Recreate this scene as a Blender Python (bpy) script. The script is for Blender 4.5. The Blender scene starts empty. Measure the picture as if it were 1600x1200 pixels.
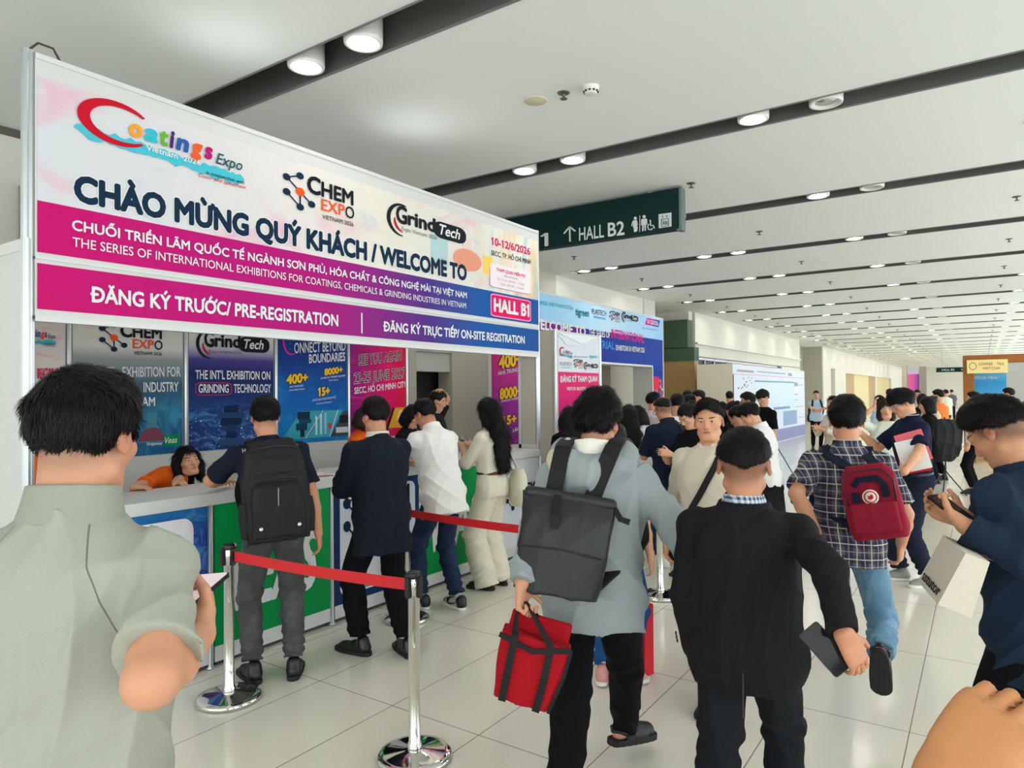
import bpy, bmesh, math, random, unicodedata
import numpy as np
from mathutils import Vector, Matrix

# ------------------------------------------------------------------ camera, world, lights, exposure
SC = bpy.context.scene
COL = SC.collection
H = 1.69                                   # eye height
FPX = 1076.7                               # focal length in pixels of a 1600 x 1200 frame
YAW, PITCH, ROLL = 0.598263, 0.0136123, -0.00862412
_f = np.array([-math.sin(YAW) * math.cos(PITCH), math.cos(YAW) * math.cos(PITCH), math.sin(PITCH)])
_r0 = np.array([math.cos(YAW), math.sin(YAW), 0.0])
_u0 = np.cross(_r0, _f)
_r = _r0 * math.cos(ROLL) + _u0 * math.sin(ROLL)
_u = -_r0 * math.sin(ROLL) + _u0 * math.cos(ROLL)
CAM = np.array([0.0, 0.0, H])
cam_data = bpy.data.cameras.new('camera')
cam_data.sensor_width = 36.0
cam_data.lens = FPX / 1600 * 36.0
cam_data.clip_start = 0.05
cam_data.clip_end = 400
cam = bpy.data.objects.new('camera', cam_data)
COL.objects.link(cam)
cam.matrix_world = Matrix(((_r[0], _u[0], -_f[0], 0), (_r[1], _u[1], -_f[1], 0), (_r[2], _u[2], -_f[2], H), (0, 0, 0, 1)))
SC.camera = cam

world = bpy.data.worlds.new('sky')
SC.world = world
world.use_nodes = True
bg = world.node_tree.nodes['Background']
bg.inputs[0].default_value = (0.88, 0.955, 1.0, 1)
bg.inputs[1].default_value = 2.5
SC.view_settings.view_transform = 'Standard'
SC.view_settings.look = 'None'
SC.view_settings.gamma = 1.0
SC.view_settings.use_curve_mapping = False
SC.view_settings.exposure = 0.66
try:
    SC.cycles.use_denoising = True
    SC.cycles.max_bounces = 8
    SC.cycles.diffuse_bounces = 4
    SC.cycles.glossy_bounces = 4
    SC.cycles.caustics_reflective = False
    SC.cycles.caustics_refractive = False
    SC.cycles.sample_clamp_indirect = 6.0
except Exception:
    pass

def portal(loc, rot, sx, sy):
    """marks a window opening so that the sky's light is sampled through it"""
    l = bpy.data.lights.new('window_portal', 'AREA'); l.shape = 'RECTANGLE'; l.size = sx; l.size_y = sy
    l.cycles.is_portal = True
    o = bpy.data.objects.new('window_portal', l); COL.objects.link(o); o.location = loc; o.rotation_euler = rot
    return o
# daylight comes in through the window wall along the right-hand side and the glazed front behind the viewer
for _y in (2, 22, 42, 70): portal((6.75, _y, 2.1), (0, math.radians(90), 0), 3.7, 20 if _y < 60 else 36)
portal((-0.3, -8.9, 2.1), (math.radians(90), 0, 0), 13, 3.7)

# ------------------------------------------------------------------ pixel -> point helpers
def ray(x, y): return _f + _r * (x - 800) / FPX - _u * (y - 600) / FPX
def onx(x, y, X): d = ray(x, y); return CAM + d * (X / d[0])
def ony(x, y, Y): d = ray(x, y); return CAM + d * (Y / d[1])
def onz(x, y, Z=0.0): d = ray(x, y); return CAM + d * ((Z - H) / d[2])
def spot(x, dep): p = CAM + ray(x, 612) * dep; return float(p[0]), float(p[1])
def proj(p): v = np.array(p, float) - CAM; w = v @ _f; return 800 + FPX * (v @ _r) / w, 600 - FPX * (v @ _u) / w, w

# ------------------------------------------------------------------ objects and tags
def tag(o, label=None, cat=None, group=None, kind=None):
    if label: o['label'] = label
    if cat: o['category'] = cat
    if group: o['group'] = group
    if kind: o['kind'] = kind
    return o
def empty(name, loc=(0, 0, 0), rz=0.0, label=None, cat=None, group=None):
    o = bpy.data.objects.new(name, None); COL.objects.link(o)
    o.empty_display_size = 0.1
    o.location = loc; o.rotation_euler = (0, 0, rz)
    return tag(o, label, cat, group)
def origin_of(p):
    v = Vector((0, 0, 0))
    while p is not None: v += p.location; p = p.parent
    return np.array(v)
def link_mesh(name, me, parent=None):
    o = bpy.data.objects.new(name, me); COL.objects.link(o)
    if parent is not None: o.parent = parent
    return o
def np_mesh(name, V, F4=None, F3=None, smooth=True, mats=(), fm=None):
    """mesh from numpy vertices, quads and triangles"""
    me = bpy.data.meshes.new(name)
    n4 = 0 if F4 is None else len(F4); n3 = 0 if F3 is None else len(F3)
    me.vertices.add(len(V)); me.vertices.foreach_set('co', np.asarray(V, np.float32).ravel())
    me.loops.add(4 * n4 + 3 * n3); me.polygons.add(n4 + n3)
    idx = [np.asarray(F4, np.int32).ravel()] if n4 else []
    if n3: idx.append(np.asarray(F3, np.int32).ravel())
    me.loops.foreach_set('vertex_index', np.concatenate(idx))
    st = np.concatenate([np.arange(n4) * 4, 4 * n4 + np.arange(n3) * 3]).astype(np.int32)
    me.polygons.foreach_set('loop_start', st)
    me.polygons.foreach_set('use_smooth', np.full(n4 + n3, smooth))
    for m in mats: me.materials.append(m)
    if fm is not None: me.polygons.foreach_set('material_index', np.asarray(fm, np.int32))
    me.update(calc_edges=True); me.validate()
    return me

class MB:
    """collects boxes, tubes, lathes and prisms; build() links them as one mesh object"""
    def __init__(s): s.v = []; s.f = []; s.m = []; s.sm = []
    def add(s, V, F, m=0, smooth=False):
        b = len(s.v); s.v += [tuple(map(float, p)) for p in V]
        for q in F: s.f.append(tuple(i + b for i in q)); s.m.append(m); s.sm.append(smooth)
        return s
    def box(s, a, b, m=0):
        x0, x1 = sorted((a[0], b[0])); y0, y1 = sorted((a[1], b[1])); z0, z1 = sorted((a[2], b[2]))
        V = [(x0, y0, z0), (x1, y0, z0), (x1, y1, z0), (x0, y1, z0), (x0, y0, z1), (x1, y0, z1), (x1, y1, z1), (x0, y1, z1)]
        return s.add(V, [(0, 3, 2, 1), (4, 5, 6, 7), (0, 1, 5, 4), (1, 2, 6, 5), (2, 3, 7, 6), (3, 0, 4, 7)], m)
    def bev(s, a, b, c=0.01, m=0):
        """box with chamfered edges"""
        bm = bmesh.new(); bmesh.ops.create_cube(bm, size=1)
        a = np.minimum(a, b), np.maximum(a, b); d = a[1] - a[0]; ce = (a[0] + a[1]) / 2
        for v in bm.verts: v.co = Vector(np.array(v.co) * d + ce)
        bmesh.ops.bevel(bm, geom=bm.edges[:], offset=min(c, d.min() * .45), segments=2, affect='EDGES', profile=0.6)
        bm.verts.index_update()
        s.add([v.co[:] for v in bm.verts], [[v.index for v in f.verts] for f in bm.faces], m); bm.free(); return s
    def lathe(s, prof, c=(0, 0, 0), n=32, m=0, axis=None, smooth=True):
        """prof: (r, z) from bottom to top"""
        V = []
        for r_, z_ in prof:
            for k in range(n):
                a = 2 * math.pi * k / n; V.append((r_ * math.cos(a), r_ * math.sin(a), z_))
        V = np.array(V)
        if axis is not None:
            q = Vector((0, 0, 1)).rotation_difference(Vector(axis)).to_matrix(); V = V @ np.array(q).T
        V = V + np.array(c); F = []
        for i in range(len(prof) - 1):
            for k in range(n):
                F.append((i * n + k, i * n + (k + 1) % n, (i + 1) * n + (k + 1) % n, (i + 1) * n + k))
        F.append(tuple(range(n - 1, -1, -1))); F.append(tuple((len(prof) - 1) * n + k for k in range(n)))
        return s.add(V, F, m, smooth)
    def tube(s, path, r, n=8, m=0, flat=1.0, up=(0, 0, 1)):
        """round (or flattened) tube along a path"""
        P = [np.array(p, float) for p in path]; V = []
        for i, p in enumerate(P):
            t = P[min(i + 1, len(P) - 1)] - P[max(i - 1, 0)]; t /= np.linalg.norm(t) + 1e-9
            a = np.cross(t, np.array(up, float))
            if np.linalg.norm(a) < 1e-4: a = np.cross(t, (1, 0.1, 0))
            a /= np.linalg.norm(a); b = np.cross(a, t)
            rr = r[i] if hasattr(r, '__len__') else r
            for k in range(n):
                an = 2 * math.pi * k / n; V.append(p + a * rr * math.cos(an) + b * rr * flat * math.sin(an))
        F = []
        for i in range(len(P) - 1):
            for k in range(n): F.append((i * n + k, i * n + (k + 1) % n, (i + 1) * n + (k + 1) % n, (i + 1) * n + k))
        F.append(tuple(range(n - 1, -1, -1))); F.append(tuple((len(P) - 1) * n + k for k in range(n)))
        return s.add(V, F, m, True)
    def ribbon(s, path, w, th, side, m=0):
        """flat strap: path points, width vector 'side', thickness th"""
        P = [np.array(p, float) for p in path]; V = []
        for i, p in enumerate(P):
            t = P[min(i + 1, len(P) - 1)] - P[max(i - 1, 0)]; t /= np.linalg.norm(t) + 1e-9
            a = np.array(side[i] if hasattr(side[0], '__len__') else side, float); a = a - t * (a @ t); a /= np.linalg.norm(a) + 1e-9
            b = np.cross(a, t)
            for sx, sz in ((-1, -1), (1, -1), (1, 1), (-1, 1)): V.append(p + a * w / 2 * sx + b * th / 2 * sz)
        F = []
        for i in range(len(P) - 1):
            for k in range(4): F.append((i * 4 + k, i * 4 + (k + 1) % 4, (i + 1) * 4 + (k + 1) % 4, (i + 1) * 4 + k))
        F.append((3, 2, 1, 0)); e = (len(P) - 1) * 4; F.append((e, e + 1, e + 2, e + 3))
        return s.add(V, F, m, False)
    def prism(s, pts, O, A, U, N, th, m=0):
        """2-D outline (a, u) in the frame O, A, U extruded by th along N"""
        O, A, U, N = (np.array(q, float) for q in (O, A, U, N)); n = len(pts)
        V = [O + A * a + U * u for a, u in pts] + [O + A * a + U * u + N * th for a, u in pts]
        F = [tuple(range(n - 1, -1, -1)), tuple(range(n, 2 * n))] + [(k, (k + 1) % n, n + (k + 1) % n, n + k) for k in range(n)]
        return s.add(V, F, m)
    def build(s, name, mats, parent=None, local=False):
        me = bpy.data.meshes.new(name)
        V = np.array(s.v)
        if parent is not None and not local: V = V - origin_of(parent)
        me.from_pydata(V.tolist(), [], s.f)
        for m in (mats if isinstance(mats, (list, tuple)) else [mats]): me.materials.append(m)
        me.polygons.foreach_set('material_index', np.array(s.m, np.int32))
        me.polygons.foreach_set('use_smooth', np.array(s.sm, bool))
        me.update()
        return link_mesh(name, me, parent)

# ------------------------------------------------------------------ procedural materials
class NT:
    """small node-tree helper"""
    def __init__(s, name):
        s.mat = bpy.data.materials.new(name); s.mat.use_nodes = True
        s.t = s.mat.node_tree; s.n = s.t.nodes; s.l = s.t.links
        s.b = s.n['Principled BSDF']; s._tc = None
    def _set(s, sock, v):
        if isinstance(v, bpy.types.NodeSocket): s.l.new(v, sock)
        elif v is not None:
            try: sock.default_value = v
            except Exception: sock.default_value = (*v, 1.0) if len(v) == 3 else v
    def tc(s, k='Object'):
        if s._tc is None: s._tc = s.n.new('ShaderNodeTexCoord')
        return s._tc.outputs[k]
    def attr(s, name, out='Vector'):
        a = s.n.new('ShaderNodeAttribute'); a.attribute_name = name; return a.outputs[out]
    def sep(s, v):
        q = s.n.new('ShaderNodeSeparateXYZ'); s._set(q.inputs[0], v); return q.outputs
    def comb(s, x, y, z):
        q = s.n.new('ShaderNodeCombineXYZ')
        for i, k in enumerate((x, y, z)): s._set(q.inputs[i], k)
        return q.outputs[0]
    def m(s, op, a, b=None, c=None, clamp=False):
        q = s.n.new('ShaderNodeMath'); q.operation = op; q.use_clamp = clamp
        for i, k in enumerate((a, b, c)):
            if k is not None: s._set(q.inputs[i], k)
        return q.outputs[0]
    def sstep(s, x, e0, e1):
        q = s.n.new('ShaderNodeMapRange'); q.interpolation_type = 'SMOOTHSTEP'; s._set(q.inputs[0], x)
        q.inputs[1].default_value = e0; q.inputs[2].default_value = e1; return q.outputs[0]
    def noise(s, vec=None, scale=5.0, detail=3.0, rough=0.5, dist=0.0, out='Fac'):
        q = s.n.new('ShaderNodeTexNoise')
        if vec is not None: s._set(q.inputs['Vector'], vec)
        q.inputs['Scale'].default_value = scale; q.inputs['Detail'].default_value = detail
        q.inputs['Roughness'].default_value = rough; q.inputs['Distortion'].default_value = dist
        return q.outputs[out]
    def scale(s, vec, sc, off=(0, 0, 0), rot=(0, 0, 0)):
        q = s.n.new('ShaderNodeMapping'); s._set(q.inputs[0], vec); q.inputs['Scale'].default_value = sc
        q.inputs['Location'].default_value = off; q.inputs['Rotation'].default_value = rot; return q.outputs[0]
    def ramp(s, fac, stops, mode='LINEAR'):
        q = s.n.new('ShaderNodeValToRGB'); s._set(q.inputs[0], fac); cr = q.color_ramp; cr.interpolation = mode
        while len(cr.elements) < len(stops): cr.elements.new(0.5)
        for e, (p, c) in zip(cr.elements, stops): e.position = p; e.color = (*c, 1)
        return q.outputs[0]
    def mix(s, fac, a, b, mode='MIX'):
        q = s.n.new('ShaderNodeMix'); q.data_type = 'RGBA'; q.blend_type = mode
        s._set(q.inputs[0], fac); s._set(q.inputs[6], (*a, 1) if isinstance(a, tuple) and len(a) == 3 else a)
        s._set(q.inputs[7], (*b, 1) if isinstance(b, tuple) and len(b) == 3 else b); return q.outputs[2]
    def bump(s, h, strength=0.2, dist=0.01, base=None):
        q = s.n.new('ShaderNodeBump'); s._set(q.inputs['Height'], h); q.inputs['Strength'].default_value = strength
        q.inputs['Distance'].default_value = dist
        if base is not None: s._set(q.inputs['Normal'], base)
        s.l.new(q.outputs[0], s.b.inputs['Normal']); return q.outputs[0]
    def out(s, color=None, rough=0.5, metal=0.0, spec=None, emit=None, estr=0.0, sheen=None):
        b = s.b
        if color is not None: s._set(b.inputs['Base Color'], (*color, 1) if isinstance(color, tuple) and len(color) == 3 else color)
        s._set(b.inputs['Roughness'], rough); b.inputs['Metallic'].default_value = metal
        if spec is not None: b.inputs['Specular IOR Level'].default_value = spec
        if emit is not None:
            s._set(b.inputs['Emission Color'], (*emit, 1) if isinstance(emit, tuple) and len(emit) == 3 else emit); b.inputs['Emission Strength'].default_value = estr
        if sheen: b.inputs['Sheen Weight'].default_value = sheen
        return s.mat
def lin(r, g, b):
    f = lambda c: (c / 255 / 12.92) if c <= 10.3 else ((c / 255 + 0.055) / 1.055) ** 2.4
    return (f(r), f(g), f(b))
_mc = {}
def plain(name, col, rough=0.5, metal=0.0, spec=None, grain=0.04, gscale=60):
    """plain surface with a slight tonal grain"""
    k = (name, col, rough, metal)
    if k in _mc: return _mc[k]
    t = NT(name); n = t.noise(t.tc(), gscale, 2)
    c = t.mix(n, tuple(max(0, q * (1 - grain)) for q in col), tuple(min(1, q * (1 + grain)) for q in col))
    _mc[k] = t.out(c, rough, metal, spec); return _mc[k]
def flat(r, g, b, rough=0.6, name=None): return plain(name or 'print_%02x%02x%02x' % (r, g, b), lin(r, g, b), rough, spec=0.12, grain=0.01)

M = {}
M['alu'] = plain('aluminium', lin(196, 200, 202), 0.32, 0.85)
M['white'] = plain('white_laminate', lin(212, 212, 210), 0.4)
M['white_panel'] = plain('white_panel', lin(208, 208, 204), 0.55)
M['chrome'] = plain('polished_steel', lin(222, 220, 214), 0.06, 1.0, grain=0.0)
M['black'] = plain('black_plastic', lin(18, 18, 19), 0.4)
M['dark'] = plain('dark_grey_panel', lin(72, 74, 73), 0.7)
M['red_belt'] = plain('red_webbing', lin(205, 14, 24), 0.55, gscale=300, grain=0.12)

# ------------------------------------------------------------------ lettering
_capc = {}
def text_verts(body, bold=0.0, res=3, slant=0.0):
    k = (body, bold, res, slant)
    if k in _capc: return _capc[k]
    if bold > 0:                           # heavier strokes: the glyphs laid over themselves in a small ring
        V0, F0 = text_verts(body, 0.0, res, slant); n = len(V0); Vs, Fs = [V0], list(F0); nk = 6 if bold < .03 else 10
        for i in range(nk):
            a = 2 * math.pi * (i + .5) / nk; Vs.append(V0 + np.array((bold * math.cos(a), bold * math.sin(a), -1e-4 * (i + 1)))); Fs += [tuple(j + n * (i + 1) for j in f) for f in F0]
        _capc[k] = (np.concatenate(Vs), Fs); return _capc[k]
    base, marks = '', []
    for ch in body:
        if ch in 'Đđ': marks.append((len(base), ['bar'])); base += 'D' if ch == 'Đ' else 'd'; continue
        if ch == '1': marks.append((len(base), ['flag']))
        d = unicodedata.normalize('NFD', ch)
        if len(d) > 1: marks.append((len(base), list(d[1:])))
        base += d[0]
    V, F = glyphs(base, res, slant); V = [tuple(v) for v in V]; F = list(F)
    for i, ms in marks:
        w = glyphs(base[i], res)[0]; cw = w[:, 0].max() - w[:, 0].min(); x1 = glyphs(base[:i + 1], res)[0][:, 0].max(); x0 = x1 - cw; top = w[:, 1].max(); y = top + .07; cx = (x0 + x1) / 2
        def line(pts, t=.030):
            for p, q in zip(pts[:-1], pts[1:]):
                dx, dy = q[0] - p[0], q[1] - p[1]; L = math.hypot(dx, dy) + 1e-9; nx, ny = -dy / L * t, dx / L * t; n = len(V)
                for a_, b_ in ((p[0] + nx, p[1] + ny), (p[0] - nx, p[1] - ny), (q[0] - nx, q[1] - ny), (q[0] + nx, q[1] + ny)): V.append((a_ + slant * b_, b_, 5e-5))
                F.append((n, n + 1, n + 2, n + 3))
        if '\u0302' in ms: line([(cx - .13, y - .01), (cx, y + .09), (cx + .13, y - .01)])
        if '\u0306' in ms: line([(cx + .12 * math.cos(math.radians(a)), y + .09 + .10 * math.sin(math.radians(a))) for a in range(190, 351, 32)])
        yt, xt = (y + .10, cx + .09) if ('\u0302' in ms or '\u0306' in ms) else (y, cx)
        for m_ in ms:
            if m_ == 'bar': line([(x0 - .07, top * .52), (x0 + cw * .48, top * .52)], .032)
            if m_ == 'flag': line([(x0 - .11, top - .15), (x0 + .03, top - .03)], .032)
            if m_ == '\u0301': line([(xt - .05, yt - .01), (xt + .07, yt + .13)], .036)
            if m_ == '\u0300': line([(xt + .05, yt - .01), (xt - .07, yt + .13)], .036)
            if m_ == '\u0303': line([(xt - .13, yt + .01), (xt - .07, yt + .07), (xt + .05, yt + .02), (xt + .12, yt + .08)], .028)
            if m_ == '\u0309': line([(xt - .05, yt + .11), (xt, yt + .14), (xt + .05, yt + .11), (xt + .01, yt + .05), (xt + .01, yt + .01)], .026)
            if m_ == '\u0323': line([(cx - .045, -.12), (cx + .045, -.12)], .045)
            if m_ == '\u031b': line([(x1 - .07, top - .06), (x1 + .03, top - .03), (x1 + .06, top + .08)], .032)
    _capc[k] = (np.array(V), F); return _capc[k]
_gl = {}
def glyphs(body, res=3, slant=0.0):
    k = (body, res, slant)
    if k not in _gl:
        c = bpy.data.curves.new('lettering', 'FONT'); c.body = body; c.resolution_u = res; c.shear = slant
        o = bpy.data.objects.new('lettering', c); COL.objects.link(o); dg = bpy.context.evaluated_depsgraph_get(); dg.update()
        me = bpy.data.meshes.new_from_object(o.evaluated_get(dg)); V = np.array([v.co[:] for v in me.vertices]) if len(me.vertices) else np.zeros((1, 3)); F = [tuple(p.vertices) for p in me.polygons]
        bpy.data.objects.remove(o); bpy.data.curves.remove(c); bpy.data.meshes.remove(me); _gl[k] = (V, F)
    return _gl[k]
def text_obj(body, O, A, U, N, width, cap, mat, parent, bold=0.0, name='lettering', off=0.003, th=0.0, slant=0.0, grow=0.0, align=None):
    """one line of lettering: O baseline start, A unit text direction, U up, N out of the surface; width=None keeps the font's own width"""
    O, A, U, N = (np.array(q, float) for q in (O, A, U, N))
    V0, F0 = text_verts(body, bold, 3, slant); Vh, _ = text_verts('H', 0.0)
    V, F = (V0, F0) if not grow else text_verts(body, bold + grow, 3, slant)
    x0, x1 = V0[:, 0].min(), V0[:, 0].max(); sy = cap / (Vh[:, 1].max() - Vh[:, 1].min())
    sx = (width / (x1 - x0)) if width else sy
    if align == 'mid': x0 = (x0 + x1) / 2
    P = O + np.outer((V[:, 0] - x0) * sx, A) + np.outer(V[:, 1] * sy, U) + N * off + np.outer(V[:, 2], N)
    if parent is not None: P = P - origin_of(parent)
    me = bpy.data.meshes.new(name); me.from_pydata(P.tolist(), [], F); me.materials.append(mat); me.update()
    return link_mesh(name, me, parent)
def T(body, X, pl, pr, cap, mat, parent, bold=0.02, axis='x', off=0.004, slant=0.0, outline=None, ow=0.03, name='lettering'):
    """lettering on a vertical plane given by where its baseline starts and ends in the photograph; cap = capital height there"""
    on = onx if axis == 'x' else ony
    a, b = on(*pl, X), on(*pr, X); t = on(pl[0], pl[1] - cap, X)
    w = np.linalg.norm(b - a); A = (b - a) / w; U = np.array((0, 0, 1.0)); N = np.array((1.0, 0, 0) if axis == 'x' else (0, -1.0, 0))
    if outline is not None: text_obj(body, a, A, U, N, w, t[2] - a[2], outline, parent, bold, name + '_outline', off - 0.0015, slant=slant, grow=ow)
    return text_obj(body, a, A, U, N, w, t[2] - a[2], mat, parent, bold, name, off, slant=slant)
# ------------------------------------------------------------------ the setting: floor, ceiling, walls
HC = 4.11                                   # ceiling height
XW = -7.2                                   # left wall plane
def struct(mb, name, mats): return tag(mb.build(name, mats), kind='structure')

def floor_mat():
    t = NT('polished_floor_tiles'); x, y, z = t.sep(t.tc())[:3]
    tx, ty = 0.5875, 1.19
    fx = t.m('FRACT', t.m('DIVIDE', t.m('ADD', x, 3.258 + tx * 40), tx)); fy = t.m('FRACT', t.m('DIVIDE', t.m('ADD', y, ty * 40 - 2.737), ty))
    dx = t.m('MULTIPLY', t.m('MINIMUM', fx, t.m('SUBTRACT', 1.0, fx)), tx); dy = t.m('MULTIPLY', t.m('MINIMUM', fy, t.m('SUBTRACT', 1.0, fy)), ty)
    d = t.m('MINIMUM', dx, dy)
    g = t.sstep(d, 0.0016, 0.0034)
    wx = t.n.new('ShaderNodeTexWhiteNoise'); wx.noise_dimensions = '2D'
    t.l.new(t.comb(t.m('FLOOR', t.m('DIVIDE', t.m('ADD', x, 3.258 + tx * 40), tx)), t.m('FLOOR', t.m('DIVIDE', t.m('ADD', y, ty * 40 - 2.737), ty)), 0.0), wx.inputs[0])
    sp = t.noise(t.tc(), 220, 2, 0.7); cl = t.noise(t.tc(), 2.2, 4, 0.6)
    c = t.mix(sp, lin(228, 222, 207), lin(240, 235, 221)); c = t.mix(t.m('MULTIPLY', cl, 0.25), c, lin(228, 217, 196))
    c = t.mix(t.m('MULTIPLY', wx.outputs[0], 0.10), c, lin(220, 212, 194))
    c = t.mix(g, lin(118, 110, 96), c)
    r = t.m('ADD', t.m('MULTIPLY', t.noise(t.tc(), 3.0, 3), 0.10), 0.10)
    t.bump(g, 0.25, 0.002)
    return t.out(c, r, 0.0, 0.5)
tag(MB().box((-14, -9, -0.2), (7, 92, 0)).build('floor', floor_mat()), kind='structure')

def ceil_mat():
    t = NT('textured_ceiling_paint'); n = t.noise(t.tc(), 90, 3, 0.7)
    c = t.mix(n, lin(234, 238, 234), lin(240, 244, 241)); t.bump(n, 0.25, 0.004)
    return t.out(c, 0.85, 0.0, 0.2)
M['ceil'] = ceil_mat()
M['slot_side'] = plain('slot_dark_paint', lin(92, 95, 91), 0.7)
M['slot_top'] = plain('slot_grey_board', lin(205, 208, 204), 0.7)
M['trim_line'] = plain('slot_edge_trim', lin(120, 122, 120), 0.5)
SLOT = [3.335 + 2.943 * k for k in range(-3, 30)]; SW = 0.18; XS = -6.77
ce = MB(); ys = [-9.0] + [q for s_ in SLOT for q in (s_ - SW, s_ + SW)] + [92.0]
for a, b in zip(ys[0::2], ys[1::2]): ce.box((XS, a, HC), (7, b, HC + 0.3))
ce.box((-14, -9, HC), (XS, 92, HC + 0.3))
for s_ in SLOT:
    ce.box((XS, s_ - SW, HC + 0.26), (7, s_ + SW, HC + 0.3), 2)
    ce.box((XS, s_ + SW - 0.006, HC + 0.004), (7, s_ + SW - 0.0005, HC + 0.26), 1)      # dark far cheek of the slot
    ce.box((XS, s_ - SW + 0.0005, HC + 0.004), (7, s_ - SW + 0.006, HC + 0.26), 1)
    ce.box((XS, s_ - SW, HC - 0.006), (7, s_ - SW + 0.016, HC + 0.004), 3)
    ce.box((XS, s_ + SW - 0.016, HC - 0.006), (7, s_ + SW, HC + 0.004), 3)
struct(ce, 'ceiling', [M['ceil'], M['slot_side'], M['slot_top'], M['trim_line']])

def wall_mat(name, c0, c1, sc=30):
    t = NT(name); n = t.noise(t.tc(), sc, 3, 0.6); t.bump(n, 0.08, 0.003)
    return t.out(t.mix(n, c0, c1), 0.7, 0.0, 0.3)
M['wall'] = wall_mat('cream_wall_paint', lin(222, 220, 208), lin(230, 228, 217))
M['stone'] = wall_mat('beige_column_cladding', lin(184, 180, 166), lin(196, 192, 178), 80)
M['greyst'] = wall_mat('grey_recess_paint', lin(178, 176, 160), lin(188, 186, 170), 40)
def wood_mat(name, a, b, sc=(14, 14, 1.2)):
    t = NT(name); v = t.scale(t.tc(), sc); n = t.noise(v, 3.0, 5, 0.65, 1.2)
    return t.out(t.mix(n, a, b), 0.5, 0.0, 0.35)
M['oak'] = wood_mat('oak_veneer', lin(176, 142, 92), lin(204, 172, 120))
M['green_wall'] = wall_mat('dark_green_paint', lin(74, 100, 78), lin(84, 110, 88))
w = MB()
w.box((XW - 0.3, -9, 0), (XW, 7.7, HC))                         # behind the booth
w.box((XW - 0.3, 20.75, 2.78), (XW, 35.1, HC)); w.box((XW - 0.3, 20.5, 0), (XW, 20.76, HC)); w.box((XW - 0.3, 31.5, 0), (XW, 35.1, 2.8))
w.box((XW, 20.45, 3.14), (XW + 0.10, 35.1, 3.2))                 # ledge that runs over the glazing
w.box((XW - 0.3, 41.0, 0), (XW, 43.3, HC)); w.box((XW - 0.3, 43.3, 2.98), (XW, 44.7, HC)); w.box((XW - 0.3, 44.7, 0), (XW, 48.6, HC))
w.box((XW - 0.3, 48.6, 2.8), (XW, 75.5, HC)); w.box((XW - 0.3, 75.5, 0), (XW, 91.8, HC))
w.box((XW - 0.3, 63.6, 0), (XW - .01, 64.4, 2.8)); 
struct(w, 'wall_left', M['wall'])
struct(MB().box((XW - 0.3, 12.2, 2.75), (XW, 16.6, HC)), 'trim_9', M['wall'])       # bulkhead over the lobby opening
struct(MB().box((XW - 0.3, 7.7, 0), (XW, 7.95, HC)).box((XW - 0.3, 7.95, 2.36), (XW, 8.82, HC)).box((XW - 0.3, 8.82, 0), (XW, 12.2, HC)), 'trim_10', M['stone'])   # beige wall around the dark doorway
struct(MB().box((XW, -9, 4.045), (XW + .03, 7.5, HC)), 'trim_11', plain('brown_cornice', lin(96, 88, 78), .6))
a_ = onx(28, 290, XW); b_ = onx(40, 386, XW)
wb = MB().bev((XW + .002, a_[1], b_[2]), (XW + .10, b_[1], a_[2]), .01).build('wall_cabinet', plain('brushed_steel', lin(176, 176, 172), .35, .7)); tag(wb, 'narrow brushed steel wall box high on the wall left of the banner', 'wall box')
w = MB()
w.box((-14, -9, 0), (-13.8, 92, HC)); w.box((-13.8, 12.0, 0), (XW - 0.3, 12.2, HC)); struct(w, 'wall_lobby', M['wall'])
w = MB(); w.box((-13.8, 35.1, 0), (-8.6, 35.3, HC)); w.box((-8.7, 35.3, 0), (-8.5, 41, HC)); w.box((-8.5, 40.8, 0), (XW - 0.02, 41, HC)); w.box((-8.5, 35.1, 0), (XW - 0.02, 35.3, HC))
w.box((-8.35, 35.3, 0), (-8.2, 40.8, HC), 0); struct(w, 'wall_recess', M['greyst'])
struct(MB().box((-14, 91.8, 0), (7, 92, HC)), 'wall_end', M['wall'])
# window wall on the right and glazed front behind the viewer, both out of the frame
w = MB(); w.box((6.7, -9, 0), (7, 92, 0.25)); w.box((6.7, -9, 3.95), (7, 92, HC))
for k in range(26): w.box((6.7, -9 + 4 * k, 0.25), (6.95, -8.8 + 4 * k, 3.95))
struct(w, 'window_1', M['white_panel'])
w = MB(); w.box((-14, -9, 0), (-6.8, -8.8, HC)); w.box((-6.8, -9, 3.95), (7, -8.8, HC)); w.box((-6.8, -9, 0), (7, -8.8, 0.15))
for k in range(6): w.box((-6.8 + 2.7 * k, -9, 0.15), (-6.7 + 2.7 * k, -8.85, 3.95))
struct(w, 'window_2', M['white_panel'])

# column with stepped green bulkhead and oak panel closing the lobby
w = MB(); w.box((-11, 19.9, 3.0), (-7.22, 20.3, 3.85)); w.box((-11, 19.9, 2.62), (-7.02, 20.3, 3.02)); struct(w, 'trim_1', M['green_wall'])
struct(MB().box((-11, 19.95, 0), (-7.04, 20.25, 2.62)), 'wall_oak', M['oak'])
struct(MB().box((-7.6, 16.6, 2.75), (-7.18, 17.35, HC)), 'trim_2', M['white_panel'])
struct(MB().box((-11, 20.0, 3.85), (-7.22, 20.3, HC)), 'trim_3', M['wall'])
# plain stone columns seen through the booth and through the gate
for k, (x0, y0, x1, y1) in enumerate(((-8.3, 15.4, -7.55, 17.0),)):
    struct(MB().bev((x0, y0, 0), (x1, y1, HC), 0.01), 'trim_%d' % (4 + k), M['stone'])
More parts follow.
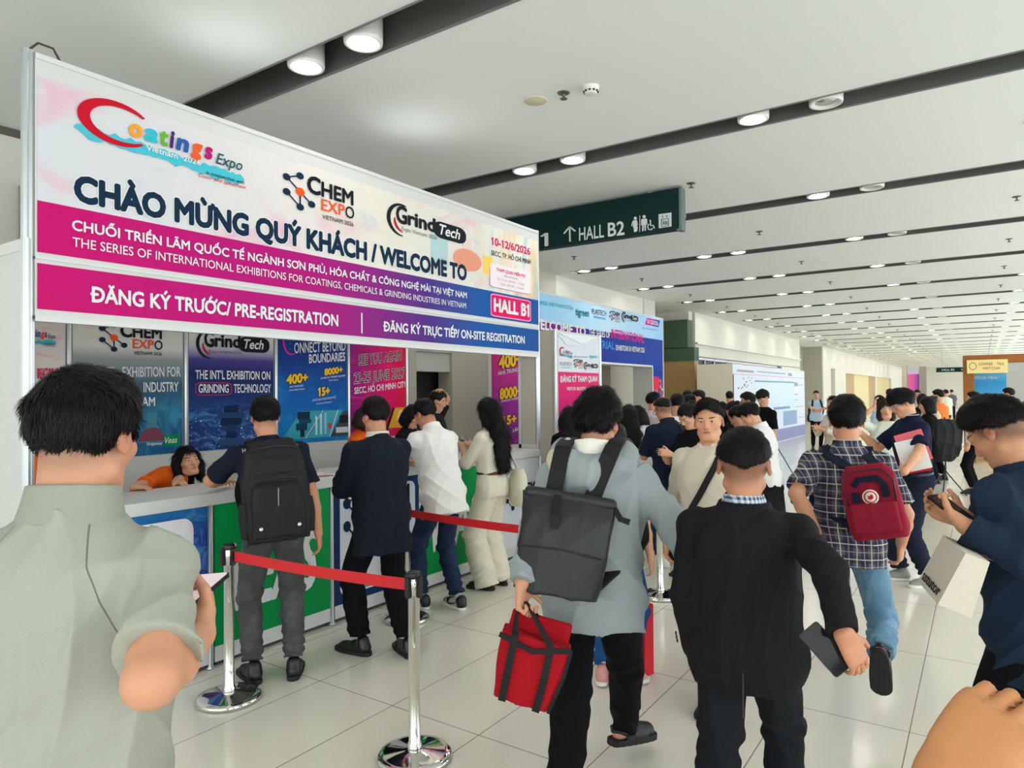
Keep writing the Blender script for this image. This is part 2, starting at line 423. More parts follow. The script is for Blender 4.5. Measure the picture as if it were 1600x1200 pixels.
# oak and pale yellow wood doors along the far part of the wall
M['pale_wood'] = wood_mat('pale_door_veneer', lin(226, 208, 152), lin(238, 222, 172))
def door(n, y0, y1, m, zt=2.8, X=XW):
    d = MB().box((X - 0.25, y0, 0), (X - 0.19, y1, zt)).build('door_%d' % n, m); tag(d, kind='structure')
    MB().box((X - 0.19, (y0 + y1) / 2 - 0.06, 1.0), (X - 0.16, (y0 + y1) / 2 - 0.03, 1.25)).build('handle', M['alu'], d)
    return d
door(1, 48.6, 53.4, M['oak']); door(2, 53.4, 60.9, M['pale_wood']); door(3, 60.9, 63.6, M['oak']); door(4, 64.4, 75.5, M['pale_wood'])
door(5, 43.3, 44.7, M['greyst'], 2.98); 
# glazed doors beside the oak wall
t = NT('grey_glass'); M['glass'] = t.out(lin(150, 160, 156), 0.08, 0.0, 0.6); t.b.inputs['Transmission Weight'].default_value = 0.75; t.b.inputs['IOR'].default_value = 1.1
g = MB(); g.box((XW - 0.2, 20.8, 0), (XW - 0.17, 31.5, 2.75)); gl = tag(g.build('window_3', M['glass']), kind='structure')
f = MB()
for y in (20.8, 21.75, 22.7, 24.2, 25.8, 27.4, 29.0, 30.2, 31.44): f.box((XW - 0.24, y, 0), (XW - 0.13, y + 0.06, 2.78))
f.box((XW - 0.24, 20.8, 2.0), (XW - 0.13, 31.5, 2.06)); f.box((XW - 0.24, 20.8, 2.7), (XW - 0.13, 31.5, 2.78))
f.build('frame', M['alu'], gl)

# doorway behind the counter: dark sheet beyond it, the opening's shade put into its colour
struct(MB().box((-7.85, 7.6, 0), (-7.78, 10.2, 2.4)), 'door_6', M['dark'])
struct(MB().box((XW - 0.25, 7.95, 2.05), (XW - 0.05, 8.95, 2.38)), 'trim_8', M['white_panel'])
# ------------------------------------------------------------------ ceiling fittings
M['lamp_white'] = plain('lamp_housing_white', lin(232, 231, 226), 0.35)
t = NT('lit_lamp_lens'); M['lens'] = t.out((1, 0.97, 0.9), 0.4, emit=(1.0, 0.975, 0.92), estr=46.0)
t = NT('unlit_reflector'); M['reflector'] = t.out(lin(200, 202, 202), 0.22, 0.7)
def downlight_mesh():
    h = MB().lathe([(0.135, 0.25), (0.135, 0.02), (0.132, 0.0), (0.124, -0.004), (0.104, 0.002), (0.098, 0.012), (0.084, 0.016)][::-1], n=28)
    l = MB().lathe([(0.0, 0.014), (0.083, 0.015), (0.083, 0.03), (0.0, 0.03)][::1], n=28)
    return h, l
h, l = downlight_mesh()
dl0 = h.build('downlight', M['lamp_white']); lens0 = l.build('lens', M['lens'], dl0)
ref_me = lens0.data.copy(); ref_me.materials.clear(); ref_me.materials.append(M['reflector'])
PAIRX = []
for k in range(0, 4): PAIRX += [(-6.53 + 2.44 * k, 'a', k), (-5.93 + 2.44 * k, 'b', k)]
first = True; n_dl = 0
ROWN = ['nearest', 'second', 'third', 'fourth', 'fifth', 'sixth']
for j, sy in enumerate(SLOT[3:]):
    for X, ab, k in PAIRX:
        u, v, wd = proj((X, sy, HC))
        if wd < 0.5 or not (-60 < u < 1680 and v > -80): continue
        if j == 0 and X < -4.6: continue
        if n_dl >= 230: continue
        if first: d, ln, first = dl0, lens0, False
        else:
            d = dl0.copy(); COL.objects.link(d); ln = lens0.copy(); COL.objects.link(ln); ln.parent = d
        d.location = (X, sy, HC + 0.0)
        off = (ab == 'b' and k == 2)
        if off: ln.data = ref_me
        where = ['wall end', 'left of centre', 'right of centre', 'right-hand end'][k] + (', left of its pair' if ab == 'a' else ', right of its pair')
        d['category'] = 'ceiling light'; d['group'] = 'downlights in the ceiling slots'
        row = ROWN[j] + ' slot' if j < 6 else 'slot %d from the viewer' % (j + 1)
        d['label'] = ('unlit' if off else 'lit') + ' downlight in %s, %s' % (row, where)
        n_dl += 1
# sprinkler heads between the slots
sp = MB().lathe([(0.012, -0.055), (0.030, -0.052), (0.030, -0.047), (0.010, -0.045), (0.010, -0.012), (0.040, -0.010), (0.052, -0.002), (0.052, 0.0)], n=14)
sp0 = sp.build('sprinkler', plain('brass_sprinkler', lin(120, 116, 108), 0.35, 0.8)); first = True
for j in range(26):
    yy = 4.81 + 2.955 * j
    for i, X in enumerate((-5.95, -2.75, 0.40)):
        u, v, wd = proj((X, yy, HC))
        if not (-20 < u < 1620 and 0 < v and wd > 1): continue
        if j == 0 and i == 0: continue
        o = sp0 if first else sp0.copy()
        if not first: COL.objects.link(o)
        first = False; o.location = (X, yy, HC)
        row = ('between slots %d and %d' % (j + 1, j + 2))
        tag(o, 'small metal sprinkler head on the ceiling %s, %s' % (row, ('near the left wall', 'mid ceiling', 'towards the right')[i]), 'sprinkler', 'ceiling sprinklers')
# smoke detector, round speakers
dt = MB().lathe([(0.030, -0.06), (0.048, -0.055), (0.052, -0.035), (0.060, -0.028), (0.068, -0.004), (0.068, 0)], c=(-2.52, 4.84, HC), n=24)
sd = dt.build('smoke_detector', M['lamp_white']); tag(sd, 'white smoke detector on the ceiling beside the nearest sprinkler', 'smoke detector')
v = MB()
for k in range(10):
    a = 2 * math.pi * k / 10; c, s_ = math.cos(a), math.sin(a)
    v.box((-2.52 + 0.053 * c - 0.007, 4.84 + 0.053 * s_ - 0.007, HC - 0.047), (-2.52 + 0.053 * c + 0.007, 4.84 + 0.053 * s_ + 0.007, HC - 0.036))
v.build('vent_slots', M['black'], sd)
for (X, Y, lab) in ((-3.01, 4.80, 'round cream ceiling speaker beside the nearest sprinkler'), (-2.46, 13.77, 'small round white detector on the ceiling beyond the hanging sign'), (-4.6, 19.6, 'round ceiling detector far along the hall near the left wall')):
    o = MB().lathe([(0.0, -0.012), (0.075, -0.012), (0.082, -0.008), (0.09, -0.010), (0.094, 0.0)], c=(X, Y, HC), n=28).build('ceiling_speaker' if Y < 5 else 'ceiling_detector', plain('cream_grille', lin(214, 208, 178), 0.5) if Y < 5 else M['lamp_white'])
    tag(o, lab, 'speaker' if Y < 5 else 'detector')

# ------------------------------------------------------------------ hanging direction sign
M['sign_green'] = plain('sign_dark_green', lin(16, 46, 43), 0.5, spec=.12); M['sign_white'] = plain('sign_white', lin(214, 220, 216), 0.5)
M['sign_edge'] = plain('sign_edge_grey', lin(96, 112, 108), 0.4)
YS = 7.75
sg = empty('hanging_sign', (-4.4, YS, 3.6), label='dark green hanging direction sign for HALL B2 with toilet and lift symbols', cat='sign')
sg_b = MB().bev((-6.1, YS, 3.60), (-2.90, YS + 0.13, 4.085), 0.004).build('board', M['sign_green'], sg)
b = MB(); b.bev((-2.90, YS - 0.005, 3.62), (-2.865, YS + 0.135, 4.09), 0.012); b.box((-2.93, YS + 0.002, 3.585), (-2.868, YS + 0.13, 3.625), 0); b.build('end_cap', M['sign_edge'], sg)
MB().box((-5.9, YS + 0.04, 4.08), (-5.85, YS + 0.09, HC)).box((-3.3, YS + 0.04, 4.08), (-3.25, YS + 0.09, HC)).build('bracket', M['alu'], sg)
T('HALL B1', YS, (700, 396), (857, 384), 18, M['sign_white'], sg, 0.012, axis='y')
T('HALL', YS, (905, 376), (944, 370.5), 19.5, M['sign_white'], sg, 0.012, axis='y')
T('B2', YS, (950, 369.5), (976, 366.5), 20.5, M['sign_white'], sg, 0.02, axis='y')
def pxz(x, y): p = ony(x, y, YS); return (p[0], p[2])
def sgn(pix, name='symbol', m=None, off=0.004):
    pts = [pxz(*p) for p in pix]; return MB().prism(pts, (0, YS - off - 0.001, 0), (1, 0, 0), (0, 0, 1), (0, -1, 0), 0.0015).build(name, m or M['sign_white'], sg)
def stroke2d(pix, w):
    """outline of a poly-line of half width w (pixels)"""
    L, R = [], []
    for i, p in enumerate(pix):
        a = pix[max(0, i - 1)]; b = pix[min(len(pix) - 1, i + 1)]; d = np.array(b, float) - np.array(a, float); d /= np.linalg.norm(d) + 1e-9
        L.append((p[0] - d[1] * w, p[1] + d[0] * w)); R.append((p[0] + d[1] * w, p[1] - d[0] * w))
    return L + R[::-1]
for a in ([(891, 377.5), (890.5, 354)], [(881.5, 365), (890.5, 354.5)], [(890.5, 354.5), (899.5, 361.5)]): sgn(stroke2d(a, 1.2), 'arrow')
def circ(x, y, r, n=14, ry=None): return [(x + r * math.cos(2 * math.pi * k / n), y + (ry or r) * math.sin(2 * math.pi * k / n)) for k in range(n)]
sgn(circ(993, 341.2, 2.5), 'woman_symbol'); sgn([(990.5, 344.5), (995.5, 343.8), (997, 352), (995.6, 352.3), (995.8, 354), (997, 355.5), (995.5, 362), (990.8, 362.8), (990.6, 355.7), (989.2, 355.4), (990.2, 347), (988, 353.5), (986.6, 353), (989, 345)], 'woman_symbol')
sgn(circ(1006.8, 338.6, 2.5), 'man_symbol'); sgn([(1003.5, 342.2), (1010.3, 341.4), (1011.6, 344), (1011.6, 351), (1010.2, 351), (1009.8, 345), (1009.5, 360.5), (1007.4, 360.8), (1006.9, 351.5), (1006.2, 351.5), (1005.8, 361.2), (1003.6, 361.4), (1003.8, 346), (1003.2, 352), (1001.9, 352), (1002.0, 344)], 'man_symbol')
sgn(stroke2d([(1000, 337), (999.8, 362.5)], 0.5), 'divider')
sgn(stroke2d([(1016.5, 345), (1017, 352.5), (1021, 352.3), (1022.8, 357)], 0.9), 'wheelchair_symbol'); sgn(circ(1016.3, 344.8, 1.2), 'wheelchair_symbol'); sgn(stroke2d([(1014, 350), (1012.3, 354), (1013.5, 358.5), (1018, 359), (1020, 356.5)], 0.8), 'wheelchair_symbol')
sgn([(1029.3, 335.0), (1049.5, 332.2), (1049.6, 353.8), (1029.6, 356.8)], 'lift_symbol')
sgn(stroke2d([(1034, 343.2), (1044.8, 341.7), (1045, 353), (1034.2, 354.6), (1034, 343.2)], 0.6), 'lift_symbol', M['sign_green'], 0.007)
for xx in (1037, 1039.7, 1042.4): sgn(stroke2d([(xx, 345.6), (xx + .1, 351.5)], 0.7), 'lift_symbol', M['sign_green'], 0.007)
sgn(stroke2d([(1035.6, 336.5), (1036, 340.5), (1033.8, 338.7)], 0.5), 'lift_symbol', M['sign_green'], 0.007); sgn(stroke2d([(1042, 340.5), (1042, 336), (1044.2, 338.2)], 0.5), 'lift_symbol', M['sign_green'], 0.007)
# further sign down the hall
fs = empty('hanging_sign', (-1.2, 46.9, 2.7), label='dark green hanging direction sign far down the hall beside the coffee kiosk', cat='sign')
MB().box((-2.17, 46.9, 2.70), (-0.2, 47.0, 2.96)).build('board', M['sign_green'], fs)
MB().box((-1.9, 46.93, 2.96), (-1.87, 46.97, HC)).box((-0.5, 46.93, 2.96), (-0.47, 46.97, HC)).build('rod', M['alu'], fs)
text_obj('HALL B2', (-1.9, 46.9, 2.78), (1, 0, 0), (0, 0, 1), (0, -1, 0), 0.62, 0.10, M['sign_white'], fs, 0.02)
text_obj('HALL B1', (-0.95, 46.9, 2.78), (1, 0, 0), (0, 0, 1), (0, -1, 0), 0.5, 0.10, M['sign_white'], fs, 0.02)
# ------------------------------------------------------------------ printed graphics
XC = -3.97                                  # plane of the counter fronts and of the header banner
def grad(name, stops, axis='y', rough=0.55, extra=None):
    t = NT(name); g = t.sep(t.tc('Generated')); c = t.ramp(g['xyz'.index(axis)], stops)
    if extra: c = extra(t, c, g)
    return t.out(c, rough, 0.0, 0.15)
MAG, PUR, BLU = lin(222, 0, 128), lin(150, 20, 140), lin(0, 92, 180)
M['band'] = grad('magenta_to_blue_print', [(0.0, lin(196, 0, 104)), (0.36, lin(174, 6, 118)), (0.62, lin(76, 40, 130)), (0.78, lin(0, 84, 158)), (1.0, lin(0, 76, 150))])
def art(t, c, g):
    n = t.noise(t.scale(t.tc(), (1, 0.9, 1.6)), 1.5, 5, 0.6, 0.8); n2 = t.noise(t.scale(t.tc(), (1, 1, 2), (5, 3, 1)), 2.2, 5, 0.65, 0.5)
    c = t.mix(t.m('MULTIPLY', t.sstep(n, 0.50, 0.72), 0.75), c, lin(230, 160, 184))
    c = t.mix(t.m('MULTIPLY', t.sstep(n2, 0.56, 0.75), 0.55), c, lin(180, 192, 208))
    right = t.sstep(g[1], 0.70, 0.95); st = t.noise(t.scale(t.tc(), (1, 3.5, 0.8)), 1.4, 3, 0.5)
    c2 = t.ramp(st, [(0.25, lin(120, 176, 176)), (0.45, lin(236, 236, 226)), (0.56, lin(240, 205, 150)), (0.68, lin(150, 190, 190)), (0.8, lin(110, 120, 124))])
    return t.mix(t.m('MULTIPLY', right, 0.75), c, c2)
M['art'] = grad('watercolour_print', [(0, lin(208, 210, 214)), (0.3, lin(220, 213, 211)), (0.5, lin(226, 219, 205)), (1, lin(214, 214, 210))], extra=art)
M['navy_ink'] = flat(14, 42, 66); M['white_ink'] = flat(226, 226, 226); M['red_ink'] = flat(222, 8, 92); M['ink'] = flat(20, 24, 32); M['orange_ink'] = flat(246, 84, 26)
M['crimson_ink'] = flat(196, 14, 38); M['teal_ink'] = flat(72, 186, 204); M['dteal_ink'] = flat(26, 84, 96); M['yellow_ink'] = flat(250, 196, 30); M['grey_ink'] = flat(118, 118, 122)
M['green_print'] = grad('green_counter_print', [(0, lin(0, 140, 66)), (1, lin(0, 158, 78))], 'z')
M['pink_tag'] = flat(226, 6, 96)
class Frame:
    """logo frame on a plane x = X: unit coordinates (a, u) scaled to metres"""
    def __init__(s, X, pl, pr, hpx, w, parent, off=0.004):
        s.X = X; off += .0005; s.O = onx(pl[0], pl[1], X); e = onx(pr[0], pr[1], X); s.sx = (e[1] - s.O[1]) / w
        s.sz = onx(pl[0], pl[1] - hpx, X)[2] - s.O[2]; s.p = parent; s.off = off
    def poly(s, pts, m, name='logo_mark', off=0.0):
        return MB().prism([(a * s.sx, u * s.sz) for a, u in pts], s.O + np.array((s.off + off, 0, 0)), (0, 1, 0), (0, 0, 1), (1, 0, 0), 0.0012).build(name, m, s.p)
    def text(s, body, a, u, w, cap, m, bold=0.02, slant=0.0, off=0.0, name='logo_lettering'):
        O = s.O + np.array((0, a * s.sx, u * s.sz))
        return text_obj(body, O, (0, 1, 0), (0, 0, 1), (1, 0, 0), w * s.sx if w else None, cap * s.sz, m, s.p, bold, name, s.off + off + 0.0032, slant=slant)
def disc(x, y, r, n=16, asp=1.0): return [(x + r * asp * math.cos(2 * math.pi * k / n), y + r * math.sin(2 * math.pi * k / n)) for k in range(n)]
def bar(p, q, w):
    d = np.array(q, float) - np.array(p, float); d /= np.linalg.norm(d); nx, ny = -d[1] * w, d[0] * w
    return [(p[0] + nx, p[1] + ny), (p[0] - nx, p[1] - ny), (q[0] - nx, q[1] - ny), (q[0] + nx, q[1] + ny)]
def crescent(cx, cy, rx, ry, a0, a1, th, n=26, shift=0.0):
    o, i = [], []
    for k in range(n + 1):
        f = k / n; a = math.radians(a0 + (a1 - a0) * f); w = th * math.sin(math.pi * min(max(f, 0.02), 0.98)) ** 0.42
        o.append((cx + rx * math.cos(a), cy + ry * math.sin(a))); i.append((cx + (rx - w) * math.cos(a) , cy + (ry - w) * math.sin(a)))
    return o + i[::-1]
def rrect(x0, y0, x1, y1, r, n=5):
    P = []
    for cx, cy, a in ((x1 - r, y1 - r, 0), (x0 + r, y1 - r, 90), (x0 + r, y0 + r, 180), (x1 - r, y0 + r, 270)):
        P += [(cx + r * math.cos(math.radians(a + 90 * k / n)), cy + r * math.sin(math.radians(a + 90 * k / n))) for k in range(n + 1)]
    return P
def logo_chem(F, small=False):
    nd = [(.10, .80), (.44, .94), (.44, .50), (.10, .40), (.44, .08), (.74, .24)]
    for i, j in ((0, 1), (0, 2), (2, 4), (3, 4), (2, 5)): F.poly(bar(nd[i], nd[j], .018), M['navy_ink'], 'logo_link')
    for k, p in enumerate(nd): F.poly(disc(*p, .115 if k == 2 else .095), M['orange_ink'] if k == 2 else M['navy_ink'], 'logo_node', 0.001)
    F.text('C', .62, .56, .36, .46, M['ink'], .035); F.text('HEM', 1.0, .56, .92, .40, M['ink'], .03)
    F.text('EXP', 1.0, .16, .66, .32, M['orange_ink'], .012); F.text('O', 1.68, .14, .26, .34, M['ink'], .01)
    F.text('VIETNAM 2026', 1.02, -.08, .90, .12, M['ink'], .005)
def logo_grind(F, small=False):
    F.poly(crescent(.42, .5, .42, .55, 70, 275, .10), M['ink'], 'logo_arc'); F.poly(crescent(.50, .42, .30, .34, 160, 262, .07), M['crimson_ink'], 'logo_flame')
    F.text('G', .26, .40, .32, .56, M['ink'], .03); F.text('rind', .60, .42, .88, .46, M['ink'], .035)
    F.poly(rrect(1.42, .26, 2.55, .86, .25), M['ink'], 'logo_pill', 0.0006)
    F.text('Tech', 1.60, .40, .72, .36, M['white_ink'], .02, .25, .002)
    F.text('Expo Vietnam 2026', .42, .16, 1.1, .13, M['grey_ink'], .0)
def logo_coat(F):
    rnd = random.Random(3); top = [(-.03, .30)]; 
    for k in range(36): top.append((.02 + k * .083, .42 - .0045 * k + rnd.uniform(-.06, .06)))
    botp = [(.12 + k * .080, .13 - .005 * k + rnd.uniform(-.07, .06)) for k in range(35)]
    F.poly(top + [(3.02, .16)] + botp[::-1], M['teal_ink'], 'logo_brushstroke')
    F.poly(crescent(.62, .70, .60, .58, 38, 318, .19), M['crimson_ink'], 'logo_capital', 0.002)
    x = .82
    for ch, w, m in zip('oatings', (.24, .26, .16, .10, .27, .25, .18), (flat(240, 160, 40), flat(44, 186, 200), flat(96, 176, 50), flat(70, 30, 110), flat(40, 90, 170), flat(236, 90, 40), flat(190, 10, 110))):
        F.text(ch, x, .50 if ch != 'g' else .50, w * .92, .46, m, .045, .15, .003); x += w + .012
    F.text('Expo', 2.40, .42, .56, .32, M['dteal_ink'], .01, .3, .003)
    F.text('Vietnam  2026', 1.10, .22, 1.0, .15, M['white_ink'], .015, 0, .003)
    F.text('in conjunction with', 2.20, .02, .80, .10, M['ink'], .005, .3, .003); F.text('Color and Speechem', 2.05, -.12, .98, .11, M['crimson_ink'], .0, .3, .003)

# ------------------------------------------------------------------ header banner over the registration desk
hb = empty('header_banner', (XC - 0.02, 3.95, 2.08), label='long white-framed header banner over the registration counters reading WELCOME TO', cat='banner')
Y0, Y1 = 1.53, 6.37
MB().box((XC - 0.05, Y0, 2.09), (XC - 0.012, Y1, 3.43)).build('board', M['white_panel'], hb)
for yy, nm in ((Y0 - 0.035, 'post'), (Y1 - 0.005, 'post')):
    pb = MB()
    for dx in (0, 0.022): pb.lathe([(0.021, 0.0 if yy < 3 else 1.087), (0.021, 3.47)], c=(XC - 0.035, yy + dx, 0.0), n=8, smooth=False)
    pb.build(nm, M['alu'], hb)
for z in (2.08, 2.40, 3.43): MB().box((XC - 0.055, Y0, z), (XC - 0.004, Y1, z + (0.028 if z != 2.40 else 0.012))).build('rail', M['white'], hb)
MB().box((XC - 0.012, Y0 + 0.01, 2.70), (XC - 0.008, Y1 - 0.01, 3.345)).build('artwork', M['art'], hb)
MB().box((XC - 0.012, Y0 + 0.01, 2.435), (XC - 0.0075, Y1 - 0.01, 2.70)).build('magenta_band', M['band'], hb)
MB().box((XC - 0.012, Y0 + 0.01, 2.143), (XC - 0.0075, Y1 - 0.01, 2.378)).build('magenta_band', M['band'], hb)
XB_ = XC - 0.008
T('CHÀO MỪNG QUÝ KHÁCH / WELCOME TO', XB_, (114.8, 312), (729, 438), 38, M['navy_ink'], hb, 0.052, outline=M['white_ink'], ow=0.04)
T('CHUỖI TRIỂN LÃM QUỐC TẾ NGÀNH SƠN PHỦ, HÓA CHẤT & CÔNG NGHỆ MÀI TẠI VIỆT NAM', XB_, (112, 359), (729, 466), 15.5, M['white_ink'], hb, 0.022)
T('THE SERIES OF INTERNATIONAL EXHIBITIONS FOR COATINGS, CHEMICALS & GRINDING INDUSTRIES IN VIETNAM', XB_, (112.8, 385), (727.7, 482), 14.5, M['white_ink'], hb, 0.002)
T('ĐĂNG KÝ TRƯỚC/ PRE-REGISTRATION', XB_, (140.8, 471), (528, 509.4), 23, M['white_ink'], hb, 0.03)
T('ĐĂNG KÝ TRỰC TIẾP/ ON-SITE REGISTRATION', XB_, (598.5, 517), (819.5, 537), 14.5, M['white_ink'], hb, 0.03)
a, b = onx(565, 489, XB_), onx(567, 521, XB_); MB().box((XB_, a[1] - 0.006, a[2]), (XB_ + 0.003, a[1] + 0.006, b[2])).build('divider', M['white_ink'], hb)
T('10-12/6/2026', XB_, (767, 382), (828, 398.5), 11.5, M['red_ink'], hb, 0.03, outline=M['white_ink'], ow=0.03)
T('SECC, TP. HỒ CHÍ MINH', XB_, (767, 398.5), (829, 413), 7.5, M['ink'], hb, 0.01)
F = Frame(XB_, (765.5, 447), (828, 457), 37, 1.0, hb, 0.003); F.poly(rrect(0, 0, 1, 1, .09), flat(238, 226, 230), 'notice_card'); F.poly(rrect(-.012, -.03, 1.0, .9, .1), flat(190, 120, 140), 'notice_card_edge', -0.0012)
F.text('THAM QUAN MIỄN PHÍ', .14, .70, .72, .14, M['red_ink'], .015); F.text('FREE ADMISSION', .33, .52, .34, .08, flat(196, 150, 160), 0); F.text('10-11/6: 09:00 - 17:00', .16, .33, .68, .09, flat(196, 150, 160), 0); F.text('12/6: 09:00 - 16:00', .22, .14, .60, .09, flat(196, 150, 160), 0)
F = Frame(XB_, (767.5, 492), (828, 501.5), 32, 1.0, hb, 0.004); F.poly(rrect(-.02, -.06, 1.02, 1.06, .1), flat(255, 150, 190), 'tag_edge', -0.001); F.poly(rrect(0, 0, 1, 1, .08), M['pink_tag'], 'tag'); F.text('HALL B1', .05, .22, .92, .60, M['white_ink'], .045)
logo_coat(Frame(XB_, (117.5, 217), (384, 294), 62, 3.05, hb)); logo_chem(Frame(XB_, (441, 321), (552, 342), 58, 1.93, hb)); logo_grind(Frame(XB_, (604, 361), (728, 386), 47, 2.56, hb))
# blurred glassware printed beside the lettering
F = Frame(XB_, (690, 418), (765, 436), 60, 1.0, hb, 0.0005)
F.poly([(-.2, 0), (-.2, .92), (.12, .95), (.12, 0)], flat(176, 206, 206), 'beaker_picture'); F.poly(disc(.52, .36, .30, 20, 1.0), flat(228, 152, 124), 'flask_picture', .0004); F.poly([(.42, .6), (.44, .95), (.60, .95), (.62, .6)], flat(226, 206, 196), 'flask_picture', .0003); F.poly([(.86, .08), (.86, .62), (1.06, .62), (1.06, .08)], flat(246, 204, 96), 'beaker_picture', .0003)
# cable tied to the post top
MB().tube([(XC - .03, Y0 - .02, 3.47), (XC - .03, Y0 + .02, 3.52), (XC - .03, Y0 + .09, 3.52), (XC - .03, Y0 + .12, 3.47), (XC - .03, Y0 + .15, 3.45)], 0.006).build('cable', plain('brown_cable', lin(60, 40, 34), .5), hb)
# two clip-on flood lights behind the banner wash the ceiling
for k, yy in enumerate((2.75, 4.6)):
    cl = empty('flood_light', (XC - 0.12, yy, 3.43), label='small flood light clipped behind the banner top, %s of the two' % ('left' if k == 0 else 'right'), cat='lamp', group='flood lights behind the banner')
    MB().bev((XC - 0.26, yy - 0.08, 3.30), (XC - 0.16, yy + 0.08, 3.36), .006).build('housing', M['black'], cl); MB().box((XC - 0.16, yy - 0.01, 3.32), (XC - 0.055, yy + 0.01, 3.34)).build('arm', M['black'], cl)
    l = bpy.data.lights.new('flood', 'SPOT'); l.energy = 5; l.spot_size = math.radians(125); l.spot_blend = 1.0; l.shadow_soft_size = 0.06; l.color = (0.95, 0.98, 1.0)
    lo = bpy.data.objects.new('bulb', l); COL.objects.link(lo); lo.location = (XC - 0.21, yy, 3.375); lo.rotation_euler = (math.radians(180), math.radians(12), 0)

# ------------------------------------------------------------------ booth walls and posters
XP = -6.10
bw = empty('booth_wall', (XP - .03, 4.0, 0), label='white shell-scheme back wall of the registration booth behind the posters', cat='wall')
PY = [1.62, 2.588, 3.580, 4.569, 5.574, 6.56]
for k in range(5): MB().box((XP - 0.03, PY[k] + .025, 0.05), (XP - 0.012, PY[k + 1] - .025, 2.44)).build('panel', M['white_panel'], bw)
for y in PY: MB().lathe([(0.021, 0), (0.021, 2.5)], c=(XP - .012, y, 0), n=8, smooth=False).build('upright', M['alu'], bw)
MB().box((XP - .035, PY[0], 2.44), (XP - .002, PY[-1], 2.5)).box((XP - .035, PY[0], 0.0), (XP - .002, PY[-1], .05)).build('rail', M['alu'], bw)
sw = empty('booth_wall', (-5.0, 1.52, 0), label='plain white side wall of the registration booth at its left end', cat='wall')
for x0, x1 in ((-6.1, -5.05), (-5.05, -4.02)): MB().box((x0 + .02, 1.49, 0.05), (x1 - .02, 1.51, 2.44)).build('panel', M['white_panel'], sw)
for x in (-6.1, -5.05, -4.0): MB().lathe([(0.021, 0), (0.021, 2.5)], c=(x, 1.50, 0), n=8, smooth=False).build('upright', M['alu'], sw)
MB().box((-6.1, 1.485, 2.44), (-4.0, 1.515, 2.5)).build('rail', M['white'], sw)
rw = empty('booth_wall', (-4.1, 6.36, 1.09), label='narrow white return panel standing on the right end of the counter', cat='wall')
MB().box((-4.20, 6.35, 1.13), (-4.0, 6.37, 2.1)).build('panel', M['stone'], rw); MB().box((-4.24, 6.345, 1.085), (-4.0, 6.375, 1.13)).box((-4.24, 6.345, 1.085), (-4.205, 6.375, 2.1)).build('rail', M['white'], rw)

def art_lab(t, c, g):
    n = t.noise(t.scale(t.tc(), (1, 2.2, 1.2)), 3.5, 5, 0.6, 1.0); k = t.m('MULTIPLY', t.sstep(g[2], 0.55, 0.25), t.sstep(n, 0.40, 0.72))
    return t.mix(t.m('MULTIPLY', k, 0.7), c, lin(60, 150, 190))
def art_spark(t, c, g):
    n = t.noise(t.scale(t.tc(), (1, 1.2, 3.2)), 4.0, 5, 0.7, 1.4); v = t.noise(t.tc(), 42, 2, 0.5)
    k = t.m('MULTIPLY', t.sstep(g[2], 0.42, 0.22), t.sstep(n, 0.42, 0.68)); c = t.mix(t.m('MULTIPLY', k, 0.75), c, lin(70, 140, 205))
    k2 = t.m('MULTIPLY', t.sstep(g[2], 0.28, 0.10), t.sstep(n, 0.56, 0.7)); c = t.mix(t.m('MULTIPLY', k2, .7), c, lin(196, 130, 190))
    return t.mix(t.m('MULTIPLY', t.m('MULTIPLY', t.sstep(g[2], 0.34, 0.2), t.sstep(v, 0.66, 0.70)), .8), c, lin(230, 240, 255))
def art_star(t, c, g):
    v = t.noise(t.tc(), 30, 3, 0.6); n = t.noise(t.tc(), 3, 4, 0.6)
    c = t.mix(t.m('MULTIPLY', t.m('MULTIPLY', t.sstep(n, .45, .7), t.sstep(g[2], .7, .3)), .55), c, lin(20, 160, 220))
    return t.mix(t.m('MULTIPLY', t.sstep(v, .66, .72), .35), c, lin(140, 210, 255))
def art_pink(t, c, g):
    n = t.noise(t.scale(t.tc(), (1, 1, 3)), 3.0, 4, 0.6, 1.5); return t.mix(t.m('MULTIPLY', t.sstep(n, .52, .7), .35), c, lin(250, 70, 140))
PAPER = lin(220, 216, 210)
M['poster_chem'] = grad('chemistry_poster_print', [(0, lin(20, 84, 130)), (.28, lin(34, 96, 128)), (.5, lin(52, 92, 112)), (.68, lin(150, 156, 158)), (.76, PAPER), (1, PAPER)], 'z', extra=art_lab)
M['poster_grind'] = grad('grinding_poster_print', [(0, lin(24, 50, 110)), (.3, lin(22, 52, 112)), (.6, lin(20, 38, 96)), (.70, lin(72, 62, 140)), (.80, lin(200, 196, 206)), (.86, PAPER), (1, PAPER)], 'z', extra=art_spark)
M['poster_blue'] = grad('blue_poster_print', [(0, lin(20, 120, 190)), (.35, lin(4, 96, 176)), (.7, lin(8, 58, 140)), (1, lin(12, 40, 112))], 'z', extra=art_star)
M['poster_pink'] = grad('magenta_poster_print', [(0, lin(142, 8, 120)), (.35, lin(190, 6, 110)), (.7, lin(224, 0, 96)), (1, lin(226, 10, 60))], 'y', extra=art_pink)
M['poster_paper'] = grad('pale_poster_print', [(0, lin(232, 220, 218)), (1, PAPER)], 'z', extra=art_pink)
def poster(k, m, lab, z0=1.17, z1=2.42):
    p = empty('poster', (XP, (PY[k] + PY[k + 1]) / 2, z0), label=lab, cat='poster', group='posters on the booth back wall')
    MB().box((XP - .011, PY[k] + .03, z0), (XP - .006, PY[k + 1] - .03, z1)).build('print', m, p); return p
XQ = XP - .006
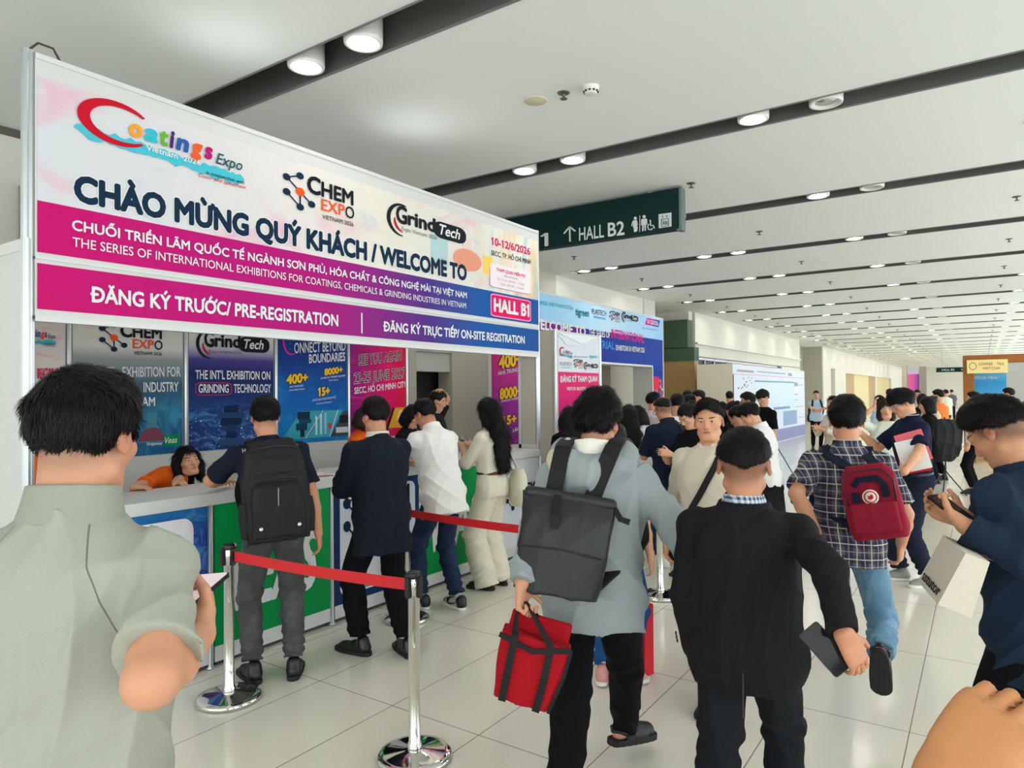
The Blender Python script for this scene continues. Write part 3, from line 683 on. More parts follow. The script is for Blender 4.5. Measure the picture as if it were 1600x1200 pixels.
# 1 coatings poster, mostly hidden
p = poster(0, M['poster_paper'], 'pale poster with red letters at the far left of the booth wall'); p2_ = p
T('BREAKTHROUGH', XQ, (58, 591), (92, 590), 15, M['red_ink'], p, .03); logo_coat(Frame(XQ, (20, 536), (88, 536), 24, 3.05, p))
# 2 chemistry poster
p = poster(1, M['poster_chem'], 'poster with chemistry logo over dark teal flask picture, EXHIBITION FOR INDUSTRY')
logo_chem(Frame(XQ, (154, 548), (253, 548), 44, 1.93, p))
T("THE INT'L", XQ, (120, 589), (182, 588), 15, M['white_ink'], p, .02); T('EXHIBITION FOR', XQ, (191, 589), (282, 588), 15.5, M['white_ink'], p, .012)
T('CHEMICAL', XQ, (140, 613), (219, 612), 13.5, M['orange_ink'], p, .02); T('INDUSTRY', XQ, (224, 612.5), (278.5, 611.5), 15, M['white_ink'], p, .015); T('IN VIETNAM', XQ, (160, 634.5), (242, 634), 14, M['white_ink'], p, .02)
F = Frame(XQ, (212, 693), (262, 691), 48, 1.0, p, .001)
F.poly([(.36, 1.0), (.36, .62), (.02, .05), (.06, 0), (.94, 0), (.98, .05), (.64, .62), (.64, 1.0)], flat(70, 130, 150), 'flask_picture'); F.poly([(.26, .45), (.05, .05), (.95, .05), (.74, .45), (.5, .5)], flat(122, 66, 82), 'flask_picture', .0006)
F = Frame(XQ, (257, 697), (280, 696), 17, 1.0, p, .002); F.poly([(0, 0), (1, 0), (1, 1), (0, 1)], flat(0, 140, 70), 'organizer_mark'); F.text('Veas', .0, .25, .85, .55, M['white_ink'], .01, .3)
T('Organizer', XQ, (229, 695.5), (254, 694.5), 4, M['white_ink'], p, .02)
# 3 grinding poster
p = poster(2, M['poster_grind'], 'poster with the grinding technology logo and text over a blue machine picture')
logo_grind(Frame(XQ, (306, 557), (421, 556), 42, 2.56, p))
T("THE INT'L EXHIBITION ON", XQ, (305, 592), (422, 593), 13.5, M['white_ink'], p, .018); T('GRINDING', XQ, (310, 613.5), (357, 613.5), 13, M['white_ink'], p, .022); T('TECHNOLOGY', XQ, (365, 613.5), (423, 613), 13, M['white_ink'], p, .015)
F = Frame(XQ, (305, 618), (362, 618), 21, 1.0, p, .001); F.poly(rrect(0, 0, 1, 1, .22), flat(170, 50, 80), 'outline'); F.poly(rrect(.025, .07, .975, .93, .19), flat(36, 40, 98), 'outline', .0008)
F = Frame(XQ, (338, 697), (384, 694), 62, 1.0, p, .001)
for y, w, c in ((.0, .9, (44, 76, 120)), (.18, .36, (20, 44, 84)), (.36, .42, (28, 60, 100)), (.52, .72, (18, 40, 76)), (.68, .9, (30, 66, 110)), (.84, .5, (16, 36, 70))): F.poly(rrect(.5 - w / 2, y, .5 + w / 2, y + .17, .05), flat(*c), 'machine_picture')
# 4 blue poster
p = poster(3, M['poster_blue'], 'blue poster reading CONNECT BEYOND BOUNDARIES with yellow figures'); 
F = Frame(XQ, (440, 555), (464, 554), 36, 1.0, p, .001); F.poly(crescent(.62, .62, .55, .6, 60, 300, .10), flat(220, 40, 150), 'ring_mark')
T('ONNECT BEYOND', XQ, (459.5, 552), (539.5, 547.5), 16, M['white_ink'], p, .012); T('BOUNDARIES', XQ, (482.5, 567.5), (539, 563.5), 13.5, M['white_ink'], p, .02)
def figures(p, X, L, sub, o=.0012):
    for body, a, b, cap in L: T(body, X, a, b, cap, M['yellow_ink'], p, .05, outline=M['ink'], ow=.04, off=.005)
    for body, a, b, cap in sub: T(body, X, a, b, cap, M['white_ink'], p, .01)
figures(p, XQ, [('400+', (447, 600), (481, 596), 13.5), ('8000+', (506.5, 586.5), (535, 582), 9.5), ('15+', (496.5, 619), (515, 616), 12)], [('NHÀ TRƯNG BÀY', (452.5, 606), (474, 603.5), 2.6), ('EXHIBITORS', (452, 611), (476, 608.5), 2), ('KHÁCH THAM QUAN', (501, 592.5), (539, 588), 2.8), ('Trade Visitors', (513, 595.5), (528, 594), 2), ('QUỐC GIA & VÙNG LÃNH THỔ', (488, 627), (524, 622), 2.8), ('Countries & Regions', (494, 632), (518, 628.5), 2)])
F = Frame(XQ, (440, 687.5), (544, 682.5), 44, 1.0, p, .001)
F.poly([(.0, 0), (.27, 1.0), (.60, 1.0), (.34, 0)], flat(60, 160, 180), 'lab_picture'); F.poly([(.36, 0), (.62, 1.0), (.90, 1.0), (.70, 0)], flat(70, 170, 190), 'lab_picture'); F.poly([(.72, 0), (.92, .95), (1.0, .95), (1.0, 0)], flat(70, 72, 78), 'lab_picture')
for a0, z0, a1, z1, c in ((.20, .30, .36, .55, (16, 60, 84)), (.24, .55, .42, .70, (20, 76, 100)), (.22, .70, .40, .98, (22, 50, 70)), (.26, .06, .32, .30, (14, 44, 60)), (.48, .1, .51, .8, (190, 226, 230)), (.55, .1, .58, .86, (180, 220, 228)), (.62, .12, .65, .9, (150, 206, 220)), (.68, .3, .73, .5, (214, 60, 50)), (.80, .12, 1.0, .34, (205, 208, 212)), (.86, .5, 1.0, .8, (30, 30, 34))): F.poly([(a0, z0), (a1, z0), (a1, z1), (a0, z1)], flat(*c), 'lab_picture', .0008)
for q in ((.335, .60), (.70, .92)): F.poly(bar((q[0], 0), (q[1] - .09 if q[1] > .8 else q[1], 1.0), .006), M['white_ink'], 'stripe', .0016)
# 5 pink poster
p = poster(4, M['poster_pink'], 'magenta poster reading SEE YOU AGAIN 23-25 JUNE 2027')
T('SEE YOU AGAIN', XQ, (560.5, 571), (627, 562.5), 16, M['ink'], p, .0, outline=M['white_ink'], ow=.035); T('23-25 JUNE 2027', XQ, (553, 599.5), (632.5, 589.5), 16, M['ink'], p, .0, outline=M['white_ink'], ow=.035); T('SECC, HO CHI MINH CITY', XQ, (553.5, 615.5), (634.5, 604.5), 9.5, M['white_ink'], p, .02)
F = Frame(XQ, (552, 681), (636, 676.5), 42, 1.0, p, .001); F.poly([(.0, 0), (.0, .9), (.12, .9), (.05, 0)], flat(120, 30, 60), 'stripe_picture'); F.poly([(.62, .2), (.76, 1.0), (1.0, 1.0), (.90, .2)], flat(236, 168, 40), 'amber_picture'); F.poly([(.55, 0), (.72, 1.0), (.76, 1.0), (.60, 0)], flat(40, 20, 30), 'stripe_picture', .0006); F.poly([(.78, .5), (.84, .9), (.93, .9), (.88, .5)], flat(250, 214, 120), 'amber_picture', .0006)

# purple poster of the next desk, seen beyond the booth
pw = empty('poster_stand', (-6.02, 8.8, 0), label='purple poster panel with yellow figures beyond the right end of the booth', cat='poster')
M['poster_purple'] = grad('purple_poster_print', [(0, lin(120, 20, 130)), (.4, lin(150, 10, 150)), (.7, lin(196, 10, 140)), (1, lin(222, 10, 110))], 'z', extra=art_pink)
MB().box((-6.05, 8.25, 0), (-6.015, 9.7, 2.5)).build('panel', M['white_panel'], pw); MB().box((-6.015, 8.29, 0.9), (-6.008, 9.66, 2.46)).build('print', M['poster_purple'], pw)
T('400+', -6.005, (779, 576), (815.5, 569.5), 19, M['yellow_ink'], pw, .05, outline=M['ink'], ow=.04); T('NHÀ TRƯNG BÀY', -6.005, (778, 586.5), (820, 578), 6, M['white_ink'], pw, .015)
T('8000+', -6.005, (780.5, 624), (815, 618), 16, M['yellow_ink'], pw, .05, outline=M['ink'], ow=.04); T('KHÁCH THAM QUAN', -6.005, (783, 629), (822, 621), 3.5, M['white_ink'], pw, .015)
T('15+', -6.005, (784, 664.5), (807, 660), 13, M['yellow_ink'], pw, .05, outline=M['ink'], ow=.04); T('LÀM VIỆC', -6.005, (801, 675), (824, 669), 5, M['white_ink'], pw, .015)

# ------------------------------------------------------------------ counter units and worktop
CY = [1.56, 2.495, 3.46, 4.425, 5.39, 6.355]; ZT = 1.085
wt = tag(MB().bev((-4.50, 1.545, ZT - .075), (XC + .012, 6.33, ZT), .006).build('worktop', M['white']), 'long white worktop running along the registration counters', 'counter')
def art_c1(t, c, g):
    n = t.noise(t.tc(), 4, 5, .6, .6); c = t.mix(t.m('MULTIPLY', t.sstep(n, .5, .7), .6), c, lin(240, 190, 206)); b = t.m('MULTIPLY', t.sstep(g[1], .84, .88), 1.0)
    return c
M['c_pale'] = grad('pale_counter_print', [(0, lin(226, 226, 236)), (1, lin(236, 232, 236))], 'z', extra=art_c1)
def art_border(t, c, g):
    n = t.noise(t.scale(t.tc(), (1, 1, 1.5)), 6, 5, .7, 1.0); return t.mix(t.m('MULTIPLY', t.sstep(n, .45, .65), .6), c, lin(90, 160, 220))
M['c_border'] = grad('violet_blue_border_print', [(0, lin(70, 20, 60)), (.2, lin(90, 50, 110)), (.35, lin(56, 66, 150)), (.8, lin(40, 60, 140)), (1, lin(30, 110, 170))], 'z', extra=art_border)
M['c_navy'] = flat(24, 52, 96); M['c_white'] = grad('white_counter_print', [(0, lin(224, 226, 232)), (1, lin(214, 220, 230))], 'z')
labs = ['registration counter front with pale watercolour print at the left end', 'green registration counter front behind the man with the black backpack', 'white registration counter front with navy border', 'green registration counter front with big white letters beside the woman in cream', 'pale blue registration counter front at the right end']
for k in range(5):
    ct = empty('counter_unit', (-4.2, (CY[k] + CY[k + 1]) / 2, 0), label=labs[k], cat='counter', group='registration counter units')
    a, b = CY[k] + .02, CY[k + 1] - .02
    MB().box((-4.44, a, 0.06), (XC - .012, b, ZT - .075)).build('carcass', M['white_panel'], ct)
    MB().box((XC - .012, a, .03), (XC - .002, b, .125)).build('base_strip', M['white'], ct)
    MB().box((-4.40, a + .02, 0.0), (XC - .03, b - .02, .06)).build('plinth', M['dark'], ct)
    for yy in ((b + .012,)):
        MB().lathe([(.03, 0), (.03, .012), (.018, .02), (.018, ZT - .075)], c=(XC - .004, yy, 0), n=10).build('post', M['alu'], ct)
    m = [M['c_border'], M['green_print'], M['c_navy'], M['green_print'], M['c_white']][k]
    MB().box((XC - .012, a, .125), (XC - .003, b, ZT - .08)).build('front_print', m, ct)
    O = np.array((XC - .002, a, .125)); W_, Z_ = b - a, ZT - .205
    def rect(r, m, name, off=.0012): MB().prism(r, O + np.array((off, 0, 0)), (0, 1, 0), (0, 0, 1), (1, 0, 0), .001).build(name, m, ct)
    if k == 0:
        rect(rrect(-.0, .0, W_ - .10, Z_ - .05, .07), M['c_pale'], 'white_field')
        F = Frame(XC, (150, 930), (296, 920), 68, 3.05, ct, .004); logo_coat(F)
    if k == 2:
        rect(rrect(.05, .06, W_ - .05, Z_ - .04, .06), M['c_white'], 'white_field'); F = Frame(XC, (536, 860), (640, 845), 90, 1.93, ct, .003); logo_chem(F)
        T('www.chemexpo.vn', XC, (537, 926), (640, 898), 6.5, M['ink'], ct, .005, slant=.2)
    if k in (1, 3):
        t0 = np.array((XC - .002, a + .10, .33)); text_obj('VEAS', t0, (0, 1, .0), (0, 0, 1), (1, 0, 0), W_ - .2, .40, M['white_ink'], ct, .03, 'big_lettering', .003, slant=.25)
    if k == 4:
        F = Frame(XC, (790, 800), (836, 792), 40, 1.93, ct, .003); logo_chem(F)
# leaflet piles on the worktop
def leaflets_mat():
    t = NT('printed_leaflet'); n = t.noise(t.tc(), 55, 2, .5); g = t.noise(t.tc(), 14, 2, .5)
    c = t.ramp(n, [(.42, lin(240, 236, 232)), (.50, lin(230, 150, 150)), (.58, lin(244, 240, 236))], 'CONSTANT'); return t.out(t.mix(t.sstep(g, .55, .6), c, lin(196, 60, 66)), .5)
M['leaflet'] = leaflets_mat()
rnd = random.Random(5)
for i, (x, y, n, lab) in enumerate(((-4.22, 3.25, 5, 'pile of red and white leaflets on the worktop right of the backpack'), (-4.12, 3.44, 4, 'second pile of leaflets left of the man in the navy shirt'), (-4.30, 3.50, 3, 'loose leaflets at the back of the worktop by the navy shirt'), (-4.15, 4.78, 6, 'leaflet pile on the worktop under the phone of the woman in cream'), (-4.28, 4.62, 4, 'leaflets right of the white shirt'), (-4.20, 4.98, 4, 'leaflets pile nearest the woman in cream'))):
    q = MB(); 
    for j in range(n):
        a = rnd.uniform(-.5, .5); c, s_ = math.cos(a), math.sin(a); dx, dy = rnd.uniform(-.03, .03), rnd.uniform(-.03, .03); z = ZT + .001 + j * .005
        q.prism([(c * u - s_ * v_, s_ * u + c * v_) for u, v_ in ((-.05, -.09), (.05, -.09), (.05, .09), (-.05, .09))], (x + dx, y + dy, z), (1, 0, 0), (0, 1, 0), (0, 0, 1), .0045)
    tag(q.build('leaflet_pile', M['leaflet']), lab, 'leaflets', 'leaflet piles on the worktop')
cb = MB().tube([(-3.92, 2.9, .006), (-3.90, 3.0, .006), (-3.88, 3.3, .006), (-3.91, 3.7, .006), (-3.89, 4.1, .006), (-3.92, 4.25, .006)], .005).build('power_cable', M['white']); tag(cb, 'thin white power cable lying along the foot of the counters', 'cable')

# ------------------------------------------------------------------ stanchions and belts
base_prof = [(.0, 0), (.165, 0), (.172, .004), (.172, .020), (.166, .028), (.14, .033), (.05, .044), (.034, .050), (.033, .075), (.027, .08), (.0265, .86)]
ST = [((-3.486, 2.293), (.012, 0), 'polished belt stanchion in front of the man with the black backpack'), ((-2.20, 2.40), (-.010, 0), 'polished belt stanchion nearest the viewer, end of the lower red belt'), ((-3.593, 3.838), (0, 0), 'polished belt stanchion beside the man in the navy shirt'), ((-2.171, 3.779), (0, 0), 'polished belt stanchion behind the red shopping bag'), ((-2.221, 5.411), (0, 0), 'polished belt stanchion standing left of the man in the black blazer')]
for (x, y), (tx, ty), lab in ST:
    s_ = empty('stanchion', (x, y, 0), label=lab, cat='stanchion', group='belt stanchions')
    s_.rotation_euler = (0, 0, 0)
    MB().lathe([p for p in base_prof if p[1] <= .05] + [(.0, .05)], c=(0, 0, 0), n=48).build('base', M['chrome'], s_, True)
    MB().lathe([(.036, .045), (.034, .07), (.0275, .08), (.027, .74), (.029, .74), (.029, .84), (.027, .842)], n=28).build('post', M['chrome'], s_, True)
    hd = MB().lathe([(.031, .835), (.033, .84), (.033, .858), (.028, .864), (0, .864)], n=24)
    for a in (0, math.pi / 2, math.pi, -math.pi / 2): hd.box((.026 * math.cos(a) - .012, .026 * math.sin(a) - .012, .745), (.034 * math.cos(a) + .010 * math.copysign(1, math.cos(a)) * abs(round(math.cos(a))) , .034 * math.sin(a) + .010 * math.copysign(1, math.sin(a)) * abs(round(math.sin(a))), .845)) if False else hd.box((.036 * math.cos(a) - .011, .036 * math.sin(a) - .011, .75), (.036 * math.cos(a) + .011, .036 * math.sin(a) + .011, .842))
    hd.build('head', M['black'], s_, True)
for i, (A_, B_, lab) in enumerate((((-3.486, 2.293), (-2.20, 2.40), 'red retractable belt stretched in front of the man with the black backpack'), ((-3.593, 3.838), (-2.171, 3.779), 'red retractable belt crossing in front of the woman in cream'))):
    a, b = np.array(A_), np.array(B_); d = (b - a) / np.linalg.norm(b - a); a = a + d * .05; b = b - d * .05; path = []
    for k in range(13):
        f = k / 12; q = a + (b - a) * f; path.append((q[0], q[1], .80 - .03 * 4 * f * (1 - f) * .35))
    tag(MB().ribbon(path, .055, .003, (0, 0, 1)).build('retractable_belt', M['red_belt']), lab, 'belt', 'red retractable belts')

# ------------------------------------------------------------------ tall info tower, gate, hall plan board
tw = empty('info_tower', (-4.7, 8.2, 0), label='white square tower with logos over a magenta print, ĐĂNG KÝ THAM QUAN', cat='sign tower')
XT = -4.5
MB().box((-5.0, 7.6, 0.0), (XT - .02, 8.86, 2.5)).build('body', M['stone'], tw)
MB().box((XT - .02, 7.6, 0.0), (XT - .008, 8.86, 2.5)).build('front_panel', M['white_panel'], tw)
for y in (7.6, 8.86): MB().lathe([(.022, 0), (.022, 2.51)], c=(XT - .012, y, 0), n=8, smooth=False).build('upright', M['alu'], tw)
M['t_pink'] = grad('magenta_tower_print', [(0, lin(120, 30, 140)), (.5, lin(190, 10, 140)), (.8, lin(226, 20, 110)), (1, lin(232, 40, 110))], 'z')
a = onx(873, 582, XT); b = onx(936, 583, XT); MB().box((XT - .008, a[1], .5), (XT - .003, b[1], a[2] + .01)).build('magenta_print', M['t_pink'], tw)
MB().box((XT - .008, a[1], a[2] + .02), (XT - .004, b[1], 2.44)).build('white_print', M['c_white'], tw)
logo_coat(Frame(XT, (874, 557), (894, 558), 12, 3.05, tw)); logo_chem(Frame(XT, (896, 574), (910, 575), 13, 1.93, tw)); logo_grind(Frame(XT, (912, 577), (934, 578), 11, 2.56, tw))
T('PLASTECH', XT, (875, 571), (893, 571.5), 5.5, M['grey_ink'], tw, .0); T('VIETNAM 2026', XT, (876, 575.5), (892, 576), 2.5, M['teal_ink'], tw, .0); T('dyechem', XT, (896, 558), (918, 559), 2.5, M['grey_ink'], tw, 0); T('tigreen', XT, (921, 559), (933, 559.5), 5, M['teal_ink'], tw, .02)
F = Frame(XT, (871, 545), (936, 548), 26, 1.0, tw, .001); F.poly([(0, 1), (.55, .45), (1, 1)], flat(228, 232, 234), 'paper_fold'); F.poly([(.0, .9), (.35, .6), (.62, .25), (.2, .3)], flat(218, 224, 228), 'paper_fold', -.0005)
T('ĐĂNG KÝ THAM QUAN', XT, (875, 597), (933, 596), 9, M['white_ink'], tw, .04); T('VISITOR REGISTRATION', XT, (885, 610), (926, 609.5), 5, M['white_ink'], tw, .02)

XG = -6.3
gt = empty('entrance_gate', (XG, 13, 0), label='tall blue printed gate to the hall, WELCOME TO THE SERIES OF INTERNATIONAL EXHIBITIONS', cat='gate')
gy0, gy1 = 10.0, 15.70; oy0, oy1 = 10.9, 15.05; zh = 2.28; zt = 3.46
MB().box((XG - .5, gy0, 0), (XG - .012, oy0, zt)).build('leg', M['white_panel'], gt); MB().box((XG - .5, oy1, 0), (XG - .012, gy1, zt)).build('leg', M['white_panel'], gt); MB().box((XG - .5, oy0, zh), (XG - .012, oy1, zt)).build('lintel', M['white_panel'], gt)
M['g_sky'] = grad('pale_blue_print', [(0, lin(150, 205, 240)), (.5, lin(196, 228, 248)), (1, lin(150, 200, 240))], 'y')
M['g_blue'] = grad('violet_to_blue_print', [(0, lin(150, 6, 140)), (.22, lin(104, 10, 138)), (.38, lin(26, 36, 140)), (.52, lin(2, 50, 150)), (1, lin(0, 56, 158))], 'y')
MB().box((XG - .012, gy0, 2.93), (XG - .006, gy1, zt - .03)).build('pale_blue_print', M['g_sky'], gt)
MB().box((XG - .012, gy0, zh + .03), (XG - .006, gy1, 2.93)).build('blue_print', M['g_blue'], gt)
M['g_leg'] = flat(0, 56, 158); MB().box((XG - .012, oy1 + .02, 0), (XG - .005, gy1 - .01, zh + .05)).build('blue_print', M['g_leg'], gt); MB().box((XG - .012, gy0, 0), (XG - .005, oy0 - .02, zh + .05)).build('blue_print', M['g_leg'], gt)
def art_crowd(t, c, g):
    n = t.noise(t.tc(), 9, 4, .7, .6); return t.ramp(n, [(.3, lin(20, 30, 60)), (.45, lin(40, 70, 130)), (.55, lin(190, 50, 90)), (.62, lin(200, 210, 230)), (.75, lin(60, 90, 160))])
M['g_crowd'] = grad('crowd_picture_print', [(0, (0, 0, 0)), (1, (1, 1, 1))], extra=art_crowd)
MB().box((XG - .006, oy1 + .04, 0.6), (XG - .003, gy1 - .02, 2.0)).build('crowd_picture', M['g_crowd'], gt); MB().box((XG - .003, oy1 + .04, 1.75), (XG - .001, oy1 + .36, 2.05)).build('red_picture', flat(236, 30, 70), gt)
for y in (gy0, gy1): MB().box((XG - .02, y - .02, 0), (XG, y + .02, zt)).build('edge_trim', M['white'], gt)
MB().box((XG - .02, gy0, zt - .03), (XG, gy1, zt)).box((XG - .02, oy0, zh - .01), (XG, oy1, zh + .03)).box((XG - .02, oy1 - .02, 0), (XG, oy1 + .02, zh)).build('edge_trim', M['white'], gt)
XH = XG - .003
T('SUPER VIETNAM', XH, (838, 475), (882, 482), 6, M['teal_ink'], gt, .01); T('2026', XH, (883, 482), (895, 484), 6, M['teal_ink'], gt, 0)
T('tigreen', XH, (899, 492), (920, 495), 11, flat(20, 130, 150), gt, .03); T('PLASTECH', XH, (925, 490.5), (947, 494), 8, M['ink'], gt, .0); T('VIETNAM 2026', XH, (927, 496.5), (946, 500), 3.5, flat(30, 150, 210), gt, .01)
logo_chem(Frame(XH, (952, 500), (968, 503), 15, 1.93, gt)); logo_grind(Frame(XH, (971, 502), (997, 506), 15, 2.56, gt))
F = Frame(XH, (1008, 507), (1031, 511), 11, 1.0, gt, .002); F.poly([(0, 0), (.12, 1), (1.0, 1), (.9, 0)], flat(206, 20, 140), 'date_tag'); F.poly([(.55, 0), (.64, 1), (1.0, 1), (.9, 0)], flat(60, 40, 150), 'date_tag', .0005); F.text('10-12/6/2026', .12, .2, .76, .6, M['white_ink'], .02)
T('SECC, HO CHI MINH CITY', XH, (1003, 513.5), (1028, 517.5), 3, flat(90, 150, 200), gt, 0)
T('WELCOME TO', XH, (828, 511.5), (915, 525), 15, M['white_ink'], gt, .04); T('THE SERIES OF', XH, (920, 524), (953, 528), 10, M['white_ink'], gt, .02)
T('INTERNATIONAL', XH, (955, 527.5), (1006, 536), 13.5, flat(232, 40, 150), gt, .02)
T('INDUSTRIAL', XH, (905, 541), (960, 546), 12.5, flat(60, 150, 230), gt, .02); T('EXHIBITIONS IN VIETNAM 2026', XH, (962, 547), (1007, 551), 8, M['white_ink'], gt, .02)
struct(MB().box((-9.6, 12.25, 0), (-9.5, 19.8, 2.75)), 'door_7', M['oak']); MB().box((-9.5, 14, 1.95), (-9.48, 16.5, 2.35)).build('fanlight', flat(6, 46, 110), bpy.data.objects['door_7'])

hp = empty('hall_plan_board', (-5.9, 23.4, 0), label='big white exhibition plan board standing free before the glazed doors', cat='board')
XM = -5.6; y0, y1 = 18.9, 28.1; zt = 2.45
MB().box((XM - 1.0, y0, 0), (XM - .012, y1, zt)).build('body', plain('cream_board', lin(222, 216, 196), .6), hp); MB().box((XM - .012, y0, 0), (XM - .004, y1, zt)).build('front_panel', M['white'], hp)
MB().box((XM - .004, y0 + .02, .42), (XM - .001, y1 - .02, zt - .05)).build('white_print', flat(224, 232, 244), hp)
M['lav'] = grad('lavender_print', [(0, lin(226, 120, 180)), (.25, lin(190, 140, 190)), (.5, lin(150, 152, 196)), (1, lin(140, 146, 190))]); MB().box((XM - .004, y0 + .02, .02), (XM - .0005, y1 - .02, .42)).build('lavender_strip', M['lav'], hp)
def plan_mat():
    t = NT('booth_plan_print'); br = t.n.new('ShaderNodeTexBrick'); y, z = t.sep(t.tc())[1:3]; t.l.new(t.comb(y, z, 0.0), br.inputs[0]); br.inputs['Scale'].default_value = 5
    br.inputs['Color1'].default_value = (*lin(196, 220, 240), 1); br.inputs['Color2'].default_value = (*lin(174, 208, 236), 1); br.inputs['Mortar'].default_value = (*lin(226, 236, 246), 1); br.inputs['Mortar Size'].default_value = .03; br.inputs['Bias'].default_value = 0
    return t.out(br.outputs[0], .4)
pl = plan_mat()
def pb(y0, z0, y1, z1, m, nm, o=0.): MB().box((XM - .001, y0, z0), (XM + .001 + o, y1, z1)).build(nm, m, hp)
pb(21.1, .62, 26.3, 2.02, pl, 'plan_print'); pb(24.6, .50, 26.7, 1.0, flat(150, 176, 214), 'plan_print', .001); pb(23.3, 1.08, 25.6, 1.16, flat(130, 160, 196), 'plan_print', .001); pb(21.1, 1.97, 26.3, 2.02, flat(130, 170, 205), 'plan_print', .001); pb(y0 + .03, 2.16, y1 - .03, 2.175, flat(222, 150, 190), 'pink_line'); pb(y0 + .01, .02, y0 + .09, 2.16, flat(120, 30, 90), 'edge_line')
for a, b, c, d in ((19.3, 2.24, 21.0, 2.30), (21.4, 2.27, 25.0, 2.30), (25.4, 2.22, 26.0, 2.32), (26.3, 1.86, 26.9, 2.0), (26.3, 1.55, 26.9, 1.58), (26.3, 1.35, 26.9, 1.37), (27.0, 1.9, 27.8, 1.92), (27.0, 1.1, 27.8, 1.12), (27.0, .7, 27.8, .72), (26.5, 1.1, 27.0, 1.12)): pb(a, b, c, d, flat(160, 166, 180), 'small_print')
rnd = random.Random(2)
for k in range(16): a, b = rnd.uniform(19.3, 20.8), rnd.uniform(1.75, 2.08); pb(a, b, a + .09, b + .03, flat(90, 92, 104), 'small_print')

# ------------------------------------------------------------------ coffee kiosk, pink panel and doors at the far end
kk = empty('coffee_kiosk', (1.0, 19.6, 0), label='coffee kiosk with wooden frame and cream sign reading COFFEE TEA MATCHA', cat='kiosk')
M['kwood'] = wood_mat('kiosk_wood', lin(142, 84, 30), lin(170, 104, 42), (3, 3, 12)); YK = 19.1
def kp(x, y): p = ony(x, y, YK); return p[0], p[2]
xl, zt = kp(1504, 557.5)
MB().bev((xl, YK, 0), (xl + .22, YK + .25, zt), .01).build('post', M['kwood'], kk); MB().bev((xl + 2.9, YK, 0), (xl + 3.12, YK + .25, zt), .01).build('post', M['kwood'], kk); MB().bev((xl, YK - .01, zt - .16), (xl + 3.12, YK + .26, zt + .03), .01).build('beam', M['kwood'], kk)
a, b = kp(1510.5, 563), kp(1575, 582.5); MB().bev((a[0], YK - .06, b[1]), (b[0], YK - .015, a[1]), .004).build('name_board', flat(250, 226, 158), kk)
M['brown_ink'] = flat(150, 100, 50)
T('COFFEE · TEA', YK - .06, (1529, 571), (1569, 570.5), 4.2, M['brown_ink'], kk, .0, axis='y'); T('MATCHA', YK - .06, (1536, 577.5), (1563, 577), 4, M['brown_ink'], kk, .0, axis='y')
pts = [(kp(*q)) for q in circ(1520, 572.5, 6)]; pin = [(kp(*q)) for q in circ(1520, 572.5, 5)]
MB().prism(pts, (0, YK - .061, 0), (1, 0, 0), (0, 0, 1), (0, -1, 0), .002).build('ring_mark', M['brown_ink'], kk); MB().prism(pin, (0, YK - .064, 0), (1, 0, 0), (0, 0, 1), (0, -1, 0), .002).build('ring_mark', flat(250, 226, 158), kk)
a, b = kp(1517, 583), kp(1574, 640)
M['kscr'] = grad('menu_print', [(0, lin(250, 170, 150)), (.25, lin(240, 240, 244)), (.45, lin(90, 180, 230)), (.8, lin(60, 160, 222)), (1, lin(110, 196, 236))], 'z'); MB().box((a[0], YK + .3, b[1] - .3), (b[0], YK + .34, a[1])).build('menu_board', M['kscr'], kk)
T('SPECIAL MENU', YK + .3, (1522, 592), (1560, 592), 4, M['white_ink'], kk, .01, axis='y')
MB().box((xl + .25, YK + .4, 0), (xl + 2.9, YK + 1.6, 1.1)).build('bar_counter', M['oak'], kk); MB().box((xl + .2, YK + 1.9, 0), (xl + 3.1, YK + 2.0, 2.5)).build('back_panel', M['white_panel'], kk)
MB().box((xl + 1.55, YK + .35, 1.25), (xl + 1.9, YK + .38, 2.25)).build('price_board', flat(236, 238, 240), kk)
pk = empty('poster_stand', (-6.2, 72, 0), label='tall pink and violet printed panel far down the left wall', cat='poster')
XK = -5.9; a = ony(1418, 577, 72); b = ony(1436, 577, 72)
MB().box((a[0], 72, 0), (b[0], 72.3, a[2])).build('panel', M['white_panel'], pk)
M['pkp'] = grad('pink_violet_print', [(0, lin(232, 110, 170)), (.5, lin(226, 96, 180)), (1, lin(110, 70, 170))], 'x'); MB().box((a[0], 71.98, 1.2), (b[0], 72.0, a[2] - .45)).build('print', M['pkp'], pk); MB().box((a[0], 71.98, a[2] - .45), (b[0], 72.0, a[2])).build('print', flat(206, 190, 232), pk)
MB().box((a[0] - .45, 71.9, 0), (a[0] - .05, 72.4, a[2] + .35)).build('column', M['stone'], pk); MB().box((b[0] + .05, 71.9, 0), (b[0] + .55, 72.4, a[2] + .2)).build('column', plain('taupe_column', lin(150, 140, 132), .6), pk)
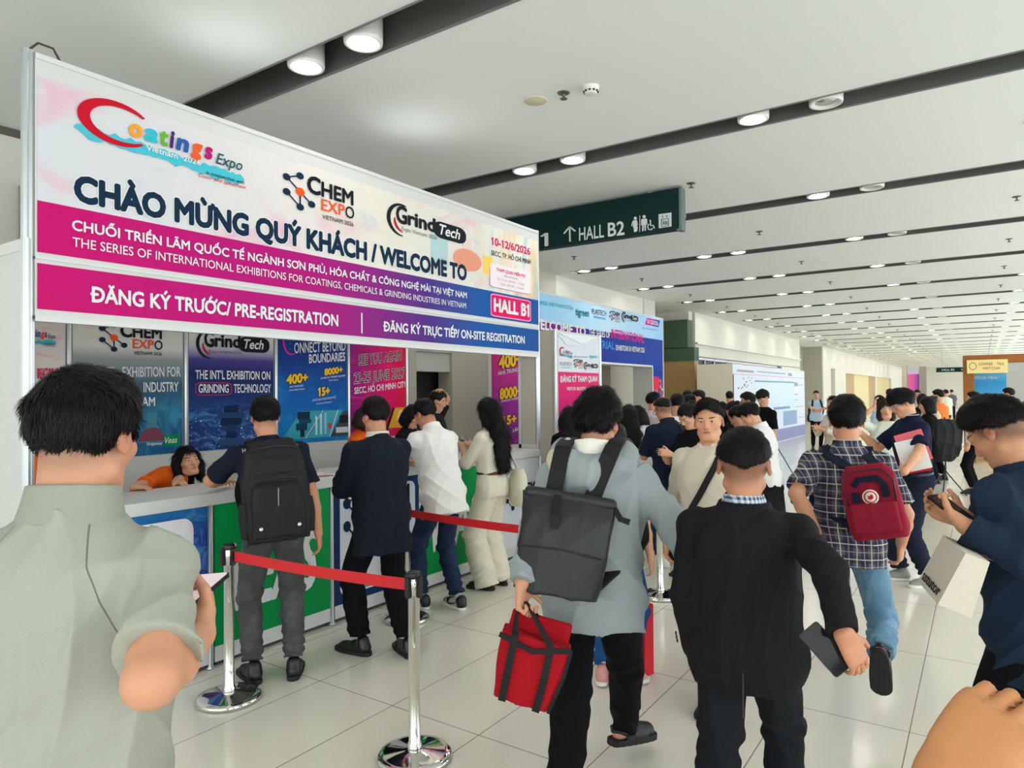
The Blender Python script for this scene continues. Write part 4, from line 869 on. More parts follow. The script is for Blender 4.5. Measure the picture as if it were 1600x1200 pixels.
# ------------------------------------------------------------------ sculpting: distance fields meshed with surface nets
f32 = np.float32
def unit(v): v = np.array(v, float); return v / (np.linalg.norm(v) + 1e-12)
def _dens(prof, n=40):
    """smooth station table: rows (t, ...) -> dense monotone samples"""
    p = np.array(prof, float); t = p[:, 0]; tt = np.linspace(t[0], t[-1], n); out = [tt]
    for c in range(1, p.shape[1]):
        y = p[:, c]; m = np.gradient(y, t); i = np.clip(np.searchsorted(t, tt) - 1, 0, len(t) - 2); h = t[i + 1] - t[i]; u = (tt - t[i]) / h
        dy = (y[i + 1] - y[i]) / h; m0 = np.where(m[i] * dy <= 0, 0, np.sign(dy) * np.minimum(abs(m[i]), 2 * abs(dy))); m1 = np.where(m[i + 1] * dy <= 0, 0, np.sign(dy) * np.minimum(abs(m[i + 1]), 2 * abs(dy)))
        out.append((2 * u**3 - 3 * u**2 + 1) * y[i] + (u**3 - 2 * u**2 + u) * h * m0 + (-2 * u**3 + 3 * u**2) * y[i + 1] + (u**3 - u**2) * h * m1)
    return np.array(out)
class SD:
    def __init__(s, vox): s.vox = vox; s.pr = []; s.warp = None
    def _put(s, fn, lo, hi, k, op): s.pr.append((fn, np.array(lo, float), np.array(hi, float), max(k, 1e-4), op)); return s
    def rc(s, a, b, ra, rb=None, k=0.012, op='u'):
        """round-ended tapered limb"""
        rb = ra if rb is None else rb; a = np.array(a, float); b = np.array(b, float); ba = b - a; L2 = max(ba @ ba, 1e-12)
        def fn(x, y, z):
            t = np.clip(((x - a[0]) * ba[0] + (y - a[1]) * ba[1] + (z - a[2]) * ba[2]) / L2, 0, 1)
            return np.sqrt((x - a[0] - t * ba[0])**2 + (y - a[1] - t * ba[1])**2 + (z - a[2] - t * ba[2])**2) - (ra + (rb - ra) * t)
        r = max(ra, rb); return s._put(fn, np.minimum(a, b) - r, np.maximum(a, b) + r, k, op)
    def chain(s, pts, rs, k=0.012, op='u'):
        for i in range(len(pts) - 1): s.rc(pts[i], pts[i + 1], rs[i] if hasattr(rs, '__len__') else rs, rs[i + 1] if hasattr(rs, '__len__') else rs, k, op)
        return s
    def ell(s, c, r, R=None, k=0.012, op='u'):
        c = np.array(c, float); r = np.array(r, float); R = np.eye(3) if R is None else np.array(R, float)
        def fn(x, y, z):
            dx, dy, dz = x - c[0], y - c[1], z - c[2]; q = [(dx * R[0, i] + dy * R[1, i] + dz * R[2, i]) for i in range(3)]
            k0 = np.sqrt(sum((q[i] / r[i])**2 for i in range(3))); k1 = np.sqrt(sum((q[i] / r[i]**2)**2 for i in range(3))) + 1e-6
            return k0 * (k0 - 1) / k1
        e = np.abs(R) @ r; return s._put(fn, c - e, c + e, k, op)
    def loft(s, a, b, side, prof, n=2.4, k=0.02, op='u', fn_off=None):
        """elliptical column from a to b; prof rows (t 0..1, half width along side, half depth, depth offset)"""
        a = np.array(a, float); b = np.array(b, float); ax = unit(b - a); L = np.linalg.norm(b - a); sd = np.array(side, float); sd = unit(sd - ax * (sd @ ax)); fw = np.cross(ax, sd)
        p = _dens([tuple(q) + (0,) * (4 - len(q)) for q in prof])
        def fn(x, y, z):
            dx, dy, dz = x - a[0], y - a[1], z - a[2]
            h = dx * ax[0] + dy * ax[1] + dz * ax[2]; t = h / L
            u = dx * sd[0] + dy * sd[1] + dz * sd[2]; v = dx * fw[0] + dy * fw[1] + dz * fw[2]
            w = np.interp(t, p[0], p[1]); d = np.interp(t, p[0], p[2]); o = np.interp(t, p[0], p[3])
            q = ((np.abs(u) / w)**n + (np.abs(v - o) / d)**n)**(1 / n); e = (q - 1) * np.minimum(w, d)
            return np.maximum(np.maximum(e, -h), h - L)
        m = max(q[1] for q in prof); m2 = max(q[2] + abs(q[3] if len(q) > 3 else 0) for q in prof); ex = np.abs(sd) * m + np.abs(fw) * m2
        return s._put(fn, np.minimum(a, b) - ex, np.maximum(a, b) + ex, k, op)
    def cone(s, a, b, ra, rb, k=0.012, op='u'):
        return s.loft(a, b, (1, .123, 0) if abs(unit(np.array(b, float) - a)[0]) < .9 else (0, 1, .1), [(0, ra, ra), (1, rb, rb)], 2.0, k, op)
    def box(s, c, hx, R=None, r=0.01, k=0.008, op='u'):
        c = np.array(c, float); hx = np.array(hx, float); R = np.eye(3) if R is None else np.array(R, float)
        def fn(x, y, z):
            dx, dy, dz = x - c[0], y - c[1], z - c[2]; q = [np.abs(dx * R[0, i] + dy * R[1, i] + dz * R[2, i]) - hx[i] + r for i in range(3)]
            return np.sqrt(np.maximum(q[0], 0)**2 + np.maximum(q[1], 0)**2 + np.maximum(q[2], 0)**2) + np.minimum(np.maximum(q[0], np.maximum(q[1], q[2])), 0) - r
        e = np.abs(R) @ hx; return s._put(fn, c - e, c + e, k, op)
    def half(s, p, n, k=0.004):
        """keep only the side of the plane the normal points away from"""
        p = np.array(p, float); n = unit(n); return s._put(lambda x, y, z: (x - p[0]) * n[0] + (y - p[1]) * n[1] + (z - p[2]) * n[2], (-9, -9, -9), (9, 9, 9), k, 'i')
    def field(s, fn, op='i', k=0.004): return s._put(fn, (-9, -9, -9), (9, 9, 9), k, op)
    def mesh(s, smooth=1):
        v = s.vox; us = [q for q in s.pr if q[4] == 'u']; pad = 3 * v
        lo = np.min([q[1] for q in us], 0) - pad; hi = np.max([q[2] for q in us], 0) + pad; N = np.ceil((hi - lo) / v).astype(int) + 1
        F = np.ones(N, f32); A = [(lo[i] + np.arange(N[i]) * v).astype(f32) for i in range(3)]
        for fn, a, b, k, op in s.pr:
            m = k + 3 * v; i0 = np.clip(np.floor((a - m - lo) / v).astype(int), 0, N - 1); i1 = np.clip(np.ceil((b + m - lo) / v).astype(int) + 1, 1, N)
            if (i1 <= i0).any(): continue
            sl = tuple(slice(i0[i], i1[i]) for i in range(3)); x = A[0][sl[0]][:, None, None]; y = A[1][sl[1]][None, :, None]; z = A[2][sl[2]][None, None, :]
            if s.warp is not None and op == 'u': w = s.warp(x, y, z)
            else: w = 0
            d = np.asarray(fn(x, y, z) + w, f32); G = F[sl]
            if op == 'u': h = np.maximum(k - np.abs(G - d), 0) / k; F[sl] = np.minimum(G, d) - h * h * k * 0.25
            else:
                if op == 's': d = -d
                h = np.maximum(k - np.abs(G - d), 0) / k; F[sl] = np.maximum(G, d) + h * h * k * 0.25
        S = F < 0
        c = np.zeros(np.array(N) - 1, np.int8); co = [(i, j, k) for i in (0, 1) for j in (0, 1) for k in (0, 1)]
        for i, j, k in co: c += S[i:N[0] - 1 + i, j:N[1] - 1 + j, k:N[2] - 1 + k]
        act = (c > 0) & (c < 8); I = np.argwhere(act); idx = np.full(act.shape, -1, np.int32); idx[act] = np.arange(len(I))
        f = [F[I[:, 0] + i, I[:, 1] + j, I[:, 2] + k] for i, j, k in co]; pos = np.zeros((len(I), 3)); cnt = np.zeros(len(I))
        for p in range(8):
            for q in range(p + 1, 8):
                if sum(abs(co[p][i] - co[q][i]) for i in range(3)) != 1: continue
                m = (f[p] < 0) != (f[q] < 0); t = np.where(m, f[p] / (f[p] - f[q] + 1e-12), 0)
                pos += np.where(m, 1, 0)[:, None] * (np.array(co[p]) + t[:, None] * (np.array(co[q]) - np.array(co[p]))); cnt += m
        V = lo + (I + pos / np.maximum(cnt, 1)[:, None]) * v
        Q = []
        for ax in range(3):
            b_, c_ = (ax + 1) % 3, (ax + 2) % 3
            s0 = [slice(None)] * 3; s1 = [slice(None)] * 3; s0[ax] = slice(0, -1); s1[ax] = slice(1, None); m = S[tuple(s0)] != S[tuple(s1)]
            E = np.argwhere(m); ok = (E[:, b_] > 0) & (E[:, c_] > 0) & (E[:, b_] < N[b_] - 1) & (E[:, c_] < N[c_] - 1); E = E[ok]; ins = S[E[:, 0], E[:, 1], E[:, 2]]
            g = []
            for db, dc in ((-1, -1), (0, -1), (0, 0), (-1, 0)):
                e = E.copy(); e[:, b_] += db; e[:, c_] += dc; g.append(idx[e[:, 0], e[:, 1], e[:, 2]])
            q = np.stack(g, 1); q[~ins] = q[~ins][:, ::-1]; Q.append(q)
        Q = np.concatenate(Q)
        for _ in range(smooth): V = relax(V, Q)
        return V, Q
def relax(V, Q, lam=0.55):
    a = Q.ravel(); b = np.roll(Q, -1, 1).ravel(); n = len(V); c = np.bincount(a, minlength=n) + np.bincount(b, minlength=n); W = np.zeros_like(V)
    for i in range(3): W[:, i] = np.bincount(a, V[b, i], n) + np.bincount(b, V[a, i], n)
    return V + lam * (W / np.maximum(c, 1)[:, None] - V)
def sd_obj(sd, name, mat, parent, smooth=1, post=None):
    V, Q = sd.mesh(smooth); me = np_mesh(name, V, Q, mats=[mat]); o = link_mesh(name, me, parent)
    if post: post(o, V, Q)
    return o
def fold_warp(amp, seed=0, fx=1.0):
    p = seed * 1.7
    def w(x, y, z):
        a = 1.5 * np.sin(5.3 * z + p) + 1.1 * np.sin(7.1 * x - 4.3 * y + p * 1.3); r1 = np.sin(fx * (19 * x + 11 * y + 7 * z) + 1.6 * a); r2 = np.sin(fx * (-13 * x + 12 * y + 15 * z) + 1.9 * np.sin(6 * x + 5 * z + p) + a + 1); r3 = np.sin(fx * (25 * x - 17 * y - 12 * z) + 1.3 * np.sin(9 * z + 4 * y) + p)
        return -amp * (1.3 * (1 - np.abs(r1))**2 + 1.0 * (1 - np.abs(r2))**2 * (.5 + .5 * np.sin(4 * z + 3 * x + p)) + .6 * (1 - np.abs(r3))**2 - .8)
    return w

# ------------------------------------------------------------------ cloth, skin and hair materials
def cloth(name, col, rough=0.9, weave=260, bump=0.15, var=0.10, spec=0.2):
    k = ('cl', name)
    if k in _mc: return _mc[k]
    t = NT(name); n = t.noise(t.tc(), weave, 2, .6); n2 = t.noise(t.tc(), 7, 3, .6)
    c = t.mix(n, tuple(q * (1 - var) for q in col), tuple(min(1, q * (1 + var)) for q in col)); b = t.bump(n2, .35, .012); t.bump(n, bump, .002, b)
    _mc[k] = t.out(c, rough, 0, spec); return _mc[k]
def seamed(name, col):
    """pique cloth with the raglan seams sewn in"""
    m_ = cloth(name, col, weave=420, bump=.25); t = NT(name + '_seamed'); x, y, z = t.sep(t.tc())[:3]; ax = t.m('ABSOLUTE', x)
    n = t.noise(t.tc(), 420, 2, .6); n2 = t.noise(t.tc(), 7, 3, .6); c = t.mix(n, tuple(q * .9 for q in col), tuple(q * 1.1 for q in col))
    d = t.m('ABSOLUTE', t.m('SUBTRACT', t.m('SUBTRACT', ax, .062), t.m('MULTIPLY', t.m('SUBTRACT', 1.47, z), .42))); k = t.m('MULTIPLY', t.sstep(d, .0015, .0005), t.m('GREATER_THAN', z, 1.20))
    c = t.mix(k, c, tuple(q * .45 for q in col)); b = t.bump(n2, .35, .012); b = t.bump(t.m('SUBTRACT', 1.0, k), .5, .004, b); t.bump(n, .25, .002, b); return t.out(c, .9, 0, .2)
def denim(name, a, b):
    t = NT(name); n = t.noise(t.scale(t.tc(), (1, 1, .35)), 260, 2, .7); w = t.noise(t.tc(), 6, 4, .65)
    c = t.mix(t.m('ADD', t.m('MULTIPLY', n, .55), t.m('MULTIPLY', t.sstep(w, .4, .7), .5)), a, b); q = t.bump(t.noise(t.tc(), 9, 3, .6), .35, .012); t.bump(n, .2, .002, q)
    return t.out(c, .9, 0, .2)
def plaid(name):
    t = NT(name); x, y, z = t.sep(t.tc())[:3]
    u = t.m('ADD', t.m('MULTIPLY', x, 1.0), t.m('MULTIPLY', y, .55)); 
    def st(q, f, w, o=0): return t.m('LESS_THAN', t.m('ABSOLUTE', t.m('SUBTRACT', t.m('FRACT', t.m('ADD', t.m('MULTIPLY', q, f), o)), .5)), w)
    c = t.mix(st(u, 13, .24), lin(58, 60, 84), lin(92, 92, 106)); c = t.mix(t.m('MULTIPLY', st(z, 13, .24), .55), c, lin(34, 36, 60))
    c = t.mix(t.m('MULTIPLY', st(u, 13, .035), .8), c, lin(214, 206, 186)); c = t.mix(t.m('MULTIPLY', st(z, 13, .035), .8), c, lin(214, 206, 186)); c = t.mix(t.m('MULTIPLY', st(u, 13, .03, .5), .6), c, lin(190, 170, 150)); c = t.mix(t.m('MULTIPLY', st(z, 13, .03, .5), .6), c, lin(190, 170, 150))
    t.bump(t.noise(t.tc(), 8, 3, .6), .4, .012); return t.out(c, .9, 0, .2)
def check(name, a, b, f=60):
    t = NT(name); x, y, z = t.sep(t.tc())[:3]; u = t.m('ADD', x, y); s1 = t.m('GREATER_THAN', t.m('FRACT', t.m('MULTIPLY', u, f)), .5); s2 = t.m('GREATER_THAN', t.m('FRACT', t.m('MULTIPLY', z, f)), .5)
    return t.out(t.mix(t.m('MULTIPLY', t.m('ADD', s1, s2), .5), a, b), .85)
_skin = {}
def skin(col=(214, 160, 126), fade=0.0, brow=(30, 24, 22), grey=0.0):
    k = (col, fade, brow, grey)
    if k in _skin: return _skin[k]
    t = NT('skin'); hl = t.attr('hl'); x, y, z = t.sep(hl)[:3]; ax = t.m('ABSOLUTE', x); base = lin(*col)
    n = t.noise(t.tc(), 90, 3, .6); c = t.mix(n, tuple(q * .93 for q in base), tuple(min(1, q * 1.06) for q in base)); c = t.mix(t.m('MULTIPLY', t.noise(t.tc(), 14, 2), .16), c, lin(206, 116, 92))
    r2 = t.m('ADD', t.m('ADD', t.m('MULTIPLY', x, x), t.m('MULTIPLY', y, y)), t.m('MULTIPLY', z, z)); inh = t.m('LESS_THAN', r2, .0225)
    front = t.m('MULTIPLY', t.m('GREATER_THAN', y, .045), inh)
    def el(cx, cz, rx, rz, e0=1.12, e1=.88, xx=None, tilt=0.0):
        xx = ax if xx is None else xx; zz = t.m('SUBTRACT', z, cz)
        if tilt: zz = t.m('ADD', zz, t.m('MULTIPLY', t.m('SUBTRACT', xx, cx), tilt))
        d = t.m('ADD', t.m('POWER', t.m('DIVIDE', t.m('ABSOLUTE', t.m('SUBTRACT', xx, cx)), rx), 2), t.m('POWER', t.m('DIVIDE', t.m('ABSOLUTE', zz), rz), 2))
        return t.m('MULTIPLY', t.sstep(d, e0, e1), front)
    def put(mask, colr, amt=1.0): nonlocal c; c = t.mix(t.m('MULTIPLY', mask, amt) if amt < 1 else mask, c, colr)
    if fade:
        m = t.m('MULTIPLY', t.m('MULTIPLY', t.sstep(t.m('SUBTRACT', z, t.m('MULTIPLY', y, .55)), -.05, .005), t.sstep(y, .05, .02)), inh); nn = t.noise(hl, 420, 2, .6)
        put(t.m('MULTIPLY', m, t.m('ADD', .55, t.m('MULTIPLY', nn, .6))), lin(44 + int(grey * 60), 38 + int(grey * 60), 36 + int(grey * 60)), fade)
    put(el(.042, -.028, .030, .026, 1.4, .3), lin(214, 120, 98), .22)
    put(el(.033, .027, .020, .0042, 1.3, .7, tilt=-.10), lin(*brow), .9)
    put(el(.032, .0048, .0165, .0056), lin(60, 40, 34), .75); put(el(.032, .0036, .0138, .0033), lin(228, 222, 214)); put(el(.031, .0038, .0056, .0040), lin(26, 18, 16))
    put(el(0, -.0575, .0235, .0085, 1.2, .8, xx=ax), lin(184, 92, 84), .75); put(el(0, -.0570, .021, .0012, 1.4, .7, xx=ax), lin(96, 40, 38), .8)
    put(t.m('MULTIPLY', el(.0085, -.0385, .0042, .0024), t.m('GREATER_THAN', y, .085)), lin(90, 44, 36), .8)
    put(t.m('MULTIPLY', t.sstep(ax, .074, .084), inh), lin(206, 120, 96), .35)
    t.bump(n, .12, .002); t.b.inputs['Subsurface Weight'].default_value = 0.06; t.b.inputs['Subsurface Radius'].default_value = (.012, .005, .003)
    _skin[k] = t.out(c, .52, 0, .35); return _skin[k]
def hair_mat(name, a=(14, 13, 14), b=(40, 35, 33)):
    k = ('hair', name)
    if k in _mc: return _mc[k]
    t = NT(name); n = t.noise(t.scale(t.tc(), (160, 160, 22)), 2.0, 3, .6); t.bump(n, .5, .004); _mc[k] = t.out(t.mix(n, lin(*a), lin(*b)), .45, 0, .16); return _mc[k]
M['hair'] = hair_mat('black_hair', (9, 8, 9), (26, 23, 22)); M['hair_brown'] = hair_mat('dark_brown_hair', (24, 18, 15), (58, 42, 34)); M['hair_grey'] = hair_mat('greying_hair', (18, 17, 18), (78, 72, 68))

# ------------------------------------------------------------------ people
def rot(yaw=0, pitch=0, roll=0):
    """columns: right, forward, up. yaw turns left, pitch looks down, roll tilts to the right"""
    y, p, r = map(math.radians, (yaw, pitch, roll))
    Rz = np.array([[math.cos(y), -math.sin(y), 0], [math.sin(y), math.cos(y), 0], [0, 0, 1]]); Rx = np.array([[1, 0, 0], [0, math.cos(p), math.sin(p)], [0, -math.sin(p), math.cos(p)]]); Ry = np.array([[math.cos(r), 0, math.sin(r)], [0, 1, 0], [-math.sin(r), 0, math.cos(r)]])
    return Rz @ Rx @ Ry
def ik(a, c, l1, l2, pole):
    a, c = np.array(a, float), np.array(c, float); d = c - a; L = np.linalg.norm(d); mx = (l1 + l2) * .998
    if L > mx: c = a + d / L * mx; d = c - a; L = mx
    u = d / L; x = (l1 * l1 - l2 * l2 + L * L) / (2 * L); h = math.sqrt(max(l1 * l1 - x * x, 0)); p = np.array(pole, float); p = p - u * (p @ u); return a + u * x + unit(p) * h, c
def hand(sd, W, D, N, sign, curl=.4, s=1.0, thumb=.5, spread=1.0):
    """palm, four fingers of three bones each and a thumb; D finger direction, N palm side, sign +1 right / -1 left"""
    D = unit(D); N = np.array(N, float); N = unit(N - D * (N @ D)); Tm = np.cross(D, N) * sign; v = sd.vox; W = np.array(W, float)
    sd.loft(W - D * .012 * s, W + D * .092 * s, Tm, [(0, .026 * s, .019 * s), (.4, .038 * s, .0165 * s), (.85, .041 * s, .0145 * s), (1, .038 * s, .012 * s)], 2.6, .012)
    sd.rc(W + D * .02 * s + Tm * .02 * s + N * .006 * s, W + D * .05 * s + Tm * .03 * s + N * .008 * s, .017 * s, .013 * s, .012)
    def bend(d, n, a): return d * math.cos(a) + n * math.sin(a)
    for i, (o, L) in enumerate(((.029, .072), (.0098, .080), (-.0095, .074), (-.028, .058))):
        p = W + D * (.088 - .003 * abs(i - 1)) * s + Tm * o * s; ang = 0; r = max(.0086 * s, .62 * v); d0 = unit(D + Tm * o * 1.5 * spread); cc = curl if not hasattr(curl, '__len__') else curl[i]
        for j, (fl, da) in enumerate(((.46, .75), (.30, 1.15), (.24, .75))):
            ang += da * cc * (1 + .08 * (i - 1)); q = p + bend(d0, N, ang) * L * fl * s; sd.rc(p, q, r, r * .9, .004); p = q; r *= .9
    p = W + D * .028 * s + Tm * .032 * s; d = unit(Tm * .75 + D * .75 + N * (.15 + .6 * thumb)); r = max(.0105 * s, .65 * v); q = p + d * .040 * s; sd.rc(p, q, r * 1.1, r, .006); d2 = unit(d + N * .5 * thumb + D * .45 - Tm * .35 * thumb); sd.rc(q, q + d2 * .032 * s, r, r * .8, .004)
class P: pass
def add_head(sd, c, R, s, ear=True, jaw=1.0, wide=1.0):
    g = lambda x, y, z: np.array(c) + R @ (np.array((x * wide, y, z)) * s); R_ = R
    sd.ell(g(0, -.012, .034), np.array((.0755 * wide, .094, .083)) * s, R_, .02); sd.ell(g(0, .022, -.030), np.array((.0605 * wide * jaw, .066, .083)) * s, R_, .022); sd.rc(g(-.014, .064, -.089), g(.014, .064, -.089), .022 * s, None, .018)
    for q in (-1, 1):
        sd.rc(g(q * .046, .054, -.018), g(q * .058, .02, -.012), .021 * s, .016 * s, .018); sd.rc(g(q * .052, -.002, -.062), g(q * .030, .045, -.092), .018 * s, .018 * s, .02); sd.ell(g(q * .032, .094, .003), np.array((.019, .015, .011)) * s, R_, .008, 's')
        sd.ell(g(q * .0315, .0735, .003), np.array((.0165, .0125, .0115)) * s, R_, .004)
    sd.rc(g(-.034, .076, .025), g(.034, .076, .025), .0135 * s, None, .016)
    sd.rc(g(0, .086, .012), g(0, .103, -.026), .0085 * s, .0115 * s, .012); sd.rc(g(-.010, .094, -.031), g(.010, .094, -.031), .0095 * s, None, .007)
    sd.ell(g(0, .083, -.052), np.array((.022, .0125, .0055)) * s, R_, .007); sd.ell(g(0, .082, -.0625), np.array((.019, .0125, .0062)) * s, R_, .007)
    if ear:
        for q in (-1, 1):
            E = R_ @ rot(-q * 22, 0, 0) @ rot(0, -12, 0); sd.ell(g(q * .080, -.012, -.004), np.array((.0085, .0185, .031)) * s, E, .006); sd.ell(g(q * .089, -.006, .001), np.array((.0055, .010, .017)) * s, E, .003, 's')
def add_hair(c, R, s, kind, vox, parent, mat, seed=0, strands=0, length=.45, p=None, wide=1.0):
    p = p or {}; sd = SD(vox); g = lambda x, y, z: np.array(c) + R @ (np.array((x * wide, y, z)) * s); th = p.get('th', .010); rnd = np.random.default_rng(seed)
    sd.ell(g(0, -.013, .036 + th * .6), np.array(((.0775 + th) * wide, .095 + th, .083 + th)) * s, R, .01)
    lines = {'short': ((-.14, -.052), (-.085, -.062), (-.05, -.040), (-.03, -.015), (-.012, .012), (.012, .030), (.035, .012), (.05, .045), (.072, .070), (.12, .085)),
             'crop': ((-.14, .012), (-.085, -.002), (-.03, .020), (.0, .040), (.03, .050), (.05, .062), (.072, .078), (.12, .09)),
             'fade': ((-.14, .030), (-.085, .020), (-.03, .048), (.0, .062), (.03, .070), (.05, .074), (.072, .078), (.12, .09)),
             'fringe': ((-.14, -.052), (-.085, -.062), (-.05, -.035), (-.03, -.012), (-.012, .015), (.012, .020), (.04, .022), (.06, .034), (.085, .038), (.12, .035)),
             'long': ((-.14, -.10), (-.05, -.10), (-.02, -.09), (.0, -.06), (.025, -.02), (.045, .035), (.07, .068), (.12, .085))}
    ln = np.array(lines['long' if kind in ('long', 'bob') else ('short' if kind in ('bun', 'pony') else kind)])
    if p.get('nape') is not None: ln = ln.copy(); ln[:2, 1] = p['nape']
    Ri = R / s; c = np.array(c)
    def loc(x, y, z): dx, dy, dz = x - c[0], y - c[1], z - c[2]; return [dx * R[0, i] / s + dy * R[1, i] / s + dz * R[2, i] / s for i in range(3)]
    ph = rnd.uniform(0, 6, 4); am = p.get('amp', .0035)
    if kind in ('short', 'crop', 'fade', 'fringe'):
        tp = p.get('top', .012); sd.ell(g(.0, .012, .078 + tp * .5), np.array((.066 * wide, .082, .046 + tp * .6)) * s, R, .02)
    if kind == 'fringe': sd.ell(g(0, .070, .062), np.array((.058, .036, .036)) * s, R, .02)
    if kind == 'long':
        U = np.array((0, 0, -1.0)); b0 = g(0, -.055, .02); back = R @ np.array((0, -1, 0)); back[2] = 0; b1 = np.array((b0[0], b0[1], c[2] - length)) + back * .05 + np.array(p.get('swing', (0, 0, 0)))
        bm = np.array((b0[0], b0[1], c[2] - .20)) + back * .085; b1 = np.array((b0[0], b0[1], c[2] - length)) + back * .125 + np.array(p.get('swing', (0, 0, 0)))
        sd.loft(b0 + (b0 - bm) * .1, bm, R[:, 0], [(0, .08, .06), (.4, .09, .058), (1, .098, .05)], 2.2, .03); sd.loft(bm + (bm - b1) * .15, b1, R[:, 0], [(0, .098, .05), (.4, .10, .046), (.8, .082, .036), (1, .045, .016)], 2.2, .04)
        for q in (-1, 1): sd.chain([g(q * .068, .02, .04), g(q * .084, .0, -.02), g(q * .084, -.02, -.09), g(q * .075, -.035, -.14)], [.026, .03, .03, .018], .02)
    if kind == 'bob':
        sd.loft(g(0, -.025, .04), g(0, -.03, -.14 - p.get('drop', 0)), R[:, 0], [(0, .088, .095), (.6, .098, .092), (.9, .09, .082), (1, .08, .07)], 2.3, .02); sd.ell(g(0, .075, -.07), np.array((.066, .075, .115)) * s, R, .02, 's')
    sd.warp = lambda x, y, z: am * np.sin(55 * x + 30 * y + 5 * np.sin(23 * z + ph[0]) + ph[1]) * np.sin(38 * y - 40 * x + 20 * z + ph[2])
    if kind not in ('bob',):
        def cut(x, y, z):
            u, v, w = loc(x, y, z); lim = np.interp(v + .1 * np.abs(u) * 0, ln[:, 0], ln[:, 1]) + .006 * np.sin(70 * u + ph[3]); lim = lim - p.get('vee', 0) * np.clip(1 - (u / .078)**2, 0, 1) * (v < -.03); lim = lim if kind != 'long' else np.where(v < .02, -9, lim)
            return (lim - w) * .8 * s
        sd.field(cut)
        if kind == 'long': sd.ell(g(0, .082, -.035), np.array((.060, .055, .100)) * s, R, .014, 's')
    if kind == 'bun': sd.ell(g(0, -.105, .085 if not p.get('low') else -.02), np.array((.036, .034, .034)) * s, R, .014)
    if kind == 'pony': 
        b0 = g(0, -.10, .045); sd.chain([b0, g(0, -.135, .02), g(0, -.14, -.06), g(0, -.13, -.16)], [.02, .030, .028, .012], .015)
    V, Q = sd.mesh(1); F3 = None
    if strands:
        P0 = V[Q]; ar = np.linalg.norm(np.cross(P0[:, 1] - P0[:, 0], P0[:, 2] - P0[:, 0]), axis=1); nf = np.cross(P0[:, 2] - P0[:, 0], P0[:, 3] - P0[:, 1]); nf /= np.linalg.norm(nf, axis=1)[:, None] + 1e-9
        pick = rnd.choice(len(Q), strands, p=ar / ar.sum()); w4 = rnd.dirichlet((1, 1, 1, 1), strands); base = (P0[pick] * w4[:, :, None]).sum(1); nn = nf[pick]
        L_ = (base - c) @ R / s; out = np.stack([L_[:, 0], L_[:, 1] + .02, np.zeros(strands)], 1); out /= np.linalg.norm(out, axis=1)[:, None] + 1e-9
        fl = np.array(p.get('flow', (0, -.1, -.9))); dirl = out * .45 * np.clip(1.4 - L_[:, 2:3] * 9, 0, 1) + fl * np.clip(1.25 - L_[:, 2:3] * 9.5, -.1, 1) + np.array(p.get('topflow', (.25, .35, .0))) * np.clip(L_[:, 2:3] * 10 - .45, 0, 1) + rnd.normal(0, p.get('jit', .13), (strands, 3)); d = dirl @ R.T
        d -= nn * (d * nn).sum(1)[:, None] * .9; d /= np.linalg.norm(d, axis=1)[:, None] + 1e-9; Ls = p.get('slen', .026) * s * rnd.uniform(.5, 1.25, strands)[:, None] * np.clip(.35 + (L_[:, 2:3] + .05) * 8, .35 if kind != 'long' else 1, 1); lift = p.get('lift', .14) * rnd.uniform(.2, 1.3, strands)[:, None]
        sw = np.cross(d, nn); wd = p.get('sw', .0011) * rnd.uniform(.7, 1.4, strands)[:, None]; rows = []
        for f, lf, wv in ((0, -.04, 1), (.4, .8, .9), (.75, 1.0, .65), (1, .7, .08)): pt = base + d * Ls * f + nn * Ls * lift * lf; rows += [pt - sw * wd * wv, pt + sw * wd * wv]
        A = np.stack(rows, 1); nb = len(V); k = np.arange(strands)[:, None] * 8 + nb; Q2 = np.concatenate([np.concatenate([k + 2 * i, k + 2 * i + 1, k + 2 * i + 3, k + 2 * i + 2], 1) for i in range(3)]); V = np.concatenate([V, A.reshape(-1, 3)]); Q = np.concatenate([Q, Q2])
    return link_mesh('hair', np_mesh('hair', V, Q, mats=[mat]), parent)
